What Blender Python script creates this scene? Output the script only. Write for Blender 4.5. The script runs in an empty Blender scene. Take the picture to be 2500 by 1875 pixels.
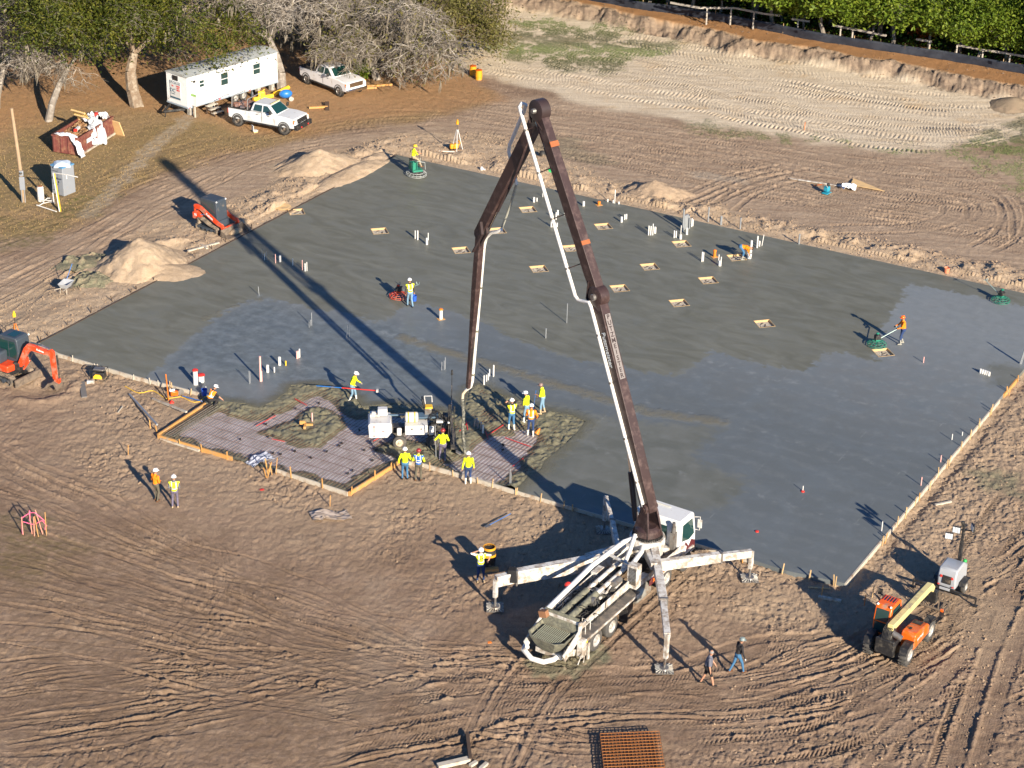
import bpy, bmesh, math, random, time
import numpy as np
from mathutils import Vector, Matrix, noise as mnoise
from mathutils.geometry import delaunay_2d_cdt
T0=time.time()
S=bpy.context.scene
COL=S.collection
random.seed(7)
# ---------------------------------------------------------------- camera
FOC=5100.0; PITCH=math.radians(26.1); ROLL=math.radians(1.5); CAMH=50.2
cam=bpy.data.cameras.new('camera'); camo=bpy.data.objects.new('camera',cam); COL.objects.link(camo)
cam.sensor_fit='HORIZONTAL'; cam.sensor_width=36.0; cam.lens=36.0*FOC/2500.0
cam.clip_start=1.0; cam.clip_end=6000.0
_f=Vector((0,math.cos(PITCH),-math.sin(PITCH))); _r=Vector((1,0,0)); _u=_r.cross(_f)
_r2=math.cos(ROLL)*_r+math.sin(ROLL)*_u; _u2=-math.sin(ROLL)*_r+math.cos(ROLL)*_u
camo.matrix_world=Matrix(((_r2.x,_u2.x,-_f.x,0),(_r2.y,_u2.y,-_f.y,0),(_r2.z,_u2.z,-_f.z,CAMH),(0,0,0,1)))
S.camera=camo
S.render.resolution_x=1024; S.render.resolution_y=768
# ---------------------------------------------------------------- light
SUN_EL=math.radians(21.0); SH_AZ=math.radians(118.5)     # shadows fall towards SH_AZ
W=bpy.data.worlds.new("World"); S.world=W; W.use_nodes=True
nt=W.node_tree; nt.nodes.clear()
sky=nt.nodes.new('ShaderNodeTexSky'); sky.sky_type='NISHITA'; sky.sun_disc=False
sky.sun_elevation=SUN_EL; sky.altitude=50; sky.air_density=1.0; sky.dust_density=0.3; sky.ozone_density=3.0
sund=Vector((-math.cos(SH_AZ)*math.cos(SUN_EL),-math.sin(SH_AZ)*math.cos(SUN_EL),math.sin(SUN_EL)))
sky.sun_rotation=math.atan2(sund.x,sund.y)
bg=nt.nodes.new('ShaderNodeBackground'); bg.inputs['Strength'].default_value=0.056
wo=nt.nodes.new('ShaderNodeOutputWorld'); tint=nt.nodes.new('ShaderNodeMix'); tint.data_type='RGBA'; tint.blend_type='MULTIPLY'; tint.inputs[0].default_value=1.0; tint.inputs[7].default_value=(0.62,0.88,1.22,1); nt.links.new(sky.outputs[0],tint.inputs[6]); nt.links.new(tint.outputs[2],bg.inputs[0]); nt.links.new(bg.outputs[0],wo.inputs[0])
sl=bpy.data.lights.new('sun','SUN'); sl.energy=5.0; sl.angle=math.radians(0.53); sl.color=(1.0,0.87,0.69)
so=bpy.data.objects.new('sun',sl); COL.objects.link(so); so.rotation_euler=sund.to_track_quat('Z','Y').to_euler()
S.view_settings.view_transform='Standard'; S.view_settings.look='None'; S.view_settings.gamma=1.0
S.view_settings.exposure=1.05
try: S.cycles.max_bounces=6; S.cycles.transparent_max_bounces=8
except Exception: pass

# ---------------------------------------------------------------- survey helpers: photograph pixel -> point on a level plane
CAMP=Vector((0,0,CAMH))
def ray(u,v): return (u-1250)/FOC*_r2-(v-937.5)/FOC*_u2+_f
def G(u,v,z=0.0):
    d=ray(u,v); t=(z-CAMH)/d.z; return CAMP+t*d
def GD(x,y,z=0.0): return G(x*1.1302,y*1.1302,z)
def Zf(x0,y0,s=3.16): return lambda a,b,z=0.0: G(x0+a/s,y0+b/s,z)
def wpoly(pts,f=GD,z=0.0): return [tuple(f(*p,z)[:2]) for p in pts]
def pcoord(px,py,x,y):  # affine mix helper
    return px+(py-px)*x

# ---------------------------------------------------------------- materials
MATS={}
def _n(nt,t,**k):
    n=nt.nodes.new(t)
    for a,b in k.items(): setattr(n,a,b)
    return n
def mat(name,col,rough=0.6,metal=0.0,var=0.12,scale=6.0,dirt=None,dirtamt=0.0,bump=0.0,spec=0.5,coat=0.0,dscale=1.5,emit=None,trans=0.0,alpha=1.0):
    """procedural paint / plastic / metal with tone variation and patches of dust or rust"""
    if name in MATS: return MATS[name]
    m=bpy.data.materials.new(name); m.use_nodes=True; t=m.node_tree; L=t.links
    b=t.nodes['Principled BSDF']
    tc=_n(t,'ShaderNodeTexCoord')
    nz=_n(t,'ShaderNodeTexNoise'); nz.inputs['Scale'].default_value=scale; nz.inputs['Detail'].default_value=5
    L.new(tc.outputs['Object'],nz.inputs['Vector'])
    hs=_n(t,'ShaderNodeMix',data_type='RGBA')
    c=Vector(col[:3])
    hs.inputs[6].default_value=(*(c*(1-var)),1); hs.inputs[7].default_value=(*[min(1,x) for x in c*(1+var)],1)
    L.new(nz.outputs['Fac'],hs.inputs[0]); out=hs.outputs[2]
    if dirt and dirtamt>0:
        n2=_n(t,'ShaderNodeTexNoise'); n2.inputs['Scale'].default_value=dscale; n2.inputs['Detail'].default_value=8; n2.inputs['Roughness'].default_value=0.7
        L.new(tc.outputs['Object'],n2.inputs['Vector'])
        mr=_n(t,'ShaderNodeMapRange'); e=0.62-0.3*dirtamt
        mr.inputs[1].default_value=e; mr.inputs[2].default_value=e+0.16; L.new(n2.outputs['Fac'],mr.inputs[0])
        mx=_n(t,'ShaderNodeMix',data_type='RGBA'); L.new(mr.outputs[0],mx.inputs[0]); L.new(out,mx.inputs[6]); mx.inputs[7].default_value=(*dirt,1); out=mx.outputs[2]
    L.new(out,b.inputs['Base Color'])
    b.inputs['Roughness'].default_value=rough; b.inputs['Metallic'].default_value=metal
    b.inputs['Specular IOR Level'].default_value=spec; b.inputs['Coat Weight'].default_value=coat
    if bump>0:
        bm=_n(t,'ShaderNodeBump'); bm.inputs['Strength'].default_value=bump; bm.inputs['Distance'].default_value=0.02
        L.new(nz.outputs['Fac'],bm.inputs['Height']); L.new(bm.outputs[0],b.inputs['Normal'])
    if trans>0: b.inputs['Transmission Weight'].default_value=trans
    if alpha<1: b.inputs['Alpha'].default_value=alpha
    MATS[name]=m; return m
DUST=(0.30,0.23,0.165)
def paint(name,col,rough=0.35,dirtamt=0.25,dirt=DUST,**k): return mat(name,col,rough,0,0.06,3,dirt,dirtamt,**k)

# ---------------------------------------------------------------- mesh builder
class MB:
    def __init__(s): s.v=[]; s.f=[]; s.mi=[]; s.cur=0
    def add(s,vs,fs):
        o=len(s.v); s.v+= [tuple(v) for v in vs]; s.f+=[tuple(i+o for i in f) for f in fs]; s.mi+=[s.cur]*len(fs); return s
    def box(s,c,d,rz=0.0,ry=0.0,rx=0.0,tp=(1,1),sh=(0,0)):
        """box centre c, size d; tp scales the top face, sh shifts it"""
        R=Matrix.Rotation(rz,3,'Z')@Matrix.Rotation(ry,3,'Y')@Matrix.Rotation(rx,3,'X')
        vs=[]
        for z in (-1,1):
            for x,y in ((-1,-1),(1,-1),(1,1),(-1,1)):
                kx,ky=(tp if z>0 else (1,1)); sx,sy=(sh if z>0 else (0,0))
                vs.append(Vector(c)+R@Vector((x*d[0]/2*kx+sx,y*d[1]/2*ky+sy,z*d[2]/2)))
        return s.add(vs,[(3,2,1,0),(4,5,6,7),(0,1,5,4),(1,2,6,5),(2,3,7,6),(3,0,4,7)])
    def bar(s,a,b,w,h=None,up=(0,0,1),w2=None,h2=None):
        a=Vector(a);b=Vector(b); h=h if h is not None else w; w2=w if w2 is None else w2; h2=h if h2 is None else h2
        d=(b-a).normalized(); u=Vector(up)
        if abs(d.dot(u))>0.98: u=Vector((1,0,0)) if abs(d.x)<0.9 else Vector((0,1,0))
        x=d.cross(u).normalized(); y=x.cross(d).normalized()
        vs=[p+x*i*ww/2+y*j*hh/2 for p,ww,hh in ((a,w,h),(b,w2,h2)) for i,j in ((-1,-1),(1,-1),(1,1),(-1,1))]
        return s.add(vs,[(0,1,2,3),(7,6,5,4),(4,5,1,0),(5,6,2,1),(6,7,3,2),(7,4,0,3)])
    def tube(s,pts,r,n=8,cap=True):
        pts=[Vector(p) for p in pts]; rs=r if isinstance(r,(list,tuple)) else [r]*len(pts)
        vs=[];fs=[];px=None
        for i,p in enumerate(pts):
            d=((pts[min(i+1,len(pts)-1)]-pts[max(i-1,0)])).normalized()
            if px is None:
                u=Vector((0,0,1)) if abs(d.z)<0.95 else Vector((1,0,0)); px=d.cross(u).normalized()
            else:
                px=(px-d*px.dot(d)).normalized()
            py=d.cross(px)
            for k in range(n):
                a=2*math.pi*k/n; vs.append(p+(px*math.cos(a)+py*math.sin(a))*rs[i])
        for i in range(len(pts)-1):
            for k in range(n): fs.append((i*n+k,i*n+(k+1)%n,(i+1)*n+(k+1)%n,(i+1)*n+k))
        if cap: fs.append(tuple(range(n))[::-1]); fs.append(tuple((len(pts)-1)*n+k for k in range(n)))
        return s.add(vs,fs)
    def lathe(s,o,ax,prof,n=20):
        """profile [(dist along axis, radius)] revolved about axis"""
        o=Vector(o);ax=Vector(ax).normalized(); u=Vector((0,0,1)) if abs(ax.z)<0.9 else Vector((1,0,0))
        x=ax.cross(u).normalized(); y=ax.cross(x); vs=[];fs=[]
        for t,r in prof:
            for k in range(n):
                a=2*math.pi*k/n; vs.append(o+ax*t+(x*math.cos(a)+y*math.sin(a))*max(r,1e-4))
        for i in range(len(prof)-1):
            for k in range(n): fs.append((i*n+k,(i+1)*n+k,(i+1)*n+(k+1)%n,i*n+(k+1)%n))
        return s.add(vs,fs)
    def prism(s,poly,y0,y1,axis='y',yf=None):
        """2D outline extruded: axis 'y' -> poly is (x,z); 'z' -> (x,y); 'x' -> (y,z)"""
        n=len(poly); area=sum(poly[i][0]*poly[(i+1)%n][1]-poly[(i+1)%n][0]*poly[i][1] for i in range(n))
        if area<0: poly=poly[::-1]
        def P(a,b,t): return (a,t,b) if axis=='y' else ((a,b,t) if axis=='z' else (t,a,b))
        vs=[P(a,b,y0) for a,b in poly]+[P(a,b,y1) for a,b in poly]
        fs=[tuple(range(n)),tuple(range(n,2*n))[::-1]]+[(i,i+n,(i+1)%n+n,(i+1)%n) for i in range(n)]
        return s.add(vs,fs)
    def sph(s,c,r,sc=(1,1,1),n=10,m=7,zmin=-1):
        vs=[];fs=[]
        for j in range(m+1):
            ph=math.pi*j/m; z=max(math.cos(ph),zmin)
            for k in range(n):
                a=2*math.pi*k/n; vs.append(Vector(c)+Vector((r*sc[0]*math.sin(ph)*math.cos(a),r*sc[1]*math.sin(ph)*math.sin(a),r*sc[2]*z)))
        for j in range(m):
            for k in range(n): fs.append((j*n+k,(j+1)*n+k,(j+1)*n+(k+1)%n,j*n+(k+1)%n))
        return s.add(vs,fs)
    def mesh(s,name):
        me=bpy.data.meshes.new(name); me.from_pydata(s.v,[],s.f); me.update(); return me
    def build(s,name,m,parent=None,smooth=None,bevel=0.0,label=None):
        me=s.mesh(name)
        ms=m if isinstance(m,(list,tuple)) else [m]
        for x in ms: me.materials.append(x)
        if len(ms)>1: me.polygons.foreach_set('material_index',s.mi)
        b=bmesh.new(); b.from_mesh(me); bmesh.ops.recalc_face_normals(b,faces=b.faces); b.to_mesh(me); b.free()
        o=bpy.data.objects.new(name,me); COL.objects.link(o)
        if parent: o.parent=parent
        if bevel>0:
            q=o.modifiers.new('bevel','BEVEL'); q.width=bevel; q.segments=2; q.limit_method='ANGLE'; q.angle_limit=math.radians(40)
        if smooth is None: smooth=35
        if smooth:
            me.polygons.foreach_set('use_smooth',[True]*len(me.polygons))
            me.set_sharp_from_angle(angle=math.radians(smooth))
        if label: o['label']=label
        return o
def tag(o,label,cat,group=None,kind=None):
    o['label']=label
    if cat: o['category']=cat
    if group: o['group']=group
    if kind: o['kind']=kind
    return o
def thing(name,label,cat,loc=(0,0,0),rz=0.0,group=None):
    o=bpy.data.objects.new(name,None); COL.objects.link(o); o.location=loc; o.rotation_euler=(0,0,rz); o.empty_display_size=0.2
    return tag(o,label,cat,group)
def dup(o,parent=None,loc=None,rz=None,label=None,scale=None):
    c=o.copy(); COL.objects.link(c)
    if parent: c.parent=parent
    if loc is not None: c.location=loc
    if rz is not None: c.rotation_euler=(0,0,rz)
    if scale is not None: c.scale=scale
    if label: c['label']=label
    for ch in o.children: dup(ch,c)
    return c
def text(parent,body,size,mtx,m,name='lettering',ext=0.004,bold=0.0,spacing=1.0,align='CENTER'):
    cu=bpy.data.curves.new(name,'FONT'); cu.body=body; cu.size=size; cu.extrude=ext; cu.align_x=align; cu.align_y='CENTER'; cu.offset=bold; cu.space_character=spacing
    cu.resolution_u=3
    tmp=bpy.data.objects.new(name,cu); COL.objects.link(tmp)
    dg=bpy.context.evaluated_depsgraph_get(); me=bpy.data.meshes.new_from_object(tmp.evaluated_get(dg))
    bpy.data.objects.remove(tmp); me.materials.clear(); me.materials.append(m)
    o=bpy.data.objects.new(name,me); COL.objects.link(o)
    if parent: o.parent=parent
    o.matrix_local=mtx
    return o
def frame(o,x,y):
    """matrix with origin o, x axis x, y axis ~y"""
    x=Vector(x).normalized(); y=Vector(y); z=x.cross(y).normalized(); y=z.cross(x)
    return Matrix(((x.x,y.x,z.x,o[0]),(x.y,y.y,z.y,o[1]),(x.z,y.z,z.z,o[2]),(0,0,0,1)))
def stuff_or_struct(o,kind,label=None):
    o['kind']=kind
    if label: o['label']=label
    return o
# ================================================================ THE GROUND
_rs=np.random.RandomState(11); _TAB=_rs.rand(8,256,256).astype(np.float32)
def vn(x,y,seed=0):
    xi=np.floor(x).astype(np.int64); yi=np.floor(y).astype(np.int64); fx=x-xi; fy=y-yi
    fx=fx*fx*(3-2*fx); fy=fy*fy*(3-2*fy); T=_TAB[seed%8]; x0=xi&255;x1=(xi+1)&255;y0=yi&255;y1=(yi+1)&255
    return (T[y0,x0]*(1-fx)+T[y0,x1]*fx)*(1-fy)+(T[y1,x0]*(1-fx)+T[y1,x1]*fx)*fy-0.5
def fbm(x,y,o=4,seed=0,gain=0.5):
    r=0;a=1.0
    for i in range(o):
        r=r+a*vn(x*(2.03**i)+37.1*i+seed*13.7,y*(2.03**i)+91.3*i,seed+i); a*=gain
    return r
def sstep(a,b,x):
    t=np.clip((x-a)/(b-a),0,1); return t*t*(3-2*t)
def psd(x,y,poly,reach=6.0):
    """signed distance to polygon (positive inside), clamped to +-reach"""
    P=np.asarray(poly,dtype=np.float64); out=np.full(x.shape,-reach)
    m=(x>P[:,0].min()-reach)&(x<P[:,0].max()+reach)&(y>P[:,1].min()-reach)&(y<P[:,1].max()+reach)
    if not m.any(): return out
    px=x[m];py=y[m]; d2=np.full(px.shape,1e9); ins=np.zeros(px.shape,bool)
    for i in range(len(P)):
        ax,ay=P[i];bx,by=P[(i+1)%len(P)]; ex,ey=bx-ax,by-ay
        t=np.clip(((px-ax)*ex+(py-ay)*ey)/(ex*ex+ey*ey+1e-12),0,1)
        d2=np.minimum(d2,(px-ax-t*ex)**2+(py-ay-t*ey)**2)
        c=((ay>py)!=(by>py)); 
        if abs(ey)>1e-12: ins^=c&(px<ex*(py-ay)/ey+ax)
    d=np.sqrt(d2); out[m]=np.clip(np.where(ins,d,-d),-reach,reach); return out
SZ=0.2   # slab top level
def GS(u,v): return G(u,v,SZ)
A_=(95,838); B_=(969,378); E_=(2062,1424)
Bc=GS(*B_); Ec=GS(*E_); Ac=GS(*A_)
UX=(Ec-Ac).normalized(); VX=(Bc-Ac).normalized()
farR=Ec+VX*37.4
FRONT=[(144,863),(320,915),(490,959),(503,984)]
EXT=[(386,1061),(568,1115),(674,1144),(850,1201),(977,1122)]
FR2=[(1037,1132),(1106,1151),(1267,1199),(1371,1229),(1600,1295),(1841,1368),(1920,1393)]
SLAB_ALL=[tuple(Ac[:2])]+[tuple(GS(*p)[:2]) for p in FRONT+EXT+FR2]+[tuple(Ec[:2]),tuple(farR[:2]),tuple(Bc[:2])]
ROUGH_PX=[(503,984),(538,979),(600,985),(633,995),(670,978),(700,957),(711,940),(780,938),(847,954),(872,975),(884,992),(964,985),(1060,1000),(1128,1012),(1136,980),(1144,951),(1170,939),(1230,965),(1290,985),(1333,1001),(1400,1015),(1430,1028),(1410,1055),(1380,1085),(1330,1125),(1322,1145),(1290,1165),(1262,1192)]
ROUGH=[tuple(GS(*p)[:2]) for p in ROUGH_PX]+[tuple(GS(*p)[:2]) for p in [(1106,1151),(1037,1132),(977,1122),(850,1201),(674,1144),(568,1115),(386,1061)]]
z3=lambda a,b:(1200+a/3.16,b/3.16)
z4=lambda a,b:(1800+a/3.16,b/3.16)
CREST=[z3(-600,-160),z3(100,-30),z3(400,20),z3(800,80),z3(1100,140),z3(1500,215),z3(1900,300),z4(0,330),z4(500,380),z4(900,470),z4(1200,500),z4(1500,570),z4(1900,640),z4(2212,700),z4(2800,820)]
UP=[tuple(G(*p,0.7)[:2]) for p in CREST]
UP=UP+[(220,160),(400,600),(-60,600),(UP[0][0]-5,UP[0][1]+15)]
UPZ=0.85
def height_macro(x,y):
    h=0.10*fbm(x/14,y/14,2,1)*1.0
    s=psd(x,y,SLAB_ALL,8.0)
    # the yard climbs to the slab top along its two far sides, stays low along the near ones
    u=(x-Ac.x)*UX.x+(y-Ac.y)*UX.y; v=(x-Ac.x)*VX.x+(y-Ac.y)*VX.y
    far=np.maximum(sstep(3,-0.3,u)*sstep(-1.5,2.5,v),sstep(34,37.2,v))
    h=h*sstep(-0.5,-7,s)+0.0
    h=h*(1-0.0*far)+0.165*far*sstep(-7.5,-1.0,s)
    up=psd(x,y,UP,6.0); nn=0.55*fbm(x/2.2,y/2.2,3,3)
    h=h+UPZ*sstep(-1.5,0.0,up+nn)+0.10*sstep(-4,-1.2,up)
    return h,s,u,v,up
def height(x,y):
    """fast level for placing things"""
    X=np.array([x],dtype=float);Y=np.array([y],dtype=float); h,s,u,v,up=height_macro(X,Y)
    if s[0]>0.0: return SZ
    return float(h[0])
def gz(p): return Vector((p[0],p[1],height(p[0],p[1])))

# grid: dense inside the photographed wedge, coarse beyond, reaching the horizon
NT,NY=1260,1000
def axis_y():
    ys=[64.0]
    while ys[-1]<196:
        d=math.hypot(ys[-1],50); ys.append(ys[-1]+6.6e-6*d*d)
    return np.array(ys)
ysd=axis_y()
ys=np.concatenate([[-900,-300,-80,0,30,45,54,59,62,63.2],ysd,[198,202,210,225,250,300,400,700,1500,4500]])
td=np.linspace(-1,1,NT); ts=np.concatenate([[-60,-20,-8,-4,-2.4,-1.7,-1.35,-1.15,-1.05],td,[1.05,1.15,1.35,1.7,2.4,4,8,20,60]])
halfw=np.hypot(np.clip(ys,66,400),50)*0.2635+1.6; halfw=np.maximum(halfw,23.0)
Xg=ts[None,:]*halfw[:,None]; Yg=np.repeat(ys[:,None],len(ts),1)
Hm,Ssd,Ug,Vg,UPg=height_macro(Xg,Yg)
print('grid',Xg.shape,time.time()-T0)
def region(poly,w=0.8,amp=1.2,sc=2.5,seed=2,f=GD):
    d=psd(Xg,Yg,wpoly(poly,f),5.0); 
    return sstep(-w,w,d+amp*fbm(Xg/sc,Yg/sc,3,seed))
n1=fbm(Xg/3.0,Yg/3.0,4,1); n2=fbm(Xg/0.9,Yg/0.9,4,2); n3=fbm(Xg/0.33,Yg/0.33,3,4)
park=region([(-300,-300),(1060,-300),(1075,30),(1000,90),(945,120),(1010,165),(1075,205),(1040,235),(900,262),(760,275),(640,305),(520,330),(420,352),(330,388),(235,440),(190,470),(120,500),(0,520),(-300,640)],0.9,1.3)
litter=region([(-300,-300),(930,-300),(900,110),(1040,175),(1065,215),(900,250),(700,262),(640,290),(520,290),(420,262),(330,238),(120,230),(-60,330),(-300,300)],1.4,2.4,4)
field=region([(960,135),(1075,-60),(1500,-60),(2400,160),(2500,260),(2212,300),(1990,335),(1800,318),(1640,292),(1480,262),(1330,240),(1180,200),(1100,180)],1.0,1.6,3)
fgrass=region([(1110,50),(1200,45),(1300,60),(1440,95),(1370,140),(1300,158),(1200,150),(1100,135),(1060,90)],1.2,3.0,2.0)
fgrass=np.maximum(fgrass,region([(1790,300),(1900,318),(2010,320),(2110,300),(2212,255),(2300,225),(2300,290),(2212,330),(2010,335),(1880,325)],0.7,2.2,1.6)*0.85)
fgrass=np.maximum(fgrass,region([(1480,262),(1620,285),(1800,310),(1640,305),(1500,280)],0.5,2.6,1.3)*0.5)
fgrass=np.maximum(fgrass,region([(2050,330),(2212,300),(2300,380),(2212,420)],0.7,2.8,1.5)*0.5)
fgrass=fgrass*sstep(-0.55,0.1,n2+0.6*n3)
pgrass=np.maximum(region([(120,440),(240,395),(260,420),(200,470),(110,478)],0.4,1.2,1.2),region([(0,300),(300,280),(420,250),(560,300),(420,345),(330,385),(230,420),(60,450),(-100,460)],1.0,3.5,2.5)*0.45)
pgrass=np.maximum(pgrass,region([(0,470),(150,470),(110,520),(0,540)],0.5,1.2,1.2)*0.7)
pgrass=np.maximum(pgrass,region([(0,1130),(110,1120),(190,1190),(60,1260),(-20,1240)],0.8,1.5,1.2)*0.6)
sandL=region([(-120,770),(-60,680),(120,598),(240,548),(330,480),(420,470),(545,420),(640,350),(760,320),(850,292),(960,285),(1060,285),(1200,330),(1300,385),(1420,420),(1560,470),(1760,520),(2000,565),(2300,620),(2500,700),(850,345)],0.5,0.7,1.5)
band=sstep(-4.2,-1.6,Ssd+0.8*n1)*(Ssd<0.4)*((Vg>-0.6)&(Ug<1.5)|(Vg>36))   # spoil thrown out along the forms
sandL=np.maximum(sandL,band)
sandR=sstep(-7.0,-1.5,Ssd+2.2*n1)*(Ug>47)*0.6
sandF=region([(1120,1050),(1420,1140),(1400,1220),(1250,1300),(1100,1250),(1050,1150)],1.2,2.2,2.5)*0.55
sandF=np.maximum(sandF,region([(1600,1230),(1840,1260),(2100,1200),(2250,1150),(2100,1420),(1850,1400),(1600,1330)],1.5,2.5,2.5)*0.6)
sand=np.clip(np.maximum(np.maximum(sandL,sandR),np.maximum(sandF,.38*sstep(-9,-1,Ssd+2*n1)*(Vg<0.5))),0,1)
dark=region([(-50,1180),(220,1130),(420,1260),(560,1300),(700,1420),(980,1500),(1100,1700),(0,1700)],2.0,4.0,4.5,5)*0.75
dark=np.maximum(dark,region([(1100,1400),(1300,1470),(1500,1490),(1350,1530),(1150,1500)],0.8,2.0,2)*0.9)
dark=np.maximum(dark,region([(1990,1290),(2070,1330),(2030,1420),(1960,1440)],0.5,1.2,1)*0.7)
dark=np.maximum(dark,region([(100,185),(230,190),(160,210)],0.5,1,1)*0.1)
pale=np.maximum(region([(740,1400),(900,1380),(930,1500),(820,1560),(700,1500)],1.5,4.0,1.6,4)*0.4,region([(1480,370),(1620,385),(1620,400),(1500,385)],0.3,0.6,0.8))

def lined0(x,y,P):
    d=np.full(x.shape,9.0)
    for a,b in zip(P[:-1],P[1:]):
        ex,ey=b[0]-a[0],b[1]-a[1]; t=np.clip(((x-a[0])*ex+(y-a[1])*ey)/(ex*ex+ey*ey),0,1); d=np.minimum(d,np.hypot(x-a[0]-t*ex,y-a[1]-t*ey))
    return d
path=sstep(.9,.3,lined0(Xg,Yg,wpoly([(420,235),(385,275),(330,315),(280,370),(235,420),(190,465)]))+.5*n2); pale=np.maximum(pale,path*.75)
road=region([(-80,620),(120,520),(250,460),(430,350),(640,305),(900,262),(1070,225),(1180,205),(1400,245),(1750,305),(2000,335),(2350,320),(2350,640),(1700,520),(1200,390),(850,300),(640,400),(330,520),(-80,760)],1.5,2.5,3.5)
spill=region([(1130,1425),(1240,1395),(1290,1380),(1300,1420),(1240,1465),(1150,1462)],0.25,0.8,0.9,6)
spill=np.maximum(spill,region([(1120,285),(1240,300),(1330,350),(1210,345),(1120,320)],0.6,1.5,1.2)*0.5)
spill=np.maximum(spill,region([(2060,1010),(2212,1020),(2212,1070),(2130,1060)],0.5,1.0,1.0,6)*0.8)
spill=np.maximum(spill,region([(175,600),(215,585),(235,600),(205,620),(180,615)],0.2,0.4,0.5,6)+region([(160,560),(215,545),(240,565),(190,580)],0.2,0.6,0.5,6)*0.7)
strip=sstep(0.05,.6,UPg+0.7*n1); scarp=sstep(-1.9,-0.9,UPg+.8*n1)*(1-strip)
print('masks',time.time()-T0)

# ---- wheel ruts and tread marks pressed into the sand
DH=np.zeros_like(Xg); SMO=np.zeros_like(Xg)
def catmull(P,step=0.5):
    P=[Vector(p) for p in P]; Q=[P[0]*2-P[1]]+P+[P[-1]*2-P[-2]]; out=[]
    for i in range(1,len(Q)-2):
        a,b,c,d=Q[i-1:i+3]; n=max(2,int((c-b).length/step))
        for k in range(n):
            t=k/n; out.append(0.5*((2*b)+(c-a)*t+(2*a-5*b+4*c-d)*t*t+(3*b-a-3*c+d)*t**3))
    out.append(P[-1]); return out
def rut(pts,w=0.42,depth=0.035,tread=0.018,pitch=0.24,kind='chev',berm=0.6,off=0.0,wob=0.0,sm=0.6):
    """pts world xy; one wheel / crawler print"""
    P=catmull([(p[0],p[1],0) for p in pts],1.2)
    if wob>0:
        if rr.random()<.12: return
        n_=len(P); a_=int(n_*rr.choice([0,0,.1,.25,.4])*rr.random()); b_=int(n_*rr.choice([0,0,.1,.25,.4])*rr.random()); P=P[a_:n_-b_]
        depth*=rr.uniform(.4,1.3); tread*=rr.uniform(.5,1.2); w*=rr.uniform(.8,1.25)
        if len(P)<4: return
    TL=sum((P[i+1]-P[i]).length for i in range(len(P)-1))
    if off or wob:
        Q=[];
        for i,p in enumerate(P):
            d=(P[min(i+1,len(P)-1)]-P[max(i-1,0)]).normalized(); nrm=Vector((-d.y,d.x,0))
            Q.append(p+nrm*(off+wob*mnoise.noise(Vector((i*0.31+off*5,off*3.1,w*7)))))
        P=Q
    s0=0.0; R=w*1.9
    for i in range(len(P)-1):
        a,b=P[i],P[i+1]; L=(b-a).length
        if L<1e-4: continue
        y0,y1=min(a.y,b.y)-R,max(a.y,b.y)+R
        r0,r1=np.searchsorted(ys,y0),np.searchsorted(ys,y1)
        if r1<=r0 or r0>=len(ys)-8: s0+=L; continue
        hw=halfw[r0:r1]; x0,x1=min(a.x,b.x)-R,max(a.x,b.x)+R
        tlo=min(x0/hw.min(),x0/hw.max()); thi=max(x1/hw.min(),x1/hw.max())
        c0,c1=np.searchsorted(ts,tlo),np.searchsorted(ts,thi)
        if c1<=c0: s0+=L; continue
        X=Xg[r0:r1,c0:c1];Y=Yg[r0:r1,c0:c1]
        ex,ey=(b.x-a.x)/L,(b.y-a.y)/L
        t=(X-a.x)*ex+(Y-a.y)*ey; n=-(X-a.x)*ey+(Y-a.y)*ex
        m=(t>=0)&(t<L)&(np.abs(n)<R)
        if not m.any(): s0+=L; continue
        tt=t[m]+s0; q=np.abs(n[m])/(w*0.5)
        prof=-depth*sstep(1.12,0.8,q)+depth*berm*np.exp(-((q-1.35)/0.33)**2)
        ins=sstep(1.05,0.85,q)
        if kind=='chev': ph=tt/pitch+np.abs(n[m])/pitch*0.9
        elif kind=='bar': ph=tt/pitch
        elif kind=='slant': ph=tt/pitch+n[m]/pitch*0.8
        else: ph=None
        if ph is not None: prof=prof+tread*np.clip(1.6*np.sin(2*math.pi*ph),-1,1)*ins
        else: prof=prof+tread*np.sin(2*math.pi*n[m]/0.11)*ins
        k=(1-sm*ins)
        if wob>0: ef=sstep(0,2.5,tt)*sstep(0,2.5,TL-tt); prof=prof*ef; k=1-sm*ins*ef
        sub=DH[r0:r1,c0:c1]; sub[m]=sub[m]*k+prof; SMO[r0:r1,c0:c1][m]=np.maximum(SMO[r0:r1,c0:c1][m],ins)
        s0+=L
def PD(*p): return [GD(x,y)[:2] for x,y in p]
rr=random.Random(5)
def pair(pts,gauge=1.9,**k):
    P=PD(*pts); rut(P,off=gauge/2,**k); rut(P,off=-gauge/2,**k)
# haul road, upper left: many long nearly parallel passes
for j in range(26):
    f=j/25
    base=[(-80,700-f*215),(100,600-f*175),(260,500-f*140),(430,400-f*88),(600,335-f*55),(800,300-f*50),(1000,290-f*50+f*0)]
    if f<0.35: base=base[:5]
    rut(PD(*[(x,y+rr.uniform(-9,9)) for x,y in base]),w=rr.choice([.34,.4,.5]),depth=.022,tread=.014,pitch=.2,kind=rr.choice(['chev','slant','bar']),wob=.3)
for j in range(14):   # worked sand nearer the forms
    f=j/13
    rut(PD((-60,760-f*70),(120,640-f*50+rr.uniform(-8,8)),(260,560-f*45),(380,500-f*20)),w=.45,depth=.03,tread=.012,kind='bar',wob=.8)
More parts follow.
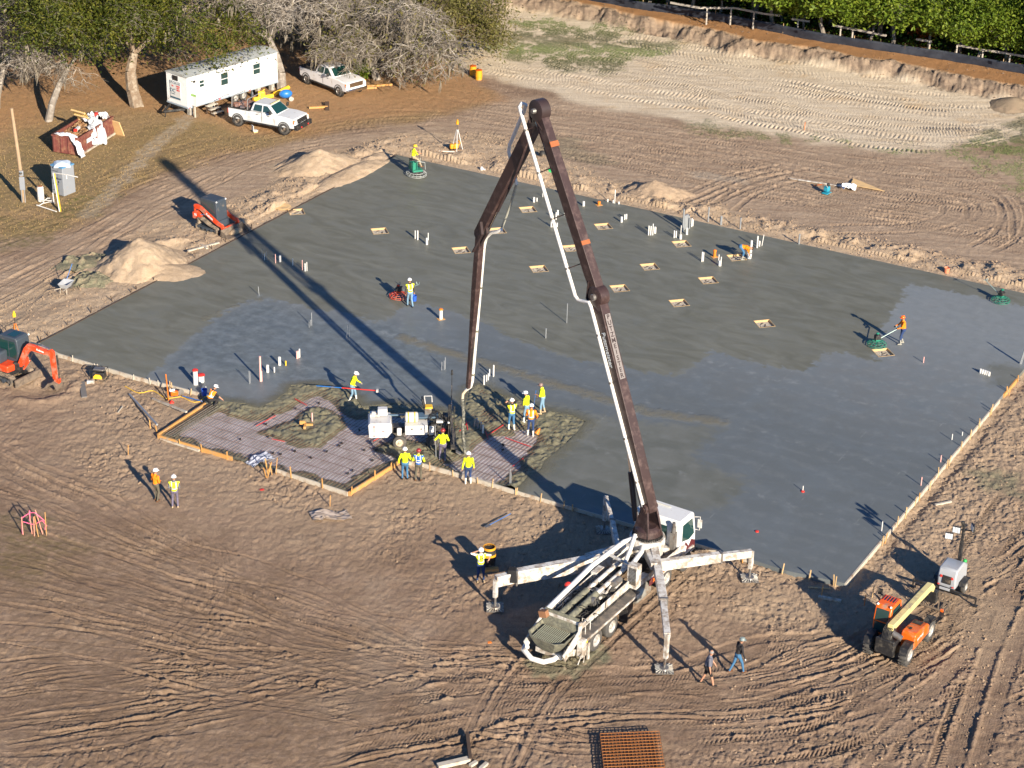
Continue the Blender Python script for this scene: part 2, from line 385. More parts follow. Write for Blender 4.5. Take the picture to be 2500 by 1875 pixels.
# road behind the slab, sweeping to the right
for j in range(30):
    f=j/29; y=lambda a,b:a+(b-a)*f+rr.uniform(-5,5)
    rut(PD((960,y(285,215)),(1200,y(330,235)),(1400,y(375,262)),(1640,y(430,300)),(1880,y(480,345)),(2100,y(520,380)),(2320,y(590,420))),w=rr.choice([.36,.45,.55]),depth=.02,tread=.016,pitch=.22,kind=rr.choice(['chev','slant','chev','bar']),wob=.5)
for a in ([(1480,440),(1560,400),(1640,375),(1700,365)],[(1500,450),(1590,405),(1680,378)],[(1560,455),(1610,415),(1700,385),(1760,372)],[(1900,400),(2040,425),(2060,465),(1990,490),(1800,500)],[(1900,380),(2100,420),(2140,470),(2060,500)],[(2000,360),(2170,430),(2180,500),(2120,540)],[(2100,360),(2200,440),(2215,520)]):
    pair(a,1.6,w=.42,depth=.03,tread=.02,pitch=.25)
# dozer passes on the pale field: wide cleat marks, curving round at the right
for j in range(30):
    f=j/29; e=rr.uniform(-5,5)
    f=f+rr.uniform(-.03,.03); P=[(1030+60*f,150-f*120+e),(1250+30*f,190-f*125+e),(1500,238-f*135),(1750,292-f*150+e),(1930,322-f*150),(2080,325-f*135+e),(2212,292-f*90),(2330,250-f*60)]
    if f>0.75: P=P[:6]
    rut(PD(*P),w=rr.choice([.5,.62,.7]),depth=.016,tread=rr.choice([.022,.03,.04]),pitch=rr.choice([.24,.28,.34]),kind=rr.choice(['bar','slant']),berm=.8,wob=.5,sm=.9)
# near yard, left: long shallow sweeps from truck and loader
for j in range(22):
    f=j/21
    rut(PD((-60,930+f*320+rr.uniform(-10,10)),(120,1010+f*290),(330,1120+f*230),(600,1290+f*150+rr.uniform(-8,8)),(900,1390+f*130),(1200,1480+f*90)),w=rr.choice([.3,.42,.55]),depth=rr.uniform(.012,.035),tread=.010,kind=rr.choice(['line','chev','bar','line']),pitch=.18,wob=.9)
for j in range(20):
    f=j/19
    rut(PD((-60,1640-f*180),(200,1620-f*190+rr.uniform(-12,12)),(480,1560-f*150),(760,1470-f*70),(1050,1400+f*40),(1300,1420+f*60)),w=rr.choice([.3,.42]),depth=rr.uniform(.012,.035),tread=.010,kind=rr.choice(['line','chev','line']),pitch=.2,wob=.9)
for j in range(16):   # the curved sweep in the middle left
    f=j/15
    rut(PD((330+f*250,1080+f*90),(420+f*160,1180+f*60),(440+f*160,1270+f*20),(400+f*170,1340+f*10),(330+f*190,1420)),w=.3,depth=.016,tread=.008,kind='line',wob=1.6)
for j in range(70):   # narrow scrapes and wheel lines that criss-cross the yard
    f=rr.random(); g=rr.choice([0,0,1])
    if g: P=[(-60,1640-f*260),(200,1600-f*230+rr.uniform(-25,25)),(520,1540-f*170),(800,1470-f*110),(1150,1440-f*40),(1400,1500-f*60)]
    else: P=[(-60,930+f*560+rr.uniform(-20,20)),(200,1060+f*430),(480,1180+f*340),(760,1290+f*260+rr.uniform(-20,20)),(1050,1400+f*210),(1350,1480+f*150)]
    rut(PD(*P),w=rr.choice([.13,.2,.28]),depth=rr.uniform(.015,.04),tread=.006,kind=rr.choice(['line','chev']),pitch=.16,wob=rr.uniform(.3,1.2),sm=.3,berm=.8)
for j in range(50):
    f=rr.random(); P=[(650,1680-f*190),(1000,1600-f*150+rr.uniform(-12,12)),(1300,1560-f*110),(1600,1560-f*120),(1850,1520-f*150),(2050,1420-f*170),(2300,1290-f*170)]
    rut(PD(*P),w=rr.choice([.13,.2,.28]),depth=rr.uniform(.015,.04),tread=.006,kind=rr.choice(['line','chev']),pitch=.16,wob=rr.uniform(.3,1.2),sm=.3,berm=.8)
for j in range(40):
    f=rr.random(); P=[(940,290-75*f),(1250,345-95*f),(1550,410-115*f),(1850,470-130*f),(2300,560-150*f)] if j%2 else [(-80,720-f*220),(150,600-f*165),(350,480-f*110),(600,350-f*55),(900,300-f*45)]
    rut(PD(*P),w=rr.choice([.16,.25]),depth=rr.uniform(.012,.03),tread=.008,kind=rr.choice(['line','chev']),pitch=.18,wob=rr.uniform(.3,1.0),sm=.3,berm=.8)
# near yard, centre and right: telehandler lugs, crossing bundles
for j in range(24):
    f=j/23
    rut(PD((700,1660-f*150),(1000,1580-f*110+rr.uniform(-8,8)),(1250,1530-f*75),(1500,1520-f*90),(1750,1500-f*140),(1900,1470-f*150)),w=rr.choice([.34,.42,.5]),depth=rr.uniform(.01,.035),tread=.013,kind=rr.choice(['chev','line','chev']),pitch=.18,wob=1.1)
for P in ([(1500,1530),(1700,1500),(1900,1440),(2050,1330),(2212,1230),(2330,1160)],[(1450,1560),(1750,1540),(1960,1470),(2110,1350),(2300,1230)],[(1400,1600),(1700,1590),(1900,1540),(2060,1430),(2212,1310),(2330,1230)],
          [(1850,1440),(1780,1520),(1660,1570),(1500,1590),(1300,1600)],[(1960,1450),(1900,1530),(1790,1590),(1640,1620),(1480,1640)],[(1900,1450),(1905,1500),(1860,1560),(1780,1600),(1600,1625)],
          [(2212,1060),(2150,1150),(2080,1250),(2020,1340)],[(2212,1180),(2130,1260),(2060,1330)],[(2100,1540),(2000,1600),(1960,1700)],[(2330,1330),(2150,1440),(2000,1490),(1700,1520)],
          [(2010,1590),(1930,1640),(1900,1720)],[(2120,1480),(2080,1600),(2040,1720)],[(1660,1640),(1760,1690)],[(2300,1080),(2180,1210),(2120,1330),(2070,1420)],[(2330,1420),(2180,1480),(2050,1530),(1800,1560)]):
    pair(P,1.75,w=.36,depth=.026,tread=.024,pitch=.21,sm=.7,wob=.15)
for j in range(9):
    rut(PD((1990+j*24,1170+rr.uniform(-10,10)),(2060+j*20,1260),(2030+j*18,1380+j*4),(2212,1320+j*18)) if j%2 else PD((1600+60*j,1480+j*8),(1850+30*j,1420+j*10),(2212,1330+j*26)),w=.34,depth=.022,tread=.02,pitch=.2,wob=.7)
for o_ in (0,.9): rut(PD((2100,1700),(2140,1560),(2190,1400),(2240,1290)),w=.75,depth=.035,tread=0.006,kind='line',off=o_,sm=.95)
rut(PD((1980,1530),(2090,1400),(2180,1250)),w=.8,depth=.02,tread=.004,kind='line',sm=.95)
# under and beside the pump truck
tr=lambda a,b:(2.92+a*0.5321-b*0.8467,77.04+a*0.8467+b*0.5321)
for b_ in (-1.45,-.95,.95,1.4): rut([tr(-9,b_-1.6),tr(-4,b_-.25),tr(0,b_),tr(4,b_),tr(9,b_)],w=.3,depth=.022,tread=.008,kind='line')
print('ruts',time.time()-T0)
# fine relief: footprints, clods, hand-dug spoil
fb=np.abs(fbm(Xg/0.55,Yg/0.75,3,6)); foot=-np.clip(0.13-fb,0,1)*0.42
clod=np.clip(fbm(Xg/0.8,Yg/0.8,4,7,0.6)-0.12,0,2)
rough_near=np.clip(sstep(-15,-1,Ssd)*(Vg<0.5)*np.clip(.8+1.4*n1,.3,1)+sstep(-16,-1,Ssd)*(Ug>47)+sandF,0,1)
rough_all=np.clip(0.14+0.28*np.clip(.3+1.5*n1,0,1)+1.0*rough_near+0.25*sand,0,1.4)*(1-0.5*park)*(1-0.85*field)
rough_all*=(1-0.8*SMO)
DH*=np.clip(.95+1.1*n1+.5*n2,.3,1.4)
rid=np.abs(fbm(Xg/.38,Yg/.46,3,1)); rid2=np.abs(fbm(Xg/.85,Yg/1.0,3,3))
fine=fbm(Xg/.13,Yg/.2,3,5)
H=Hm+DH*1.2+rough_all*(0.022*n2+0.038*n3-0.30*np.clip(.13-rid,0,1)*np.clip(.6+1.6*n1,0,1)-0.06*np.clip(.12-rid2,0,1)+0.040*fine)+.010*fine+.10*sandL*n2*(Ssd<-.3)
H+=0.02*n1+0.022*n3*(1-.6*field)+.008*field*fbm(Xg/.2,Yg/.25,2,6)
bermm=sstep(-4.5,-2.2,Ssd+1.2*n1)*sstep(-0.5,-1.1,Ssd)*((Vg>33)|((Ug<0.5)&(Vg>19)))
H+=bermm*(0.5*np.clip(fbm(Xg/1.7,Yg/1.7,3,5)+.08,0,1))+bermm*(0.06+0.34*np.clip(clod,0,1)+.05*n2)
H+=sstep(-3.0,-1.4,Ssd)*sstep(-0.45,-0.9,Ssd)*(Ug>48.3)*(0.02+0.12*clod)
# trench along the right-hand forms
H-=0.10*np.exp(-((Ssd+0.4)/0.3)**2)*(Ug>48.1)*np.clip(.7+1.5*n1,0,1)
H+=park*(0.02*n2+0.012*n3)
H+=scarp*(0.32*n2+0.16*n3+0.5*np.minimum(0,fbm(Xg/1.1,Yg/1.6,3,2)+.05)+.10*fine)
H+=strip*0.06*n2
for cx_,cy_,r_,d_ in ((*GD(88,835)[:2],1.1,-0.22),(*GD(385,545)[:2],1.0,-0.3)):
    rr2=np.hypot(Xg-cx_,Yg-cy_); H+=d_*np.exp(-(rr2/r_)**2)+0.10*np.exp(-((rr2-1.7*r_)/.4)**2)*(1+2*n2)
H=np.where(Ssd>0.22,-0.5,H)
H=np.where((Ssd>-1.0)&(Ssd<=0.22)&(Vg>-6.5),np.minimum(H,np.where((Vg>0.6)|(Ug<0.5),0.183,0.06)),H)
nr,nc=Xg.shape
me=bpy.data.meshes.new('ground'); co=np.stack([Xg,Yg,H],-1).reshape(-1,3).astype(np.float32)
me.vertices.add(nr*nc); me.vertices.foreach_set('co',co.ravel())
ii=np.arange(nr*nc).reshape(nr,nc); q=np.stack([ii[:-1,:-1],ii[:-1,1:],ii[1:,1:],ii[1:,:-1]],-1).reshape(-1,4)
me.loops.add(q.size); me.loops.foreach_set('vertex_index',q.ravel().astype(np.int32))
me.polygons.add(len(q)); me.polygons.foreach_set('loop_start',(np.arange(len(q))*4).astype(np.int32)); me.polygons.foreach_set('loop_total',np.full(len(q),4,np.int32))
me.polygons.foreach_set('use_smooth',np.ones(len(q),bool)); me.update()
def cattr(me,name,a,b,c,d):
    at=me.color_attributes.new(name,'FLOAT_COLOR','POINT'); at.data.foreach_set('color',np.stack([a,b,c,d],-1).reshape(-1).astype(np.float32))
vp=np.clip(1-psd(Xg,Yg,ROUGH,2.0),0,1)
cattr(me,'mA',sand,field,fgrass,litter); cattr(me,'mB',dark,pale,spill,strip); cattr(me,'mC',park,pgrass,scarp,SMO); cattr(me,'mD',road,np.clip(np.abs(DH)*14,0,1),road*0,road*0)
def ground_mat():
    m=bpy.data.materials.new('site_soil'); m.use_nodes=True; t=m.node_tree; L=t.links; b=t.nodes['Principled BSDF']
    b.inputs['Roughness'].default_value=0.95; b.inputs['Specular IOR Level'].default_value=0.15
    g=_n(t,'ShaderNodeNewGeometry')
    def noise(sc,det=6,rough=0.6,vec=None,sx=None):
        n=_n(t,'ShaderNodeTexNoise'); n.inputs['Scale'].default_value=sc; n.inputs['Detail'].default_value=det; n.inputs['Roughness'].default_value=rough
        if sx:
            mp=_n(t,'ShaderNodeMapping'); mp.inputs['Scale'].default_value=sx; mp.inputs['Rotation'].default_value=(0,0,0.5); L.new(g.outputs['Position'],mp.inputs[0]); L.new(mp.outputs[0],n.inputs['Vector'])
        else: L.new(g.outputs['Position'],n.inputs['Vector'])
        return n.outputs['Fac']
    def rng(x,a,b,c=0,d=1):
        r=_n(t,'ShaderNodeMapRange'); L.new(x,r.inputs[0]); r.inputs[1].default_value=a; r.inputs[2].default_value=b; r.inputs[3].default_value=c; r.inputs[4].default_value=d; return r.outputs[0]
    def mul(a,bv):
        r=_n(t,'ShaderNodeMath',operation='MULTIPLY'); L.new(a,r.inputs[0])
        if isinstance(bv,(int,float)): r.inputs[1].default_value=bv
        else: L.new(bv,r.inputs[1])
        return r.outputs[0]
    def mix(f,a,c):
        r=_n(t,'ShaderNodeMix',data_type='RGBA')
        if isinstance(f,float): r.inputs[0].default_value=f
        else: L.new(f,r.inputs[0])
        for s,x in ((6,a),(7,c)):
            if isinstance(x,tuple): r.inputs[s].default_value=(*x,1)
            else: L.new(x,r.inputs[s])
        return r.outputs[2]
    def attr(n):
        a=_n(t,'ShaderNodeAttribute'); a.attribute_name=n; s=_n(t,'ShaderNodeSeparateColor'); L.new(a.outputs['Color'],s.inputs[0]); return s.outputs[0],s.outputs[1],s.outputs[2],a.outputs['Alpha']
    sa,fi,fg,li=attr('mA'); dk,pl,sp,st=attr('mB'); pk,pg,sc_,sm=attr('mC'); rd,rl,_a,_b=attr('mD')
    nb=noise(0.35,8,0.65); nb2=noise(0.16,8,0.72); nb3=noise(0.23,9,0.75); nm=noise(2.2,8,0.7); nf=noise(14,6,0.75); nff=noise(60,3,0.8); streak=noise(1.0,7,0.7,sx=(0.25,2.0,1))
    c=mix(rng(nb,.35,.65),(0.240,0.160,0.113),(0.40,0.284,0.203))
    c=mix(rng(streak,.42,.66,0,.6),c,(0.45,0.33,0.225))
    c=mix(rng(nb2,.5,.66,0,.5),c,(0.17,0.112,0.074)); c=mix(rng(nb3,.55,.68,0,.5),c,(0.46,0.36,0.265))
    c=mix(mul(rng(nm,.38,.75),0.55),c,(0.175,0.118,0.076))
    c=mix(mul(rd,rng(nm,.3,.6,.35,.9)),c,mix(rng(streak,.35,.65),(0.35,0.255,0.18),(0.56,0.43,0.31)))
    c=mix(mul(pk,0.85),c,mix(rng(nm,.35,.65),(0.27,0.185,0.085),(0.37,0.25,0.125)))
    c=mix(mul(li,rng(nm,.3,.6,.35,1)),c,mix(rng(nf,.35,.65),(0.30,0.165,0.078),(0.52,0.30,0.15)))
    c=mix(mul(pg,rng(nm,.38,.62)),c,mix(rng(nf,.3,.7),(0.085,0.095,0.022),(0.155,0.145,0.04)))
    c=mix(sa,c,mix(rng(nm,.3,.7),(0.42,0.31,0.205),(0.57,0.44,0.31)))
    c=mix(mul(sa,rng(nb,.5,.7,0,.5)),c,(0.33,0.235,0.15))
    c=mix(fi,c,mix(rng(streak,.35,.65),(0.56,0.455,0.325),(0.76,0.655,0.50)))
    c=mix(mul(fi,rng(nb,.55,.7,0,.5)),c,(0.60,0.40,0.20))
    c=mix(mul(pl,rng(nm,.3,.6)),c,(0.44,0.37,0.29))
    c=mix(mul(dk,rng(nm,.3,.62,.1,.7)),c,(0.16,0.102,0.060))
    c=mix(mul(mul(fg,rng(nf,.3,.62)),rng(streak,.3,.55,.35,1)),c,mix(rng(nm,.3,.7),(0.085,0.115,0.035),(0.17,0.195,0.07)))
    c=mix(mul(sp,rng(nm,.25,.5)),c,mix(rng(nf,.3,.7),(0.10,0.10,0.06),(0.30,0.29,0.20)))
    c=mix(sc_,c,mix(rng(nm,.40,.66),(0.20,0.148,0.110),(0.37,0.28,0.20)))
    c=mix(st,c,mix(rng(nf,.35,.65),(0.27,0.13,0.055),(0.46,0.25,0.11)))
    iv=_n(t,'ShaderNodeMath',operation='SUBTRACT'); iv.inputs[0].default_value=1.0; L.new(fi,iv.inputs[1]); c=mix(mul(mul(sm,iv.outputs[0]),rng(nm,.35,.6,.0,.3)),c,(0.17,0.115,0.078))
    c=mix(mul(rng(nf,.48,.75),0.45),c,(0.12,0.08,0.055))
    c=mix(rng(nff,.52,.72,0,.32),c,(0.52,0.41,0.30))
    L.new(c,b.inputs['Base Color'])
    ad=_n(t,'ShaderNodeMath',operation='ADD'); L.new(nf,ad.inputs[0]); L.new(mul(nff,0.4),ad.inputs[1])
    bm=_n(t,'ShaderNodeBump'); bm.inputs['Strength'].default_value=0.9; bm.inputs['Distance'].default_value=0.08; L.new(ad.outputs[0],bm.inputs['Height']); L.new(bm.outputs[0],b.inputs['Normal'])
    return m
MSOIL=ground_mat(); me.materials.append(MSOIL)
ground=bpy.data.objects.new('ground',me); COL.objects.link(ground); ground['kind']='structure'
del q,co,ii
print('ground',nr*nc,time.time()-T0)
# spoil piles are things of their own, on the same soil
def pile(px,r,h,label,seed,sx=1.0,sy=1.0,rot=0.0,sandv=1.0,rough=0.12,spillv=0.0,clods=0.0,name='sand_pile',pw=1.25):
    c=G(*px); z0=height(c.x,c.y); n=90; t=np.linspace(-1.25,1.25,n); a,bq=np.meshgrid(t,t); rad=np.hypot(a,bq)
    X=a*r*sx;Y=bq*r*sy; X,Y=X*math.cos(rot)-Y*math.sin(rot),X*math.sin(rot)+Y*math.cos(rot)
    wn=1+0.22*fbm(a*1.7+seed,bq*1.7,3,seed)
    core=np.clip(1-rad*wn,0,1)
    Z=h*(1-(1-core)**pw)*1.0; Z=np.where(core>0,Z,-0.12)
    Z=h*np.clip(1-rad*wn,-0.15,1)**1 if pw==1 else np.where(rad*wn<1,h*(1-(rad*wn)**pw),-0.3*np.clip(rad*wn-1,0,1)-0.02)
    Z=Z-0.03+rough*h*0.25*fbm((X+seed)/0.4,Y/0.4,4,seed)*(core>0)+clods*np.clip(fbm((X+seed)/0.5,Y/0.5,3,seed+1)+0.1,0,1)
    mb=bpy.data.meshes.new(name); co=np.stack([X,Y,Z],-1).reshape(-1,3)
    ii=np.arange(n*n).reshape(n,n); qf=np.stack([ii[:-1,:-1],ii[:-1,1:],ii[1:,1:],ii[1:,:-1]],-1).reshape(-1,4)
    keep=(rad[:-1,:-1]<1.22).ravel(); qf=qf[keep]
    mb.from_pydata(co.tolist(),[],qf.tolist()); mb.update(); mb.polygons.foreach_set('use_smooth',[True]*len(mb.polygons))
    o1=np.ones(n*n)*sandv; z=np.zeros(n*n); cattr(mb,'mD',z,z,z,z); cattr(mb,'mA',o1,z,z,z); cattr(mb,'mB',z,z,z+spillv,z); cattr(mb,'mC',z,z,z,z)
    mb.materials.append(MSOIL); o=bpy.data.objects.new(name,mb); COL.objects.link(o); o.location=(c.x,c.y,z0); tag(o,label,'pile','piles of spoil round the slab'); return o
pile((345,652),2.45,1.8,'tallest pale sand heap beside the left slab edge, with the long pointed shadow',3,rough=.32,sy=1.1,sx=1.1,pw=1.15)
pile((400,670),1.7,.55,'low tan sand apron at the right foot of the tallest heap',9,sx=1.5,rough=.3)
pile((780,412),2.3,1.3,'broad sand mound behind the far left slab edge, with a dark triangular shadow',4,sx=1.4,rot=.3,rough=.3,pw=1.1)
pile((862,428),2.0,.5,'long low sand ridge hugging the far left form board',5,sx=2.2,sy=.6,rot=1.05,rough=.6)
pile((905,400),1.5,.4,'small sand ridge nearest the far corner of the slab',8,sx=1.8,sy=.6,rot=1.05,rough=.6)
pile((1597,478),1.9,1.0,'small pointed sand pile behind the back slab edge',6,sx=1.3,rough=.5,sandv=.6,pw=1.05)
pile((228,690),1.15,.42,'dark grey lump of spilled concrete next to the wheelbarrow',7,spillv=1.0,clods=.35,name='concrete_lump')
pile((205,645),1.2,.25,'clods of dark concrete spoil on the edge of the haul road',2,spillv=1.0,clods=.45,sx=1.5,rot=.4,name='concrete_lump')
pile((2472,258),1.8,.6,'grey gravel heap at the right end of the pale field',1,sandv=.3,spillv=.3,name='gravel_pile')
# ================================================================ SLAB, POUR, FORMS
a2=Zf(600,450); a3=Zf(1200,400); a4=Zf(1800,450); a1=Zf(0,450); a0=Zf(0,900); c2=Zf(600,850); c3=Zf(1150,1150); c4=Zf(1800,900); c5=Zf(1800,1350); c6=Zf(1100,1350); t1=Zf(0,0); t2=Zf(600,0); t3=Zf(1200,0); t4=Zf(1800,0)
BOXES=[a2(1033,360,SZ),a2(1660,508,SZ),a2(1940,357,SZ),a3(280,352,SZ),a3(862,482,SZ),a3(617,650,SZ),a3(365,810,SZ),a3(1465,617,SZ),a3(1890,722,SZ),a3(1220,793,SZ),a3(1672,898,SZ),a3(988,960,SZ),a3(1447,1073,SZ),a3(2105,1232,SZ),a4(1125,1297,SZ),a2(390,212,SZ)]
BA=math.atan2(UX.y,UX.x)+math.pi/4
def boxcorners(c,hs):
    return [Vector((c.x+hs*(math.cos(BA)*i-math.sin(BA)*j),c.y+hs*(math.sin(BA)*i+math.cos(BA)*j),0)) for i,j in ((-1,-1),(1,-1),(1,1),(-1,1))]
SLABPTS=[tuple(Ac[:2])]+[tuple(GS(*p)[:2]) for p in FRONT[:-1]]+[tuple(GS(*p)[:2]) for p in ROUGH_PX]+[tuple(GS(*p)[:2]) for p in FR2[2:]]+[tuple(Ec[:2]),tuple(farR[:2]),tuple(Bc[:2])]
def dens(P,step=0.5,close=True):
    out=[]
    for i in range(len(P)):
        a=np.array(P[i]);b=np.array(P[(i+1)%len(P)]); n=max(1,int(np.linalg.norm(b-a)/step))
        out+=[tuple(a+(b-a)*k/n) for k in range(n)]
    return out
outer=dens(SLABPTS)
RI=range(len(FRONT)-1+1,len(FRONT)+len(ROUGH_PX))
gx,gy=np.meshgrid(np.arange(-28,32,0.42),np.arange(80,140,0.42)); gx=gx.ravel()+_rs.uniform(-.06,.06,gx.size); gy=gy.ravel()+_rs.uniform(-.06,.06,gy.size)
sd=psd(gx,gy,outer,2.0); k=sd>0.2
for c in BOXES: k&=np.hypot(gx-c.x,gy-c.y)>0.85
pv=[Vector(p) for p in outer]; ed=[(i,(i+1)%len(outer)) for i in range(len(outer))]
for c in BOXES:
    b0=len(pv); cs=boxcorners(c,0.5); pv+=[Vector(q[:2]) for q in cs]; ed+=[(b0+i,b0+(i+1)%4) for i in range(4)]
pv+=[Vector((x,y)) for x,y in zip(gx[k],gy[k])]
vo,eo,fo,_,_,_=delaunay_2d_cdt(pv,ed,[],0,1e-4)
vx=np.array([v[0] for v in vo]); vy=np.array([v[1] for v in vo])
F=[]
for f in fo:
    cx_=sum(vx[i] for i in f)/3; cy_=sum(vy[i] for i in f)/3; F.append((cx_,cy_,f))
fc=np.array([(a,b) for a,b,_ in F]); ins=psd(fc[:,0],fc[:,1],outer,2.0)>0
for c in BOXES:
    q=boxcorners(c,0.5); ins&=~(psd(fc[:,0],fc[:,1],[tuple(v[:2]) for v in q],2.0)>0)
tris=[f for (a,b,f),i in zip(F,ins) if i]
tris=[tuple(f) if ((vx[f[1]]-vx[f[0]])*(vy[f[2]]-vy[f[0]])-(vy[f[1]]-vy[f[0]])*(vx[f[2]]-vx[f[0]]))>0 else tuple(f)[::-1] for f in tris]
nv=len(vx)
allv=[(x,y,SZ+0.006*vn(np.array([x*1.3]),np.array([y*1.3]),2)[0]) for x,y in zip(vx,vy)]
# slab edge
ecount={}
for f in tris:
    for i in range(3):
        e=(f[i],f[(i+1)%3]); ecount[e]=1
bound=[e for e in ecount if (e[1],e[0]) not in ecount]
low={}
for e in bound:
    for i in e:
        if i not in low: low[i]=len(allv); allv.append((vx[i],vy[i],-0.14))
quads=[(e[1],e[0],low[e[0]],low[e[1]]) for e in bound]
me=bpy.data.meshes.new('concrete_slab'); me.from_pydata(allv,[],tris+quads); me.update()
AX=np.array([v[0] for v in allv]);AY=np.array([v[1] for v in allv])
def zp(pts): return pts
chain=[a4(2300,960,SZ),a4(2212,935,SZ),a4(2100,910,SZ),a4(1900,880,SZ),a4(1740,845,SZ),a4(1600,815,SZ),a4(1400,780,SZ),a4(1300,768,SZ),a4(1270,900,SZ),a4(1200,1000,SZ),a4(1130,1080,SZ),a4(1110,1180,SZ),a4(1060,1260,SZ),a4(1095,1360,SZ),a4(1000,1350,SZ),a4(850,1300,SZ),a4(680,1300,SZ),a4(600,1390,SZ),a4(500,1445,SZ),a4(380,1420,SZ),a4(200,1400,SZ),a4(130,1370,SZ),a3(1850,1480,SZ),a3(1720,1440,SZ),a3(1600,1510,SZ),a3(1530,1580,SZ),a3(1400,1640,SZ),a3(1250,1620,SZ),a3(1000,1560,SZ),a3(700,1520,SZ),a3(560,1480,SZ),a3(400,1430,SZ),a3(280,1390,SZ),a3(100,1320,SZ),a3(0,1240,SZ),a2(1700,1030,SZ),a2(1560,970,SZ),a2(1430,930,SZ),a2(1290,930,SZ),a2(1190,960,SZ),a2(1110,1030,SZ),a2(1060,1070,SZ),a2(980,1060,SZ),a2(900,1040,SZ),a2(760,980,SZ),a2(500,960,SZ),a2(300,900,SZ),a2(100,870,SZ),a1(2100,895,SZ),a1(1950,880,SZ),a1(1800,950,SZ),a1(1650,1040,SZ),a1(1450,1200,SZ),a1(1300,1340,SZ),a1(1200,1440,SZ),a1(1100,1500,SZ)]
SMOOTH=[tuple(p[:2]) for p in chain]+[(-30,80),(20,70),(45,100)]
s_sm=psd(AX,AY,SMOOTH,4.0)
WETP=wpoly([(560,640),(660,685),(840,695),(930,745),(990,810),(900,850),(760,850),(620,830),(420,800),(345,800),(430,710)],z=SZ)
s_wet=psd(AX,AY,WETP,4.0)
OLV=wpoly([(960,850),(1100,850),(1330,905),(1560,925),(1490,990),(1620,1040),(1560,1095),(1430,1115),(1180,1090),(1240,1190),(1100,1100),(1000,900)],z=SZ)
s_ol=psd(AX,AY,OLV,4.0)
s_ol=np.maximum(s_ol,psd(AX,AY,wpoly([(2130,790),(2160,785),(2230,800),(2230,850),(2140,830)],z=SZ),4.0))
def lined(x,y,P):
    d=np.full(x.shape,9.0)
    for a,b in zip(P[:-1],P[1:]):
        ex,ey=b[0]-a[0],b[1]-a[1]; t=np.clip(((x-a[0])*ex+(y-a[1])*ey)/(ex*ex+ey*ey),0,1); d=np.minimum(d,np.hypot(x-a[0]-t*ex,y-a[1]-t*ey))
    return d
trail=lined(AX,AY,wpoly([(870,728),(960,760),(1100,800),(1250,845),(1400,890),(1560,912)],z=SZ)); trail=np.minimum(trail,lined(AX,AY,wpoly([(565,648),(500,665),(440,690)],z=SZ))+.3)
skirt=lined(AX,AY,[tuple(GS(*p)[:2]) for p in ROUGH_PX])
ss=lambda d:np.clip(0.5+d/8,0,1)
UU=((AX-Ac.x)*UX.x+(AY-Ac.y)*UX.y)/60; VV=((AX-Ac.x)*VX.x+(AY-Ac.y)*VX.y)/60
cattr(me,'sA',ss(s_sm),ss(s_wet),ss(s_ol),np.clip(trail/8,0,1)); cattr(me,'sB',UU,VV,np.clip(skirt/8,0,1),np.clip((21-VV*60)/8,0,1)*np.clip((UU*60-14)/6,0,1))
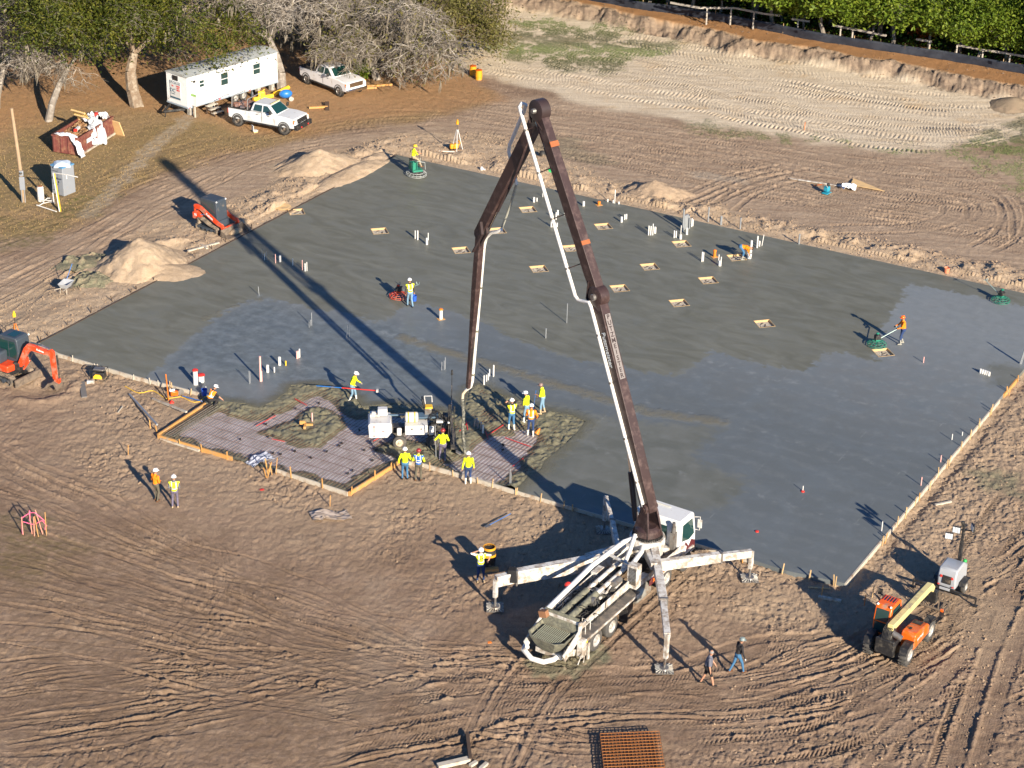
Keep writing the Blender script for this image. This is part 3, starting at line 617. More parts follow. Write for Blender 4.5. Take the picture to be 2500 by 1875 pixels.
def conc_mat():
    m=bpy.data.materials.new('fresh_concrete'); m.use_nodes=True; t=m.node_tree; L=t.links; b=t.nodes['Principled BSDF']
    at=_n(t,'ShaderNodeAttribute'); at.attribute_name='sA'; s=_n(t,'ShaderNodeSeparateColor'); L.new(at.outputs['Color'],s.inputs[0])
    at2=_n(t,'ShaderNodeAttribute'); at2.attribute_name='sB'; s2=_n(t,'ShaderNodeSeparateColor'); L.new(at2.outputs['Color'],s2.inputs[0])
    cv=_n(t,'ShaderNodeCombineXYZ'); L.new(s2.outputs[0],cv.inputs[0]); L.new(s2.outputs[1],cv.inputs[1])
    def M(op,a,bv):
        r=_n(t,'ShaderNodeMath',operation=op)
        for i,x in enumerate((a,bv)):
            if x is None: continue
            if isinstance(x,(int,float)): r.inputs[i].default_value=x
            else: L.new(x,r.inputs[i])
        return r.outputs[0]
    def noise(sc,det=6,rough=0.6,s3=(1,1,1),dist=0.0):
        mp=_n(t,'ShaderNodeMapping'); mp.inputs['Scale'].default_value=[q*60 for q in s3]; L.new(cv.outputs[0],mp.inputs[0])
        n=_n(t,'ShaderNodeTexNoise'); n.inputs['Scale'].default_value=sc; n.inputs['Detail'].default_value=det; n.inputs['Roughness'].default_value=rough; n.inputs['Distortion'].default_value=dist; L.new(mp.outputs[0],n.inputs['Vector']); return n.outputs['Fac']
    def rng(x,a,bb,c=0,d=1):
        r=_n(t,'ShaderNodeMapRange'); L.new(x,r.inputs[0]); r.inputs[1].default_value=a; r.inputs[2].default_value=bb; r.inputs[3].default_value=c; r.inputs[4].default_value=d; return r.outputs[0]
    def mix(f,a,c):
        r=_n(t,'ShaderNodeMix',data_type='RGBA')
        if isinstance(f,float): r.inputs[0].default_value=f
        else: L.new(f,r.inputs[0])
        for q,x in ((6,a),(7,c)):
            if isinstance(x,tuple): r.inputs[q].default_value=(*x,1)
            else: L.new(x,r.inputs[q])
        return r.outputs[2]
    nb=noise(0.5,6,.6,dist=.6); nm=noise(1.6,7,.65); nf=noise(16,5,.8); nff=noise(55,3,.9); swirl=noise(.30,5,.55,(1,2.4,1),2.0); strk=noise(.45,7,.65,(0.5,1.7,1),1.6)
    def edge(sig,amp,w,n):   # zone edge at 0.5 -> metres
        d=M('ADD',M('MULTIPLY',M('SUBTRACT',sig,0.5),8.0),M('MULTIPLY',M('SUBTRACT',n,0.5),amp)); return rng(d,-w,w)
    sm=edge(s.outputs[0],2.2,.10,nm); wet=edge(s.outputs[1],3.5,1.0,nb); ol=edge(s.outputs[2],3.0,.35,nm)
    fresh=mix(rng(swirl,.35,.65),(0.136,0.134,0.098),(0.190,0.191,0.155)); fresh=mix(rng(strk,.4,.7,0,.35),fresh,(0.112,0.115,0.094)); fresh=mix(rng(nb,.5,.72,0,.6),fresh,(0.150,0.164,0.156))
    smooth=mix(rng(nb,.3,.7),(0.150,0.172,0.184),(0.215,0.242,0.262)); smooth=mix(rng(nm,.52,.8,0,.7),smooth,(0.31,0.33,0.335)); smooth=mix(rng(nb,.35,.6),smooth,mix(.6,smooth,(0.138,0.147,0.150)))  # trowelled grey, with the blue sheen of the reflected sky put into the colour
    wetc=mix(rng(nm,.4,.7),(0.112,0.132,0.142),(0.18,0.212,0.232))  # wet concrete, its bluish sheen painted into the colour
    far=M('MULTIPLY',rng(s2.outputs[1],.36,.50),rng(s2.outputs[0],.48,.66)); smooth=mix(M('MULTIPLY',far,rng(nm,.3,.6,.5,1)),smooth,(0.225,0.248,0.262))  # pale sky sheen painted over the far right of the slab
    smooth=mix(M('MULTIPLY',M('MULTIPLY',at2.outputs['Alpha'],rng(nb,.3,.55,.6,1)),.8),smooth,(0.112,0.130,0.140))
    c=mix(wet,smooth,wetc); c=mix(ol,c,mix(rng(nb,.4,.6),(0.125,0.130,0.108),(0.155,0.162,0.146)))
    # pale wash lines left by the float at the joint of passes
    ln=M('ABSOLUTE',M('SUBTRACT',M('FRACT',M('MULTIPLY',s2.outputs[0],60/3.1),None),0.5),None)
    lnm=M('MULTIPLY',rng(ln,.485,.497),rng(nm,.45,.6)); c=mix(M('MULTIPLY',M('MULTIPLY',lnm,rng(nb,.5,.6)),.4),c,(0.30,0.32,0.33))
    ln2=M('ABSOLUTE',M('SUBTRACT',M('FRACT',M('ADD',M('MULTIPLY',s2.outputs[1],60/6.3),M('MULTIPLY',nb,.25)),None),0.5),None)
    c=mix(M('MULTIPLY',rng(ln2,.465,.49),rng(nm,.52,.64,0,.3)),c,(0.33,0.345,0.345))
    # float arcs
    wv=_n(t,'ShaderNodeTexWave'); wv.wave_type='RINGS'; mp=_n(t,'ShaderNodeMapping'); mp.inputs['Scale'].default_value=(60,60,60); mp.inputs['Location'].default_value=(-21,-12,0); L.new(cv.outputs[0],mp.inputs[0]); L.new(mp.outputs[0],wv.inputs['Vector']); wv.inputs['Scale'].default_value=.22; wv.inputs['Distortion'].default_value=14; wv.inputs['Detail'].default_value=3; wv.inputs['Detail Scale'].default_value=.35
    fresh=mix(M('MULTIPLY',rng(wv.outputs['Fac'],.3,.9,0,.28),rng(nb,.35,.6)),fresh,(0.19,0.195,0.175)); c=mix(M('MULTIPLY',rng(wv.outputs['Fac'],.5,.95,0,.14),rng(nm,.4,.6)),c,(0.27,0.29,0.30))
    c=mix(sm,fresh,c); spk=noise(7,2,.5); c=mix(M('MULTIPLY',rng(spk,.70,.74,0,.5),rng(nb,.5,.6)),c,(0.30,0.30,0.27))
    # crisp pale rim where two pours meet
    d=M('ADD',M('MULTIPLY',M('SUBTRACT',s.outputs[0],0.5),8.0),M('MULTIPLY',M('SUBTRACT',nm,0.5),2.2))
    rim=M('MULTIPLY',rng(M('ABSOLUTE',d,None),.32,.05,0,.30),rng(nb,.45,.6)); c=mix(rim,c,(0.22,0.24,0.245))
    tr=rng(M('ADD',M('MULTIPLY',at.outputs['Alpha'],8.0),M('MULTIPLY',nm,1.3)),1.25,.75); c=mix(M('MULTIPLY',tr,rng(nf,.35,.6,.3,1)),c,(0.215,0.190,0.125))
    sk=rng(M('ADD',M('MULTIPLY',s2.outputs[2],8.0),M('MULTIPLY',nm,1.4)),1.5,.8); c=mix(sk,c,mix(rng(nf,.3,.7),(0.085,0.083,0.055),(0.185,0.175,0.125)))
    c=mix(rng(nff,.3,.75,0,.38),c,(0.085,0.09,0.085)); c=mix(rng(nf,.55,.8,0,.25),c,(0.20,0.21,0.20))
    L.new(c,b.inputs['Base Color'])
    r=rng(nb,.35,.65,.42,.58); r=M('SUBTRACT',r,M('MULTIPLY',wet,.10)); L.new(r,b.inputs['Roughness']); b.inputs['Specular IOR Level'].default_value=0.25
    hh=M('ADD',M('MULTIPLY',nf,.35),M('MULTIPLY',strk,.25)); hh=M('ADD',hh,M('MULTIPLY',M('MULTIPLY',M('MAXIMUM',sk,tr),nf),4.0)); hh=M('ADD',hh,M('MULTIPLY',nff,.15))
    bm=_n(t,'ShaderNodeBump'); bm.inputs['Strength'].default_value=.5; bm.inputs['Distance'].default_value=.03; L.new(hh,bm.inputs['Height']); L.new(bm.outputs[0],b.inputs['Normal'])
    return m
MCONC=conc_mat(); me.materials.append(MCONC)
slab=bpy.data.objects.new('concrete_slab',me); COL.objects.link(slab); slab['kind']='structure'
print('slab',time.time()-T0)
# ---- the bay still being poured: membrane below, heaps of wet concrete, steel mat
n=260; xs=np.linspace(-20,6,n*2); yss=np.linspace(86.5,105,n); RX,RY=np.meshgrid(xs,yss); rsd=psd(RX,RY,ROUGH,3.0)
edge_d=lined(RX,RY,[tuple(GS(*p)[:2]) for p in ROUGH_PX])
isl=psd(RX,RY,[tuple(c2(*p,SZ)[:2]) for p in [(145,620),(250,560),(330,520),(410,470),(480,435),(560,432),(620,440),(760,500),(740,590),(690,660),(600,730),(570,750),(430,740),(250,690)]],3.0)
scr=psd(RX,RY,[tuple(c2(*p,SZ)[:2]) for p in [(1010,760),(1150,700),(1260,680),(1400,700),(1560,700),(1650,560),(1700,500),(1800,430),(1990,560),(2040,640),(1900,640),(1750,740),(1560,860),(1400,880),(1200,870),(1100,800)]],3.0)
rgt=psd(RX,RY,[tuple(GS(*p)[:2]) for p in [(1170,939),(1230,965),(1290,985),(1333,1001),(1400,1015),(1430,1028),(1410,1055),(1380,1085),(1330,1125),(1322,1145),(1290,1165),(1262,1192),(1240,1185),(1290,1120),(1310,1060),(1290,1040),(1250,1040),(1215,1030),(1180,1000),(1150,975)]],3.0)
fmb=np.clip(0.75-lined(RX,RY,[tuple(GS(*p)[:2]) for p in [(503,984),(386,1061),(568,1115),(674,1144),(850,1201),(977,1122),(1037,1132),(1106,1151)]]),-3,1)-0.15
nn=fbm(RX/1.1,RY/1.1,4,3); nf_=fbm(RX/0.28,RY/0.28,3,5); clod_=np.abs(fbm(RX/0.45,RY/0.45,3,4))
mask=np.maximum.reduce([np.clip(1.15-edge_d,-3,1),isl,scr+0.1,rgt+.1,fmb*.8])+0.55*nn
hgt=0.02+sstep(-0.15,0.55,mask)*(0.115+0.07*nn+0.20*clod_+0.06*nf_); 
hgt=np.where(fmb>0.0,np.minimum(hgt,0.075+0.04*nf_),hgt)
hgt=np.maximum(hgt,0.012+0.012*nf_)+np.clip(1-edge_d/.5,0,1)*0.03
hgt=np.minimum(hgt,np.where(edge_d<.12,.19,.33))
# crumpled membrane wave
keepv=rsd>-0.03
idx=-np.ones(RX.shape,int); idx[keepv]=np.arange(keepv.sum())
qq=np.stack([idx[:-1,:-1],idx[:-1,1:],idx[1:,1:],idx[1:,:-1]],-1).reshape(-1,4); qq=qq[(qq>=0).all(1)]
me=bpy.data.meshes.new('wet_concrete'); me.from_pydata(np.stack([RX[keepv],RY[keepv],hgt[keepv]],-1).tolist(),[],qq.tolist()); me.update()
me.polygons.foreach_set('use_smooth',[True]*len(me.polygons))
mk=np.clip(sstep(-0.25,0.12,mask),0,1)[keepv]; z=mk*0; cattr(me,'pA',mk,np.clip(sstep(0,.25,fmb),0,1)[keepv],z,z)
def pour_mat():
    m=bpy.data.materials.new('pour_bay'); m.use_nodes=True; t=m.node_tree; L=t.links; b=t.nodes['Principled BSDF']
    at=_n(t,'ShaderNodeAttribute'); at.attribute_name='pA'; s=_n(t,'ShaderNodeSeparateColor'); L.new(at.outputs['Color'],s.inputs[0])
    g=_n(t,'ShaderNodeNewGeometry')
    def nz(sc,d=5,r=.7):
        q=_n(t,'ShaderNodeTexNoise'); q.inputs['Scale'].default_value=sc; q.inputs['Detail'].default_value=d; q.inputs['Roughness'].default_value=r; L.new(g.outputs['Position'],q.inputs['Vector']); return q.outputs['Fac']
    def mx(f,a,c,lo=None,hi=None):
        if lo is not None:
            r0=_n(t,'ShaderNodeMapRange'); L.new(f,r0.inputs[0]); r0.inputs[1].default_value=lo; r0.inputs[2].default_value=hi; f=r0.outputs[0]
        r=_n(t,'ShaderNodeMix',data_type='RGBA'); L.new(f,r.inputs[0])
        for q,x in ((6,a),(7,c)):
            if isinstance(x,tuple): r.inputs[q].default_value=(*x,1)
            else: L.new(x,r.inputs[q])
        return r.outputs[2]
    n1=nz(1.3);n2=nz(7);n3=nz(30,3)
    memb=mx(n1,(0.36,0.315,0.29),(0.54,0.50,0.50),.38,.62); memb=mx(n2,memb,(0.66,0.66,0.71),.6,.72); memb=mx(n3,memb,(0.33,0.27,0.24),.5,.8)
    wetc=mx(n2,(0.125,0.115,0.070),(0.235,0.22,0.15),.3,.7); wetc=mx(n3,wetc,(0.05,0.05,0.035),.5,.8)
    c=mx(s.outputs[0],memb,wetc,.3,.7); L.new(c,b.inputs['Base Color']); b.inputs['Roughness'].default_value=.55; b.inputs['Specular IOR Level'].default_value=.35
    bm=_n(t,'ShaderNodeBump'); bm.inputs['Strength'].default_value=.8; bm.inputs['Distance'].default_value=.04; L.new(n2,bm.inputs['Height']); L.new(bm.outputs[0],b.inputs['Normal']); return m
MPOUR=pour_mat(); me.materials.append(MPOUR); po=bpy.data.objects.new('wet_concrete',me); COL.objects.link(po); tag(po,'olive wet concrete heaps and plastic membrane in the bay being poured',None,kind='stuff')
# steel reinforcing mat: bars in both slab directions
M_rust=mat('rusty_steel',(0.24,0.13,0.085),.75,.3,.3,20,(0.07,0.04,0.03),.6,dscale=8)
M_gst=mat('muddy_steel',(0.26,0.24,0.20),.6,.4,.2,20,(0.12,0.11,0.08),.5,dscale=6)
RP=[Vector((p[0],p[1])) for p in ROUGH]
def clipline(p,d,poly):
    ts_=[]
    for i in range(len(poly)):
        a=poly[i];b=poly[(i+1)%len(poly)]; e=b-a; den=d.x*e.y-d.y*e.x
        if abs(den)<1e-9: continue
        w=a-p; t=(w.x*e.y-w.y*e.x)/den; u_=(w.x*d.y-w.y*d.x)/den
        if 0<=u_<1: ts_.append(t)
    ts_.sort(); return list(zip(ts_[0::2],ts_[1::2]))
mat_t=thing('reinforcing_mat','rusty steel reinforcing mat lying in the unpoured corner bay','steel mat',(0,0,0))
U2=Vector((UX.x,UX.y));V2=Vector((VX.x,VX.y)); O2=Vector((Ac.x,Ac.y))
mbA=MB();mbB=MB()
for i in range(-30,180):
    vv=-6+i*0.8
    if vv>12: break
    for a,b in clipline(O2+V2*vv,U2,RP):
        if b-a>.4:
            p=O2+V2*vv; mbA.bar((*(p+U2*(a+.15)),.115+.01*math.sin(i)),(*(p+U2*(b-.15)),.115+.01*math.cos(i*2)),.013)
for i in range(0,160):
    uu=11.5+i*0.21
    if uu>35: break
    for a,b in clipline(O2+U2*uu,V2,RP):
        if b-a>.4:
            p=O2+U2*uu; mbB.bar((*(p+V2*(a+.15)),.139),(*(p+V2*(b-.15)),.139),.015)
mbA.build('long_bars',M_rust,mat_t,smooth=0); mbB.build('cross_bars',M_rust,mat_t,smooth=0)
mb=MB()
for i in range(4):   # brighter edge beam bars along the left form
    for j in (0,):
        p=O2+U2*(12.75+.16*i)+V2*(-4.8); q_=O2+U2*(12.75+.16*i)+V2*(-.6); mb.bar((*p,.15),(*q_,.17),.03)
for i in range(26): 
    p=O2+U2*12.7+V2*(-4.8+.16*i); mb.bar((*p,.14),(*(p+U2*.7),.15),.02)
mb.build('edge_bars',M_gst,mat_t,smooth=0)
mb=MB(); rg=random.Random(3)
for i in range(170):
    x,y=rg.uniform(-18,4),rg.uniform(88,104)
    if psd(np.array([x]),np.array([y]),ROUGH,3)[0]>.4: mb.box((x,y,.12),(.12,.07,.09),rg.uniform(0,3))
mb.build('spacer_blocks',mat('black_chair',(0.02,0.02,0.022),.6),mat_t,smooth=0).__setitem__('kind','stuff')
# red chalk/tape lines on the mat
M_red=paint('red_paint',(0.62,0.035,0.025),.5,.15)
mb=MB()
for a,b in [((1700,560),(1720,670)),((1650,640),(1720,570)),((1850,640),(1870,700)),((1870,670),(1990,590)),((2000,690),(2200,760)),((380,390),(470,440)),((80,600),(230,520)),((2060,910),(2140,850)),((980,720),(1030,690)),((200,700),(300,720))]:
    p=c2(*a,.17);q_=c2(*b,.17); MB().bar(p,q_,.04,.02).build('red_tape',M_red,mat_t,smooth=0)
# ---- box-outs
M_wood=mat('form_timber',(0.50,0.34,0.17),.8,0,.25,9,(0.30,0.26,0.2),.35,dscale=3)
M_woodo=mat('orange_timber',(0.52,0.27,0.08),.75,0,.2,8,(0.35,0.27,0.18),.35,dscale=2.5)
M_woodg=mat('mortar_timber',(0.46,0.42,0.35),.85,0,.2,6,(0.30,0.21,0.14),.4,dscale=2)
M_woodd=mat('dark_timber',(0.07,0.045,0.03),.8,0,.3,6)
M_grey=mat('dry_mortar',(0.42,0.40,0.35),.9,0,.35,14,(0.12,0.11,0.1),.5,dscale=9,bump=.4)
BXL=['nearest the folded boom tip','beside the twin pipe stubs behind the trowel operator','partly hidden behind the black boom elbow','just right of the hanging delivery pipe','right of the long black boom, in the back row','directly left of the long black boom','between the two legs of the boom','in front of the grey conduit cluster','at the feet of the bending worker','in the middle of the slab right of the boom elbow','between bending worker and the two front box-outs','just right of the boom elbow','below the centre box-out, right of the lower boom','standing alone right of the slab centre','under the rim of the green power trowel','at the left slab edge']
for c,l in zip(BOXES,BXL):
    t=thing('box_out','square timber box-out '+l,'box-out',(c.x,c.y,SZ),BA,'square box-outs in the slab')
    for i,(dx,dy,sx,sy) in enumerate(((0,.485,1.02,.035),(0,-.485,1.02,.035),(.485,0,.035,.93),(-.485,0,.035,.93))):
        MB().box((dx,dy,-.07),(sx,sy,.16)).build('side_board',M_wood,t,smooth=0)
    m_=MB(); m_.box((0,0,-.13),(.93,.93,.02)); 
    for k_ in range(5): m_.box((rg.uniform(-.3,.3),rg.uniform(-.3,.3),-.115),(.25,.04,.02),rg.uniform(0,3))
    m_.build('floor',mat('mortar_floor',(0.50,0.45,0.37),.9,0,.35,14,(0.2,0.18,0.15),.5,dscale=9),t,smooth=0)
    m_=MB(); 
    for k_ in range(3): m_.bar((rg.uniform(-.3,.1),-.3+.2*k_,-.10),(rg.uniform(0,.3),-.1+.2*k_,-.09),.02)
    m_.build('anchor_rods',M_woodd,t,smooth=0)
# ---- form boards
def board(p,q_,label,m,h=.24,w=.045,top=.215,name='form_board',grp='form boards round the slab',sag=0):
    p=Vector(p[:2]);q_=Vector(q_[:2]); d=(q_-p); L_=d.length; t=MB(); nseg=max(1,int(L_/.8)); 
    pts=[]
    for i in range(nseg+1):
        f=i/nseg; pts.append((p+d*f))
    t.box((L_/2,0,0),(L_-.01,w,h)); o=t.build(name,m,None,smooth=0); c=p; o.location=(p.x,p.y,top-h/2); o.rotation_euler=(0,0,math.atan2(d.y,d.x)); tag(o,label,'form board',grp); return o
fr=[Ac]+[GS(*p) for p in FRONT[:3]]
side=lambda p,q_,o=.04: [Vector((a.x,a.y,0))+Vector((q_[1]-p[1],-(q_[0]-p[0]),0)).normalized()*o for a in (p,q_)]
def runb(P,labels,m,**k):
    for i in range(len(P)-1):
        a,b=side(P[i],P[i+1]); board(a,b,labels[i] if isinstance(labels,list) else labels,m,**k)
runb(fr,['mortar-grey form board at the far left front edge','mortar-grey form board behind the yellow generator','mortar-grey form board behind the chainsaw'],M_woodg,w=.08)
C1_,C2_,Ea,Eb,C3_,C4_=[GS(*p) for p in [(503,984),(386,1061),(568,1115),(674,1144),(850,1201),(977,1122)]]
runb([C1_,C2_],'bright orange form board left of the steel mat',M_woodo,h=.3,w=.09)
runb([C2_,Ea],'orange form board along the near side of the steel mat',M_woodo,h=.3,w=.07)
runb([Eb,C3_],'mortar-grey form board along the near side of the steel mat',M_woodg,w=.07)
runb([C3_,C4_],'orange form board stepping back towards the two onlookers',M_woodo,h=.32,w=.09)
f2=[C4_]+[GS(*p) for p in FR2[:6]]
runb(f2[:4],['short grey form board behind the man in the blue vest','mortar-grey form board at the feet of the man in white boots','mortar-grey form board between pour bay and boom shadow'],M_woodg,w=.08)
runb(f2[3:],['form board running into the truck shadow','buried form board behind the outrigger','buried form board right of the truck cab'],M_woodg,h=.2,top=.203)
rt=[Ec]
for f in (.15,.3,.45,.6,.62,.68,1.0): rt.append(Ec+VX*(37.4*f))
runb(rt[:5],['pale form board nearest the light tower','pale form board above the tower shadow','pale form board halfway up the right edge','pale form board near the five white pipe stubs'],M_woodg,h=.26,w=.08)
runb(rt[5:7],'bright orange form board at the upper right edge',M_woodo,h=.3,w=.08)
bk=[Bc+UX*(i*4.5) for i in range(11)]; lf=[Bc+(Ac-Bc)*(i/8) for i in range(9)]
for i in range(8):
    a,b=side(lf[i],lf[i+1],.03); board(a,b,'dark form board along the left slab edge, %s from the far corner'%(['first','second','third','fourth','fifth','sixth','seventh','last'][i]),M_woodd,h=.2,top=.23,w=.05)
# ---- stakes
def outward(p,dist=.10):
    x,y=p.x,p.y
    for _ in range(6):
        q=psd(np.array([x,x+.05,x]),np.array([y,y,y+.05]),SLAB_ALL,8.0)
        if q[0]<=-dist+.02: break
        g_=np.array([q[1]-q[0],q[2]-q[0]]); g_/=np.linalg.norm(g_)+1e-9; s_=q[0]+dist; x-=g_[0]*s_; y-=g_[1]*s_
    return Vector((x,y,0))
def stake(p,h=.42,m=None,lean=(0,0),label='',grp=None,w=.05,z=None):
    z=height(p.x,p.y)-.1 if z is None else z
    if z>.05: z=-0.02
    t=MB(); t.bar((0,0,0),(lean[0],lean[1],h+.1),w,w*.8); o=t.build('wooden_stake',m or M_wood,None,smooth=0); o.location=(p.x,p.y,z); o.rotation_euler=(0,0,rg.uniform(0,3)); tag(o,label,'stake',grp); return o
NTH=['first','second','third','fourth','fifth','sixth','seventh','eighth','ninth','tenth','eleventh','twelfth','13th','14th','15th','16th']
def nth(i,n): return '' if n<2 else (', leftmost' if i==0 else (', rightmost' if i==n-1 else ', %s from left'%NTH[i]))
def stakes(f,pts,label,grp,m=None,h=.42,**k):
    for i,p in enumerate(sorted(pts)):
        q=outward(f(*p)); stake(q,h+rg.uniform(-.08,.08),m,(rg.uniform(-.07,.07),rg.uniform(-.07,.07)),label+nth(i,len(pts)),grp,**k)
stakes(a1,[(590,1350),(748,1415),(775,1415),(1055,1488),(1175,1530),(1218,1555)],'grey wooden stake holding the left front form board','stakes on the left front form',M_woodg,h=.36)
stakes(a0,[(1325,150),(1345,150),(1470,205)],'wooden stake between chainsaw and slab','stakes by the chainsaw')
stakes(a0,[(1430,568),(1590,625),(1785,678),(1212,490),(1160,455)],'orange wooden stake on the near side of the steel mat','stakes by the steel mat',M_woodo)
stakes(c2,[(380,985),(610,1070),(805,1135),(1080,930),(940,1000)],'orange wooden stake bracing the form at the stepped corner','stakes at the stepped corner',M_woodo,h=.55)
stakes(c2,[(1445,915),(1615,975),(1815,1025),(1915,1062),(2115,1105)],'pale wooden stake on the form near the man in white boots','stakes near the hose',M_wood)
stakes(c3,[(375,165),(560,215),(745,258),(815,280)],'pale wooden stake on the form beside the truck shadow','stakes by the truck shadow',M_wood)
stakes(c3,[(2105,690),(2178,688)],'yellowish stake behind the front right outrigger','stakes behind the outrigger',M_woodo,h=.5)
stakes(c4,[(368,1560),(560,1622),(568,1600),(768,1650),(755,1655)],'pale wooden stake along the front edge near the slab corner','stakes near the front right corner',M_wood,h=.6)
stakes(c4,[(1118,1365),(1135,1320),(1235,1215),(1298,1145),(1370,1050),(1485,930),(1540,835),(1618,765),(1632,745),(1712,625),(1795,545),(1840,458),(1852,448),(1925,358),(1945,345)],'pale wooden stake bracing the right-hand form board','stakes on the right-hand form',M_wood,h=.5)
stakes(c4,[(1140,1340),(1392,1010),(2150,100),(2095,205),(2075,200)],'orange wooden stake bracing the right-hand form board','orange stakes on the right-hand form',M_woodo,h=.5)
stakes(a1,[(310,1228),(372,1188),(520,1108),(700,1008),(868,918),(1008,855),(1055,828),(1180,765),(1295,700),(1385,652),(1415,636),(1505,588),(1635,520),(1740,465),(1935,362)],'dark stake holding the left slab edge board','stakes on the left slab edge',M_woodd,h=.28,z=0.05)
# ---- pipe and conduit stubs cast into the slab
M_pvc=mat('white_pvc',(0.70,0.685,0.65),.4,0,.05,5,(0.4,0.36,0.3),.25,dscale=6)
M_pink=mat('pink_pvc',(0.72,0.40,0.36),.45,0,.15,9)
M_cond=mat('grey_conduit',(0.36,0.38,0.40),.4,.5,.1,5)
M_org=mat('orange_plastic',(0.75,0.20,0.02),.5,0,.1,5)
M_yel=paint('safety_yellow',(0.78,0.48,0.03),.45,.25)
def hpx(f,x,y0,y1,z=SZ):
    p=f(x,y0,z); d=Vector((p.x,p.y,0)).length; dist=math.hypot(d,CAMH); src=(y0-y1)/(3.16 if f is not b6 else 5.6); return src*dist/(FOC*(d/dist))
b6=Zf(1180,930,5.6)
def stub(f,lst,label,grp,m=M_pvc,r=.05,name='pipe_stub',cat='pipe'):
    for i_,it in enumerate(sorted(lst,key=lambda q:q[:2])):
        x,y0,y1=it[:3]; rad=it[3] if len(it)>3 else r; mm=it[4] if len(it)>4 else m; lx=(it[5] if len(it)>5 else x)-x
        p=f(x,y0,SZ); h=hpx(f,x,y0,y1); t=MB(); t.tube([(0,0,-.02),(lx*.008,0,h)],rad*.8,8); o=t.build(name,mm,None); o.location=(p.x,p.y,SZ); tag(o,label+nth(i_,len(lst)),cat,grp)
stub(a2,[(128,580,505,.02,M_cond),(145,585,535,.03),(160,585,520,.02,M_cond)],'thin pipe stub in the left end of the boom shadow','stubs in the boom shadow')
stub(a2,[(230,607,540,.03,M_pink),(363,625,575,.04),(437,660,585,.03,M_pink),(458,670,610,.045),(472,668,600,.03)],'slim pink and white pipe stub beside the boom shadow','stubs beside the boom shadow')
stub(a2,[(265,597,550,.085)],'thick short white pipe stub beside the boom shadow',None)
stub(a2,[(103,857,790,.025,M_cond,98)],'single thin grey stub left of the boom shadow',None)
stub(a2,[(489,1105,1060,.02),(500,1090,1045,.02),(509,1090,990,.025)],'thin grey stub on the wet left part of the slab','thin stubs on the wet part',M_cond)
stub(a2,[(778,1185,1075,.025,M_cond,786),(800,1175,1085,.025,M_cond,796)],'leaning thin grey stub at the edge of the narrow boom shadow','leaning stubs')
stub(a2,[(115,1520,1330,.07)],'tallest pink and white pipe stub near the front left',None,M_pink)
stub(a2,[(124,1520,1440,.04,M_pink)],'short pink stub beside the tallest pipe',None)
stub(a2,[(169,1450,1395,.1),(261,1395,1333,.1)],'thick white pipe stub in the front left row','thick front left stubs')
stub(a2,[(221,1450,1410,.045),(396,1345,1288,.06,M_pink),(406,1340,1285,.05,M_pink),(415,1335,1270,.05)],'slim pink pipe stub in the front left row','slim front left stubs')
stub(a2,[(309,1397,1362,.05)],'short yellow pipe stub in the front left row',None,M_yel)
stub(a2,[(28,1538,1440,.025),(36,1535,1445,.02)],'pair of thin grey stubs left of the tallest pipe','thin grey pair at front left',M_cond)
stub(a2,[(1307,420,357,.04),(1326,428,357,.055),(1407,430,375,.035)],'slim pipe stub above the trowel operator','slim stubs above the trowel operator')
stub(a2,[(1397,465,415,.09)],'thick white stub above the trowel operator',None)
stub(a2,[(1512,1435,1370,.025),(1530,1430,1360,.025),(1538,1425,1335,.03)],'thin grey stub between hose and boom shadow','thin stubs left of the tip',M_cond)
stub(a2,[(1838,1545,1475,.055),(1857,1520,1470,.04),(1870,1510,1460,.04),(1880,1480,1425,.04),(1912,1480,1395,.045)],'white stub in the rising row right of the boom tip','stubs right of the boom tip')
stub(a3,[(327,295,258,.09),(538,235,203,.1),(710,325,290,.1),(510,395,357,.08)],'thick white stub near the back slab edge','thick stubs near the back edge')
stub(a3,[(350,290,262),(395,255,222,.03),(896,293,272,.06),(938,302,280,.05),(982,310,292,.07),(562,395,342,.03)],'small white stub near the back slab edge','small stubs near the back edge')
stub(a3,[(950,305,200,.035)],'tall thin pole at the back slab edge',None)
stub(a3,[(460,488,412,.05),(472,488,450,.05),(497,430,375,.05),(505,485,455,.06)],'white stub in the group left of the long black boom','stubs left of the boom')
stub(a3,[(1003,450,408,.09),(1026,430,390,.05),(1039,425,388,.07)],'white stub in the back middle trio','back middle trio')
stub(a3,[(1211,550,478,.05),(1227,550,480,.05),(1243,550,463,.04),(1260,535,487,.1)],'white stub in the cluster of four left of the grey conduits','cluster of four stubs')
stub(a3,[(1408,570,515,.05),(1423,568,518,.05),(1458,580,545,.1),(1460,540,475,.03),(1506,545,495,.09)],'white stub in front of the grey conduit bundle','stubs before the conduits')
stub(a3,[(1475,520,350,.07),(1486,505,398,.09),(1496,500,395,.09),(1506,495,390,.09),(1518,490,400,.08),(1526,500,420,.06)],'tall grey conduit in the bundle near the back edge','grey conduit bundle',M_cond,name='conduit',cat='conduit')
stub(a3,[(1543,485,420,.05),(1553,480,430,.04)],'white stub right of the grey conduit bundle','stubs right of the conduits')
stub(a3,[(1671,445,335,.06),(1767,470,402,.05),(1774,470,405,.05),(1918,500,418,.06)],'grey steel post on the back slab edge','steel posts on the back edge',M_cond,name='steel_post',cat='post')
stub(a4,[(475,460,385,.07)],'lone grey steel post on the back slab edge at right',None,M_cond,name='steel_post',cat='post')
stub(a3,[(2048,648,558,.06),(2065,635,595,.07),(2085,632,548,.03,M_pvc,2095)],'white stub right of the bending worker','stubs right of the bending worker')
stub(a3,[(2000,685,592,.09)],'tall thick white pipe the bending worker leans over',None)
stub(a3,[(1622,755,680,.045),(1633,752,683,.04)],'slim white stub left of the orange floor drain','pair left of the orange drain')
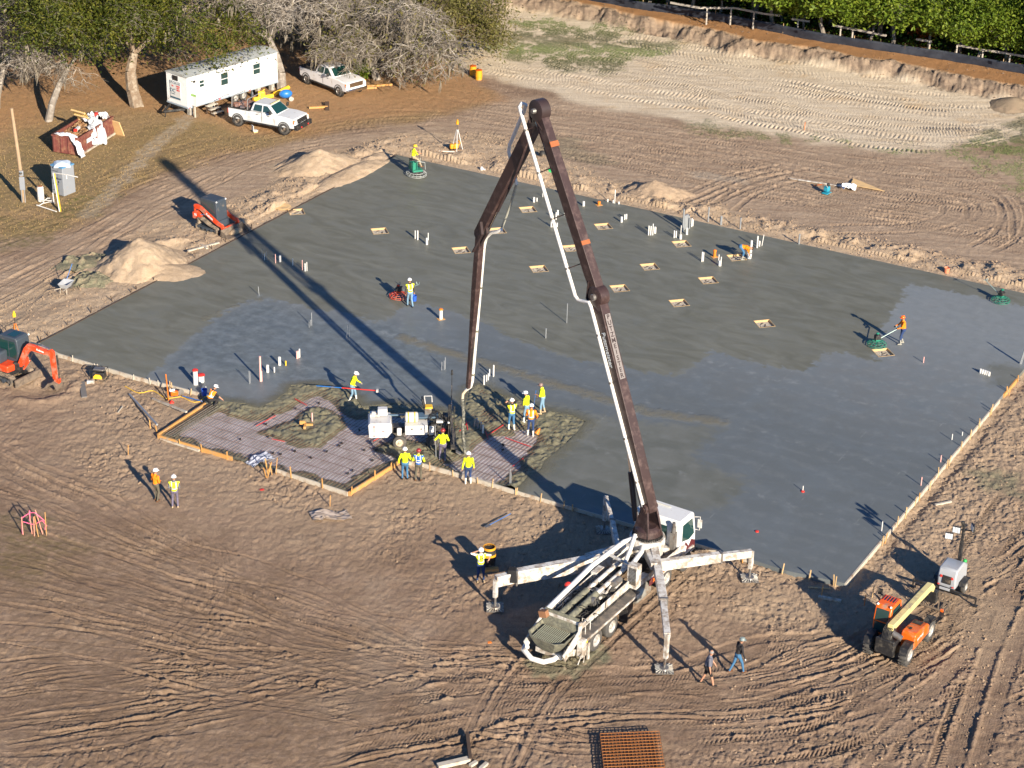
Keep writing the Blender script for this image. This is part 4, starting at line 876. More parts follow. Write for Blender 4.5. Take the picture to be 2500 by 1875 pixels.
stub(a3,[(1750,780,700,.035),(1758,788,748,.08),(1768,788,718,.04)],'white stub below the orange floor drain','trio below the orange drain')
stub(a3,[(580,1228,1078,.03)],'tall thin grey rod standing alone between the boom legs',None,M_cond)
stub(a3,[(418,1345,1270,.04)],'short grey rod standing alone between the boom legs',None,M_cond)
stub(a3,[(14,1640,1553,.045)],'lone white stub beside the boom tip pipe',None)
stub(a4,[(1436,1375,1332,.035)],'thin pink stub right of the green power trowel',None,M_pink)
stub(a4,[(1876,1455,1425,.085),(1893,1460,1430,.085),(1910,1465,1436,.085),(1926,1470,1442,.085),(1941,1476,1448,.085)],'white pipe stub in the even row of five near the right edge','row of five stubs')
stub(a4,[(2180,1385,1270,.05,M_cond,2200),(2190,1385,1235,.05,M_cond,2212)],'leaning grey conduit at the right picture edge','leaning conduits at right')
stub(c4,[(1655,552,505,.03),(1735,515,488,.03)],'thin white stub near the right form board','thin stubs near the right form')
stub(c4,[(1568,720,670,.035),(1417,900,838,.035)],'thin pink rod near the right form board','pink rods near the right form',M_pink)
stub(c4,[(505,945,905,.03)],'thin white rod with red base in the open slab',None)
stub(c4,[(1112,1262,1180,.03)],'thin white rod beside the light tower shadow',None)
stub(c2,[(513,560,500,.05,M_pink),(2037,1040,930,.03,M_cond),(2045,1042,960,.03,M_cond)],'thin rod standing up out of the steel mat','rods in the steel mat')
def flange(f,x,y,r,h,m1,m2,label,grp=None,name='floor_drain',base=True):
    p=f(x,y,SZ); t=thing(name,label,'floor drain',(p.x,p.y,SZ),0,grp)
    if base: MB().box((0,0,.01),(.42,.34,.02),.5).build('base',M_woodo,t)
    MB().tube([(0,0,0),(0,0,h)],r,12).build('pipe',m1,t)
    MB().lathe((0,0,h-.02),(0,0,1),[(0,r*1.25),(.05,r*1.25),(.09,r*.8),(.09,0)],12).build('cap',m2,t)
flange(a3,829,318,.09,.2,M_org,M_org,'orange floor drain riser near the back slab edge')
flange(a3,1720,718,.09,.42,M_org,M_org,'orange floor drain riser beside the white stubs at back right')
flange(a2,1505,1040,.1,.6,M_pvc,M_org,'white riser with orange top in the middle of the slab')
flange(a0,1510,122,.13,.85,M_pvc,M_red,'tall white riser with red cap near the kneeling worker',base=False,name='capped_pipe')
flange(a0,1553,100,.17,.4,M_pvc,M_red,'short wide white riser with red cap near the kneeling worker',base=False,name='capped_pipe')
for x,y in ((152,1258),(505,950)):
    p=c4(x,y,SZ); o=MB().lathe((0,0,0),(0,0,1),[(0,.09),(.04,.09),(.06,.04),(.06,0)],10).build('marker_cap',M_red); o.location=p; tag(o,'small red cap on the slab %s'%('near the front right outrigger' if x<300 else 'at the foot of a thin rod'),'cap')
print('slab things',time.time()-T0)
# ================================================================ PEOPLE
SKIN=(0.42,0.22,0.14)
def cloth(name,col,r=.85): return mat('cloth_'+name,col,r,0,.16,14,bump=.25,spec=.2)
C={'hiviz':cloth('hiviz',(0.72,0.86,0.02)),'hivest':cloth('hivest',(0.80,0.88,0.03)),'orange':cloth('orange',(0.86,0.22,0.015)),'orvest':cloth('orvest',(0.90,0.26,0.02)),'jean':cloth('jean',(0.055,0.15,0.28)),'navy':cloth('navy',(0.03,0.055,0.14)),'ltjean':cloth('ltjean',(0.17,0.29,0.40)),
 'dark':cloth('dark',(0.03,0.028,0.03)),'camo':cloth('camo',(0.07,0.055,0.04)),'grey':cloth('grey',(0.13,0.135,0.17)),'khaki':cloth('khaki',(0.33,0.27,0.18)),'olive':cloth('olive',(0.11,0.10,0.075)),'purple':cloth('slate',(0.14,0.125,0.18)),'white':cloth('white',(0.75,0.74,0.72)),'blue':cloth('blue',(0.03,0.12,0.42)),
 'boot':cloth('boot',(0.72,0.69,0.60)),'brown':cloth('brown',(0.13,0.06,0.03)),'black':cloth('black',(0.02,0.02,0.022)),'gboot':cloth('gboot',(0.30,0.29,0.25)),'charcoal':cloth('charcoal',(0.06,0.06,0.065)),'tan':cloth('tan',(0.45,0.34,0.21)),'stripe':mat('reflective_tape',(0.70,0.72,0.70),.35),
 'skin':mat('skin',SKIN,.6,0,.08,12),'hairg':cloth('hairgrey',(0.25,0.24,0.23)),'hairb':cloth('hairbrown',(0.05,0.03,0.02)),'brownshirt':cloth('brownshirt',(0.25,.1,.04))}
H_={'white':mat('helmet_white',(0.84,0.84,0.83),.3),'yellow':mat('helmet_yellow',(0.85,0.55,0.02),.3),'orange':mat('helmet_orange',(0.88,0.16,0.015),.3),'red':mat('helmet_maroon',(0.26,0.03,0.03),.3),'grey':mat('helmet_grey',(0.20,0.25,0.25),.35),'tan':mat('helmet_tan',(0.22,0.15,0.13),.4)}
M_eye=mat('eye',(0.02,0.02,0.02),.3); 
def V(*a): return Vector(a)
def ik(a,b,l1,l2,pole):
    d=b-a; L_=d.length; mx_=(l1+l2)*.995
    if L_>mx_: b=a+d*(mx_/L_); d=b-a; L_=mx_
    x=(l1*l1-l2*l2+L_*L_)/(2*L_); h=math.sqrt(max(l1*l1-x*x,0)); u=d.normalized(); p=(pole-u*pole.dot(u)).normalized()
    return a+u*x+p*h,b
def person(label,loc,rz,o,pelvis=(0,0,.95),lean=(0,0),handL=None,handR=None,footL=(0,.12,0),footR=(0,-.12,0),look=(1,0,0),kneeL=(1,0,0),kneeR=(1,0,0),scale=1.0,z=None,toe=None,elL=(-.6,.5,-.3),elR=(-.6,-.5,-.3),fat=1.0):
    """joints laid out in the pose, grown into one continuous skin; clothing by region"""
    P=V(*pelvis); up=V(math.sin(lean[0]),math.sin(lean[1]),1); up.z=math.sqrt(max(.02,1-up.x**2-up.y**2)) if abs(lean[0])<1.5 else -.1; up.normalize()
    if lean[0]>=1.5: up=V(math.sin(lean[0]),0,math.cos(lean[0])).normalized()
    L_=V(0,1,0); fw=L_.cross(up).normalized()
    waist=P+up*.16; chest=P+up*.36; neck=P+up*.52; lk=V(*look).normalized(); hb=neck+up*.08+lk*.015; head=hb+up*.10+lk*.015
    if lean[0]>1.1: head=hb+up*.11
    sh={1:P+up*.45+L_*.185,-1:P+up*.45-L_*.185}; hip={1:P+L_*.095-up*.02,-1:P-L_*.095-up*.02}
    seg=[]  # a,b,ra,rb,tag
    seg+= [(P-up*.02,waist,.145*fat,.135*fat,'shirt'),(waist,chest,.135*fat,.15,'shirt'),(chest+L_*.08,sh[1],.115,.075,'shirt'),(chest-L_*.08,sh[-1],.115,.075,'shirt'),(chest-L_*.09,chest+L_*.09,.125,.125,'shirt'),(neck-up*.02,neck+up*.03,.085,.06,'shirt'),(neck,hb+up*.03,.056,.056,'skin'),(hb+up*.06,head+up*.03-lk*.015,.082,.092,'skin'),(hb+up*.03+lk*.04,hb+up*.07+lk*.045,.042,.05,'skin'),(hb+up*.075+lk*.095,hb+up*.10+lk*.085,.014,.010,'skin'),
           (P-up*.03-L_*.07,P-up*.03+L_*.07,.125*fat,.125*fat,'pants')]
    side=fw.cross(up) if False else L_
    for s in (1,-1): seg.append((head+L_*s*.085-up*.02,head+L_*s*.09-up*.05,.014,.012,'skin'))
    hh={1:handL,-1:handR}; ft={1:footL,-1:footR}; hands={}
    for s in (1,-1):
        h=V(*hh[s]) if hh[s] else sh[s]+V(.06,.07*s,-.56)
        el,h=ik(sh[s],h,.29,.26,V(*(elL if s>0 else elR)))
        seg+=[(sh[s],el,.062,.050,'sleeve'),(el,h,.047,.036,'fore')]
        d=(h-el).normalized(); pm=h+d*.055; q=d.cross(V(0,0,1)); q=q.normalized() if q.length>.1 else V(1,0,0); n_=q.cross(d)
        seg.append((h,pm,.030,.032,'hand')); seg.append((pm-q*.018,pm+q*.018,.022,.022,'hand'))
        for i,(off,ln) in enumerate(((-.032,.055),(-.011,.068),(.011,.072),(.032,.062))):
            a=pm+q*off+d*.02; b=a+(d*.8-V(0,0,.35)).normalized()*ln*.55; c=b+(d*.2-V(0,0,1)).normalized()*ln*.5
            seg+=[(a,b,.0105,.0095,'hand'),(b,c,.0095,.0085,'hand')]
        a=h+d*.02+q*.03*s; seg.append((a,a+(d*.8+q*.6*s).normalized()*.06,.012,.010,'hand'))
        hands[s]=pm
        f=V(*ft[s]); an=f+V(0,0,.09); kn,an=ik(hip[s],an,.44,.43,V(*(kneeL if s>0 else kneeR)))
        seg+=[(hip[s],kn,.092*fat,.062,'thigh'),(kn,kn+(an-kn)*.45,.060,.056,'shin'),(kn+(an-kn)*.45,an,.055,.044,'shin2')]
        td=V(1,0,0) if toe is None else V(*toe); seg+=[(an-V(0,0,.045)-td*.04,an-V(0,0,.045)+td*.15,.047,.036,'foot')]
    mb=MB()
    for a,b,ra,rb,_t in seg:
        mb.tube([a,b],[ra,rb],8); mb.sph(a,ra,n=8,m=6); mb.sph(b,rb,n=8,m=6)
    me=mb.mesh('person'); ob=bpy.data.objects.new('person',me); COL.objects.link(ob)
    rm=ob.modifiers.new('r','REMESH'); rm.mode='VOXEL'; rm.voxel_size=.0125; sm_=ob.modifiers.new('s','SMOOTH'); sm_.iterations=2; sm_.factor=.5
    dg=bpy.context.evaluated_depsgraph_get(); m2=bpy.data.meshes.new_from_object(ob.evaluated_get(dg)); ob.modifiers.clear(); ob.data=m2; bpy.data.meshes.remove(me); m2.name='person'
    nf=len(m2.polygons); ce=np.empty(nf*3); m2.polygons.foreach_get('center',ce); ce=ce.reshape(-1,3)
    best=np.full(nf,9.);tg=np.zeros(nf,int); names=['shirt','skin','pants','sleeve','fore','hand','thigh','shin','shin2','foot','vest']
    for a,b,ra,rb,tn in seg:
        A=np.array(a);B=np.array(b);e=B-A; t=np.clip(((ce-A)@e)/(e@e),0,1); d=np.linalg.norm(ce-A-t[:,None]*e,axis=1)-(ra+(rb-ra)*t)
        k_=d<best; best[k_]=d[k_]; tg[k_]=names.index(tn)
    tp=(ce-np.array(P))@np.array(up)
    torso=np.isin(tg,[0])&(tp>-.02); tg[(tg==0)&(tp<.05)]=2
    shirt,pants=C[o['shirt']],C[o['pants']]; arm=C[o.get('arm',o['shirt'])]
    slots=[shirt,C['skin'],pants,arm,arm if o.get('sleeve','long')=='long' else C['skin'],C[o.get('glove','skin')],pants,pants if not o.get('shorts') else (C[o['boots']] if o.get('tall') else C['skin']),
           C[o['boots']] if o.get('tall') else (C['skin'] if o.get('shorts') else pants),C[o['boots']]]
    for s in slots: m2.materials.append(s)
    m2.polygons.foreach_set('material_index',np.clip(tg,0,9).astype(np.int32)); m2.polygons.foreach_set('use_smooth',[True]*nf)
    ob.location=(loc.x,loc.y,height(loc.x,loc.y)+.0 if z is None else z); ob.rotation_euler=(0,0,math.radians(rz)); ob.scale=(scale,)*3
    tag(ob,label,'person')
    if o.get('vest'):
        # a waistcoat lifted off the torso
        vi=np.empty(nf*4,np.int32) if False else None
        vc=np.empty(len(m2.vertices)*3); m2.vertices.foreach_get('co',vc); vc=vc.reshape(-1,3); vnm=np.empty(len(m2.vertices)*3); m2.vertex_normals.foreach_get('vector',vnm); vnm=vnm.reshape(-1,3)
        ln=(ce-np.array(P))@np.array(L_)
        sel=np.where(((torso)|((tg==3)&(np.abs(ln)<.20)))&(tp>.03)&(tp<.50)&~((tp>.47)&(np.abs(ln)<.05)))[0]
        used={};vs=[];fs=[];mi=[]
        for fi in sel:
            p=m2.polygons[fi]; f=[]
            for v in p.vertices:
                if v not in used: used[v]=len(vs); vs.append(tuple(vc[v]+vnm[v]*.014))
                f.append(used[v])
            fs.append(f); a=tp[fi]; b=abs(ln[fi]); mi.append(1 if (.12<a<.17) or (.085<b<.125 and a>.16) or (o.get('vest')=='blue' and .24<a<.28) else (2 if (o.get('side') and b>.125) else 0))
        mv=bpy.data.meshes.new('vest'); mv.from_pydata(vs,[],fs); mv.update(); mv.materials.append(C[o['vest']]); mv.materials.append(C['stripe']); mv.materials.append(C[o.get('side') or 'stripe']); mv.polygons.foreach_set('material_index',mi); mv.polygons.foreach_set('use_smooth',[True]*len(fs))
        vo_=bpy.data.objects.new('vest',mv); COL.objects.link(vo_); vo_.parent=ob
    f_=lk
    ux=f_; uz=(up*.8+V(0,0,.35)).normalized() if lean[0]<1.2 else up
    uy=uz.cross(ux).normalized(); ux=uy.cross(uz).normalized()
    Mh=Matrix(((ux.x,uy.x,uz.x,0),(ux.y,uy.y,uz.y,0),(ux.z,uy.z,uz.z,0),(0,0,0,1))); Mh.translation=head
    m_=MB(); 
    for s in (1,-1): m_.sph((.083,.03*s,.005),.011,n=6,m=4)
    e=m_.build('eyes',M_eye,ob); e.matrix_local=Mh
    hc=C[o.get('hair','hairb')]
    if o.get('helmet'):
        m_=MB(); m_.lathe((0,0,.02),(0,0,1),[(0,.128),(.012,.136),(.02,.125),(.06,.118),(.10,.092),(.128,.045),(.134,0)],18); m_.box((.125,0,.027),(.09,.17,.012)); m_.box((0,0,.13),(.2,.03,.025))
        h_=m_.build('helmet',H_[o['helmet']],ob); h_.matrix_local=Mh
        m_=MB(); m_.lathe((-.012,0,-.045),(0,0,1),[(0,.07),(.02,.1),(.07,.1)],14); h_=m_.build('hair',hc,ob); h_.matrix_local=Mh@Matrix.Translation((-.01,0,0)); h_.scale=(.92,.92,1)
    else:
        m_=MB(); m_.sph((-.012,0,.025),.104,(1,.95,.85),n=14,m=8,zmin=-.25); h_=m_.build('hair',hc,ob); h_.matrix_local=Mh
    return ob,hands,Mh
M_blk=mat('black_rubber',(0.022,0.022,0.022),.7,0,.2,8,DUST,.35)
M_txt=mat('black_ink',(0.02,0.02,0.02),.6)
hv=dict(shirt='hiviz',pants='jean',boots='boot',helmet='white')
# 1 walking with bucket behind the orange trowel
pb,hb_,_=person('person walking away in yellow vest and white helmet, carrying a blue bucket on the slab',a2(1268,945,SZ),112,dict(shirt='camo',pants='ltjean',boots='charcoal',helmet='white',vest='hivest'),footL=(.16,.1,0),footR=(-.2,-.1,.03),handR=(.10,-.30,.78),handL=(-.02,.28,.84),lean=(.1,0))
# 2 orange power trowel operator
person('person in orange hoodie and orange helmet steering the green power trowel',a4(1268,1232,SZ),188,dict(shirt='orange',pants='navy',boots='gboot',tall=1,helmet='orange',glove='black'),footL=(.12,.13,0),footR=(-.1,-.13,0),handL=(.42,.22,1.08),handR=(.42,-.16,1.08),lean=(.1,0),look=(.9,0,-.3),fat=1.12)
# 3 bending worker
person('person bent double in orange shirt and jeans beside a tall white pipe',a3(1938,738,SZ),5,dict(shirt='orange',sleeve='short',pants='jean',boots='gboot',hair='hairb',tall=1),pelvis=(-.18,0,.88),lean=(1.75,0),footL=(0,.16,0),footR=(-.08,-.14,0),handL=(.42,.1,.30),handR=(.42,-.12,.28),look=(.3,0,-1))
# 4 float worker
person('person in yellow shirt and white boots pushing the long red and blue float pole',c2(822,402,.12),-8,dict(shirt='hiviz',pants='ltjean',boots='boot',tall=1,helmet='white',glove='khaki'),footL=(.2,.1,0),footR=(-.12,-.12,0),lean=(.28,0),handL=(.42,.16,1.04),handR=(.2,-.2,1.02),look=(.8,-.1,-.5),z=.1)
# 5 kneeling finisher
person('person kneeling at the slab edge in orange vest and white helmet',a0(1632,288,.1),40,dict(shirt='dark',sleeve='short',pants='dark',boots='charcoal',helmet='white',vest='orvest'),pelvis=(-.1,0,.50),lean=(.55,0),footL=(-.38,.14,0),footR=(.02,-.18,0),kneeL=(.6,.2,-1),kneeR=(1,0,.6),handL=(.42,.1,.42),handR=(.45,-.38,.45),look=(.8,-.3,-.5),z=.05)
# 6 screed side
ps,hs_,_=person('person in baggy yellow jacket and maroon helmet beside the screed machine',c2(1518,862,.12),92,dict(shirt='hiviz',pants='purple',boots='gboot',helmet='red'),footL=(.03,.14,0),footR=(-.05,-.13,0),handL=(.2,.34,1.12),handR=(.25,-.22,1.02),fat=1.2,z=.1)
# 7,8 onlookers
person('person in yellow and black sweatshirt and white helmet watching from the orange form board',c2(1228,1012),97,dict(shirt='hiviz',pants='jean',boots='black',helmet='white'),footL=(.02,.13,0),footR=(0,-.13,0),handR=(.22,-.14,1.18),handL=(.05,.30,.92),fat=1.1)
person('person in blue vest with silver stripes and maroon helmet watching from behind',c2(1332,1022),88,dict(shirt='hiviz',pants='olive',boots='brown',helmet='red',vest='blue'),footL=(.0,.15,0),footR=(.03,-.12,0),handL=(.22,.16,1.1),handR=(.2,-.15,1.12),fat=1.05)
ph,_,_=person('person in yellow hoodie and navy trousers at the end of the pump hose',c2(1715,1046),96,dict(shirt='hiviz',pants='navy',boots='boot',tall=1,helmet='white'),footL=(.0,.13,0),footR=(.04,-.13,0),handL=(.0,.30,.86),handR=(.1,-.28,.86),fat=1.15)
text(ph,'CONCRETE',.09,frame((-.17,0,1.36),(0,-1,0),(0,0,1)),M_txt); text(ph,'PUMPING',.08,frame((-.175,0,1.27),(0,-1,0),(0,0,1)),M_txt)
# 9-12 the crew in the wet concrete
person('person in yellow vest with both hands at the face, left of the crew',b6(385,662,.16),115,dict(shirt='dark',pants='jean',boots='boot',tall=1,helmet='white',vest='hivest',sleeve='short'),footL=(.1,.12,-.05),footR=(-.08,-.12,-.05),handL=(.30,.06,1.56),handR=(.26,-.04,1.58),elL=(0,.9,-.3),elR=(0,-.9,-.3),z=.16)
person('person in yellow t-shirt and white helmet half hidden behind the orange jacket',b6(590,560,.16),150,dict(shirt='hiviz',sleeve='short',pants='ltjean',boots='boot',tall=1,helmet='white'),footL=(.1,.12,-.05),footR=(-.1,-.12,-.05),handL=(.25,.2,1.0),lean=(.1,0),z=.16,look=(1,.3,-.1))
person('person in striped orange jacket and navy trousers in the middle of the crew',b6(645,738,.16),86,dict(shirt='orange',pants='navy',boots='boot',tall=1,helmet='white',vest='orvest'),footL=(.05,.15,-.04),footR=(-.05,-.14,-.04),handR=(.12,-.3,.98),handL=(.3,.1,1.1),fat=1.1,z=.14,lean=(.08,0))
pr,hr_,_=person('person in yellow t-shirt and brown cap raking at the right end of the crew',b6(805,445,.16),172,dict(shirt='hiviz',sleeve='short',pants='ltjean',boots='tan',tall=1,helmet='tan'),footL=(.08,.12,-.04),footR=(-.12,-.12,-.02),handL=(.34,.1,1.12),handR=(.24,-.05,1.0),lean=(.14,0),z=.17,look=(.8,0,-.4))
# 13,14 pair at left
person('person in orange sweatshirt, olive trousers and white cap at the left of the pair',a0(1208,1022),55,dict(shirt='orange',pants='olive',boots='brown',helmet='white'),footL=(.06,.12,0),footR=(-.04,-.1,0),handL=(.22,.1,1.1),handR=(.2,-.12,1.08),look=(1,-.4,0))
person('person in yellow vest over grey hoodie and slate trousers, right of the pair',a0(1352,1072),95,dict(shirt='grey',pants='purple',boots='tan',helmet='white',vest='hivest'),footL=(.0,.13,0),footR=(.02,-.13,0),handL=(.2,.12,1.05),handR=(.2,-.1,1.05))
# 15 man facing the camera
pd,_,Md=person('person in yellow vest facing the camera, hand behind head, beside the orange barrel',c3(72,845),-78,dict(shirt='white',sleeve='short',pants='navy',boots='tan',helmet='white',vest='hivest',tall=0),footL=(.02,.15,0),footR=(0,-.15,0),handR=(.02,-.20,1.62),handL=(.12,.34,1.16),elR=(0,-1,-.1),elL=(-.2,1,-.3),fat=1.1)
text(pd,'DC',.15,frame((.172,.03,1.30),(0,1,0),(0,0,1)),M_txt,bold=.004)
m_=MB(); m_.box((.095,0,.012),(.012,.13,.03)); g_=m_.build('glasses',M_eye,pd); g_.matrix_local=Md
# 16,17 walkers bottom right
person('grey-haired person in grey t-shirt and black shorts walking in front of the outrigger',c3(1818,1648),-8,dict(shirt='grey',sleeve='short',pants='black',shorts=1,boots='black',hair='hairg'),footL=(-.26,.1,0),footR=(.28,-.1,0),handL=(.28,.24,.92),handR=(.12,-.26,.86),lean=(.12,0),fat=1.22,look=(.9,-.3,-.3))
person('person in black jacket, jeans and grey helmet striding towards the telehandler',c3(2050,1556),20,dict(shirt='dark',pants='jean',boots='brown',helmet='grey',glove='white'),footL=(-.32,.1,0),footR=(.26,-.1,0),handL=(.2,.28,.9),handR=(.18,-.30,.88),lean=(.14,0),look=(.9,-.4,-.2))
print('people',time.time()-T0)
# ================================================================ CONCRETE PUMP TRUCK
M_wht=paint('white_paint',(0.62,0.605,0.57),.35,.62,dirt=(0.30,0.25,0.20),dscale=2.6)
M_wht2=paint('clean_white_paint',(0.66,0.67,0.67),.28,.2)
M_boom=mat('brown_boom_paint',(0.042,0.024,0.023),.45,0,.25,1.2,(0.095,0.062,0.056),.4,dscale=2.5)
M_boomd=mat('dark_boom_paint',(0.035,0.022,0.022),.5,0,.25,2)
M_rust2=mat('rust_patch',(0.30,0.09,0.03),.8,0,.3,8)
M_stl=mat('worn_steel',(0.24,0.23,0.22),.45,.6,.2,6,(0.2,0.14,0.1),.4,dscale=4)
M_dk=mat('greasy_black',(0.02,0.02,0.022),.5,.1,.4,6,(0.10,0.09,0.075),.4,dscale=4)
M_tyre=mat('dusty_tyre',(0.06,0.058,0.056),.85,0,.25,6,(0.11,0.10,0.085),.5,dscale=2.5)
M_rim=mat('wheel_rim',(0.52,0.51,0.49),.4,.3,.1,5,(0.3,0.26,0.2),.4,dscale=4)
M_glass=mat('dark_glass',(0.02,0.05,0.05),.06,0,.1,2,spec=.8)
M_gglass=mat('green_glass',(0.010,0.045,0.042),.06,0,.1,2,spec=.8)
M_mort=mat('caked_mortar',(0.19,0.185,0.135),.85,0,.3,7,(0.10,0.10,0.08),.6,dscale=5,bump=.4)
M_maroon=paint('maroon_stripe',(0.10,0.018,0.022),.4,.1)
M_chrome=mat('chrome',(0.7,0.7,0.7),.15,1.0,.05,3)
M_deck=mat('deck_plate',(0.13,0.12,0.11),.7,.3,.2,10,(0.26,0.22,0.18),.6,dscale=2)
def wheel(par,x,y,z,r,w,side,dual=False,rim=None,treads=0,name='wheel'):
    """side = -1 right / +1 left; a wheel with tyre and rim"""
    e=bpy.data.objects.new(name,None); COL.objects.link(e); e.parent=par; e.location=(x,y,z)
    n=26; m=MB(); s=side
    def ty(y0): m.lathe((0,y0,0),(0,1,0),[(-w/2,r*.58),(-w/2,r*.86),(-w*.42,r*.96),(-w*.3,r),(w*.3,r),(w*.42,r*.96),(w/2,r*.86),(w/2,r*.58),(-w/2,r*.58)],n)
    ty(0)
    if dual: ty(-s*w*1.15)
    if treads:
        for k in range(treads):
            for q_ in (1,-1):
                a=2*math.pi*(k+.5*(q_>0))/treads; c=V(math.cos(a)*(r+.005),q_*w*.24,math.sin(a)*(r+.005)); m.box(c,(w*.16,w*.55,.05),ry=-a+math.pi/2,rz=0)
    m.build('tyre',M_tyre,e,smooth=50)
    m=MB(); R=r*.585
    m.lathe((0,s*w*.5-s*.0,0),(0,s,0),[(-.02,R),(.0,R*.93),(-w*.28,R*.80),(-w*.30,R*.42),(-w*.05,R*.36),(w*.0,R*.2),(w*.0,0)],20)
    for k in range(8):
        a=math.pi*k/4; m.lathe((R*.62*math.cos(a),s*(w*.5-w*.30),R*.62*math.sin(a)),(0,s,0),[(0,.03*r*2),(.02,.03*r*2),(.02,0)],6)
    m.build('rim',rim or M_rim,e)
    return e
PT=thing('concrete_pump_truck','white concrete pump truck with a folded brown boom reaching over the slab','pump truck',(2.92,77.04,0),math.radians(57.85))
M_cr0=mat('clear_lens',(.6,.58,.5),.3)
M_dkm=mat('oily_grey',(0.09,0.088,0.08),.6,.1,.4,5,(0.2,0.18,0.13),.4,dscale=4)
# frame rails, tanks, wheels
MB().box((3.9,.42,.95),(10.6,.12,.28)).box((3.9,-.42,.95),(10.6,.12,.28)).box((6.6,0,1.25),(2.2,1.5,.55)).build('chassis',M_dk,PT)
for x,d in ((0,True),(1.33,True),(6.25,False),(8.1,False)):
    for s in (-1,1): wheel(PT,x,s*1.08,.52,.52,.30,s,dual=d)
for s in (-1,1):
    MB().prism([(-.55,1.06),(.1,1.1),(1.9,1.1),(1.95,1.02),(-.55,1.0)],s*.78,s*1.26).build('mudguard',M_deck,PT,bevel=.01)
    MB().prism([(5.55,1.0),(5.7,1.1),(8.7,1.12),(8.75,1.0)],s*.78,s*1.27).build('mudguard',M_wht,PT,bevel=.01)
m=MB(); m.lathe((3.5,-.95,.78),(1,0,0),[(0,0),(.0,.28),(.06,.34),(1.15,.34),(1.2,.28),(1.2,0)],18); m.build('fuel_tank',mat('alu_tank',(0.42,0.42,0.38),.45,.5,.1,3,DUST,.4),PT)
MB().box((2.9,-.95,.6),(.6,.5,.55)).build('battery_box',M_dk,PT,bevel=.02)
MB().box((2.35,-1.2,.55),(.04,.4,.7),rz=.15).build('mud_flap',M_dk,PT)
# cab
cb=MB(); prof=[(7.28,.95),(7.28,2.78),(7.36,2.92),(8.55,2.92),(8.72,2.80),(8.95,1.75),(9.0,.75),(7.9,.72),(7.6,1.05)]
cb.prism(prof,-1.18,1.18); cab=cb.build('cab',M_wht2,PT,bevel=.06)
for s in (-1,1):
    MB().prism([(7.62,1.78),(7.62,2.62),(8.52,2.62),(8.78,1.72),(8.3,1.6)],s*1.17,s*1.195).build('side_window',M_gglass,cab,bevel=.01)
    MB().prism([(7.5,1.02),(7.5,1.5),(7.8,1.38),(8.0,1.6),(8.3,1.25),(8.55,1.5),(8.9,1.3),(8.95,.85),(7.95,.85)],s*1.178,s*1.190).build('stripe',M_maroon,cab,smooth=0)
    MB().tube([(8.7,s*1.2,2.6),(8.85,s*1.42,2.6),(8.85,s*1.42,1.9),(8.8,s*1.2,1.9)],.02,6).box((8.84,s*1.42,2.25),(.06,.2,.42)).build('mirror',M_wht,cab)
    MB().box((8.2,s*1.2,.62),(.5,.12,.06)).build('step',M_dk,cab)
MB().prism([(8.69,2.66),(8.80,2.66),(9.02,1.76),(8.92,1.76)],-1.02,1.02).build('windscreen',M_glass,cab)
MB().box((7.265,.1,2.2),(.03,1.3,.75)).build('rear_window',M_glass,cab,bevel=.02)
MB().box((9.02,0,.72),(.18,2.34,.34)).build('bumper',M_dk,PT,bevel=.04)
MB().tube([(7.12,-.98,1.2),(7.12,-.98,2.75)],.10,12).box((7.12,-.98,2.0),(.24,.24,.9)).tube([(7.12,-.98,2.75),(7.05,-1.0,3.0)],.075,10).build('exhaust',M_stl,PT)
MB().box((8.3,.3,2.96),(.05,.9,.03)).build('roof_marker_lights',M_cr0,cab,smooth=0)
# turret tower
TX=6.45
MB().lathe((TX,0,1.3),(0,0,1),[(0,.78),(.55,.76),(.62,.82),(.95,.82),(1.0,.80),(1.0,0)],32).build('pedestal',M_wht,PT)
m=MB(); m.lathe((TX,0,2.3),(0,0,1),[(0,.66),(.1,.66),(.1,0)],32)
for k in range(40):
    a=2*math.pi*k/40; m.box((TX+.69*math.cos(a),.69*math.sin(a),2.35),(.05,.035,.08),rz=a)
m.build('slewing_ring',M_dk,PT,smooth=0)
# boom geometry in world, converted to truck frame
Mw=Matrix.Translation((2.92,77.04,0))@Matrix.Rotation(math.radians(57.85),4,'Z'); Mi=Mw.inverted()
Tw=Mw@V(TX,0,2.4); hose=G(1133,1112,.15); dv=(hose-Tw); dv.z=0; dv.normalize(); BN=V(-dv.y,dv.x,0)
def onp(u,v,off=0.0):
    d=ray(u,v); t=(BN.dot(Tw)+off-BN.dot(CAMP))/BN.dot(d); return CAMP+t*d
P0=Mi@(Tw+V(0,0,1.35)); e1=Mi@onp(1462,722); tp_=Mi@onp(1318,268); e3=Mi@onp(1166,572); tip=Mi@onp(1137,946); hs=Mi@hose
BNl=(Mi.to_3x3()@BN).normalized(); dvl=(Mi.to_3x3()@dv).normalized(); UPv=V(0,0,1)
# turret head: tapered brown housing that carries the boom foot
bm_=MB(); base=V(TX,0,2.42)
for s in (-1,1):
    b=BNl*s*.33
    bm_.add([base+b*1.35-dvl*.55,base+b*1.35+dvl*.55,P0+b+dvl*.22-UPv*.1,P0+b+UPv*.22,P0+b-dvl*.25-UPv*.1, base+b*1.15-dvl*.55,base+b*1.15+dvl*.55,P0+b*.7+dvl*.22-UPv*.1,P0+b*.7+UPv*.22,P0+b*.7-dvl*.25-UPv*.1],
            [(0,1,2,3,4),(9,8,7,6,5),(0,5,6,1),(1,6,7,2),(2,7,8,3),(3,8,9,4),(4,9,5,0)])
bm_.lathe(base,(0,0,1),[(0,.62),(.28,.58),(.42,.40),(.42,0)],24)
bm_.tube([P0-BNl*.42,P0+BNl*.42],.13,14)
bm_.build('turret_head',M_boom,PT)
boom=bpy.data.objects.new('boom',None); COL.objects.link(boom); boom.parent=PT
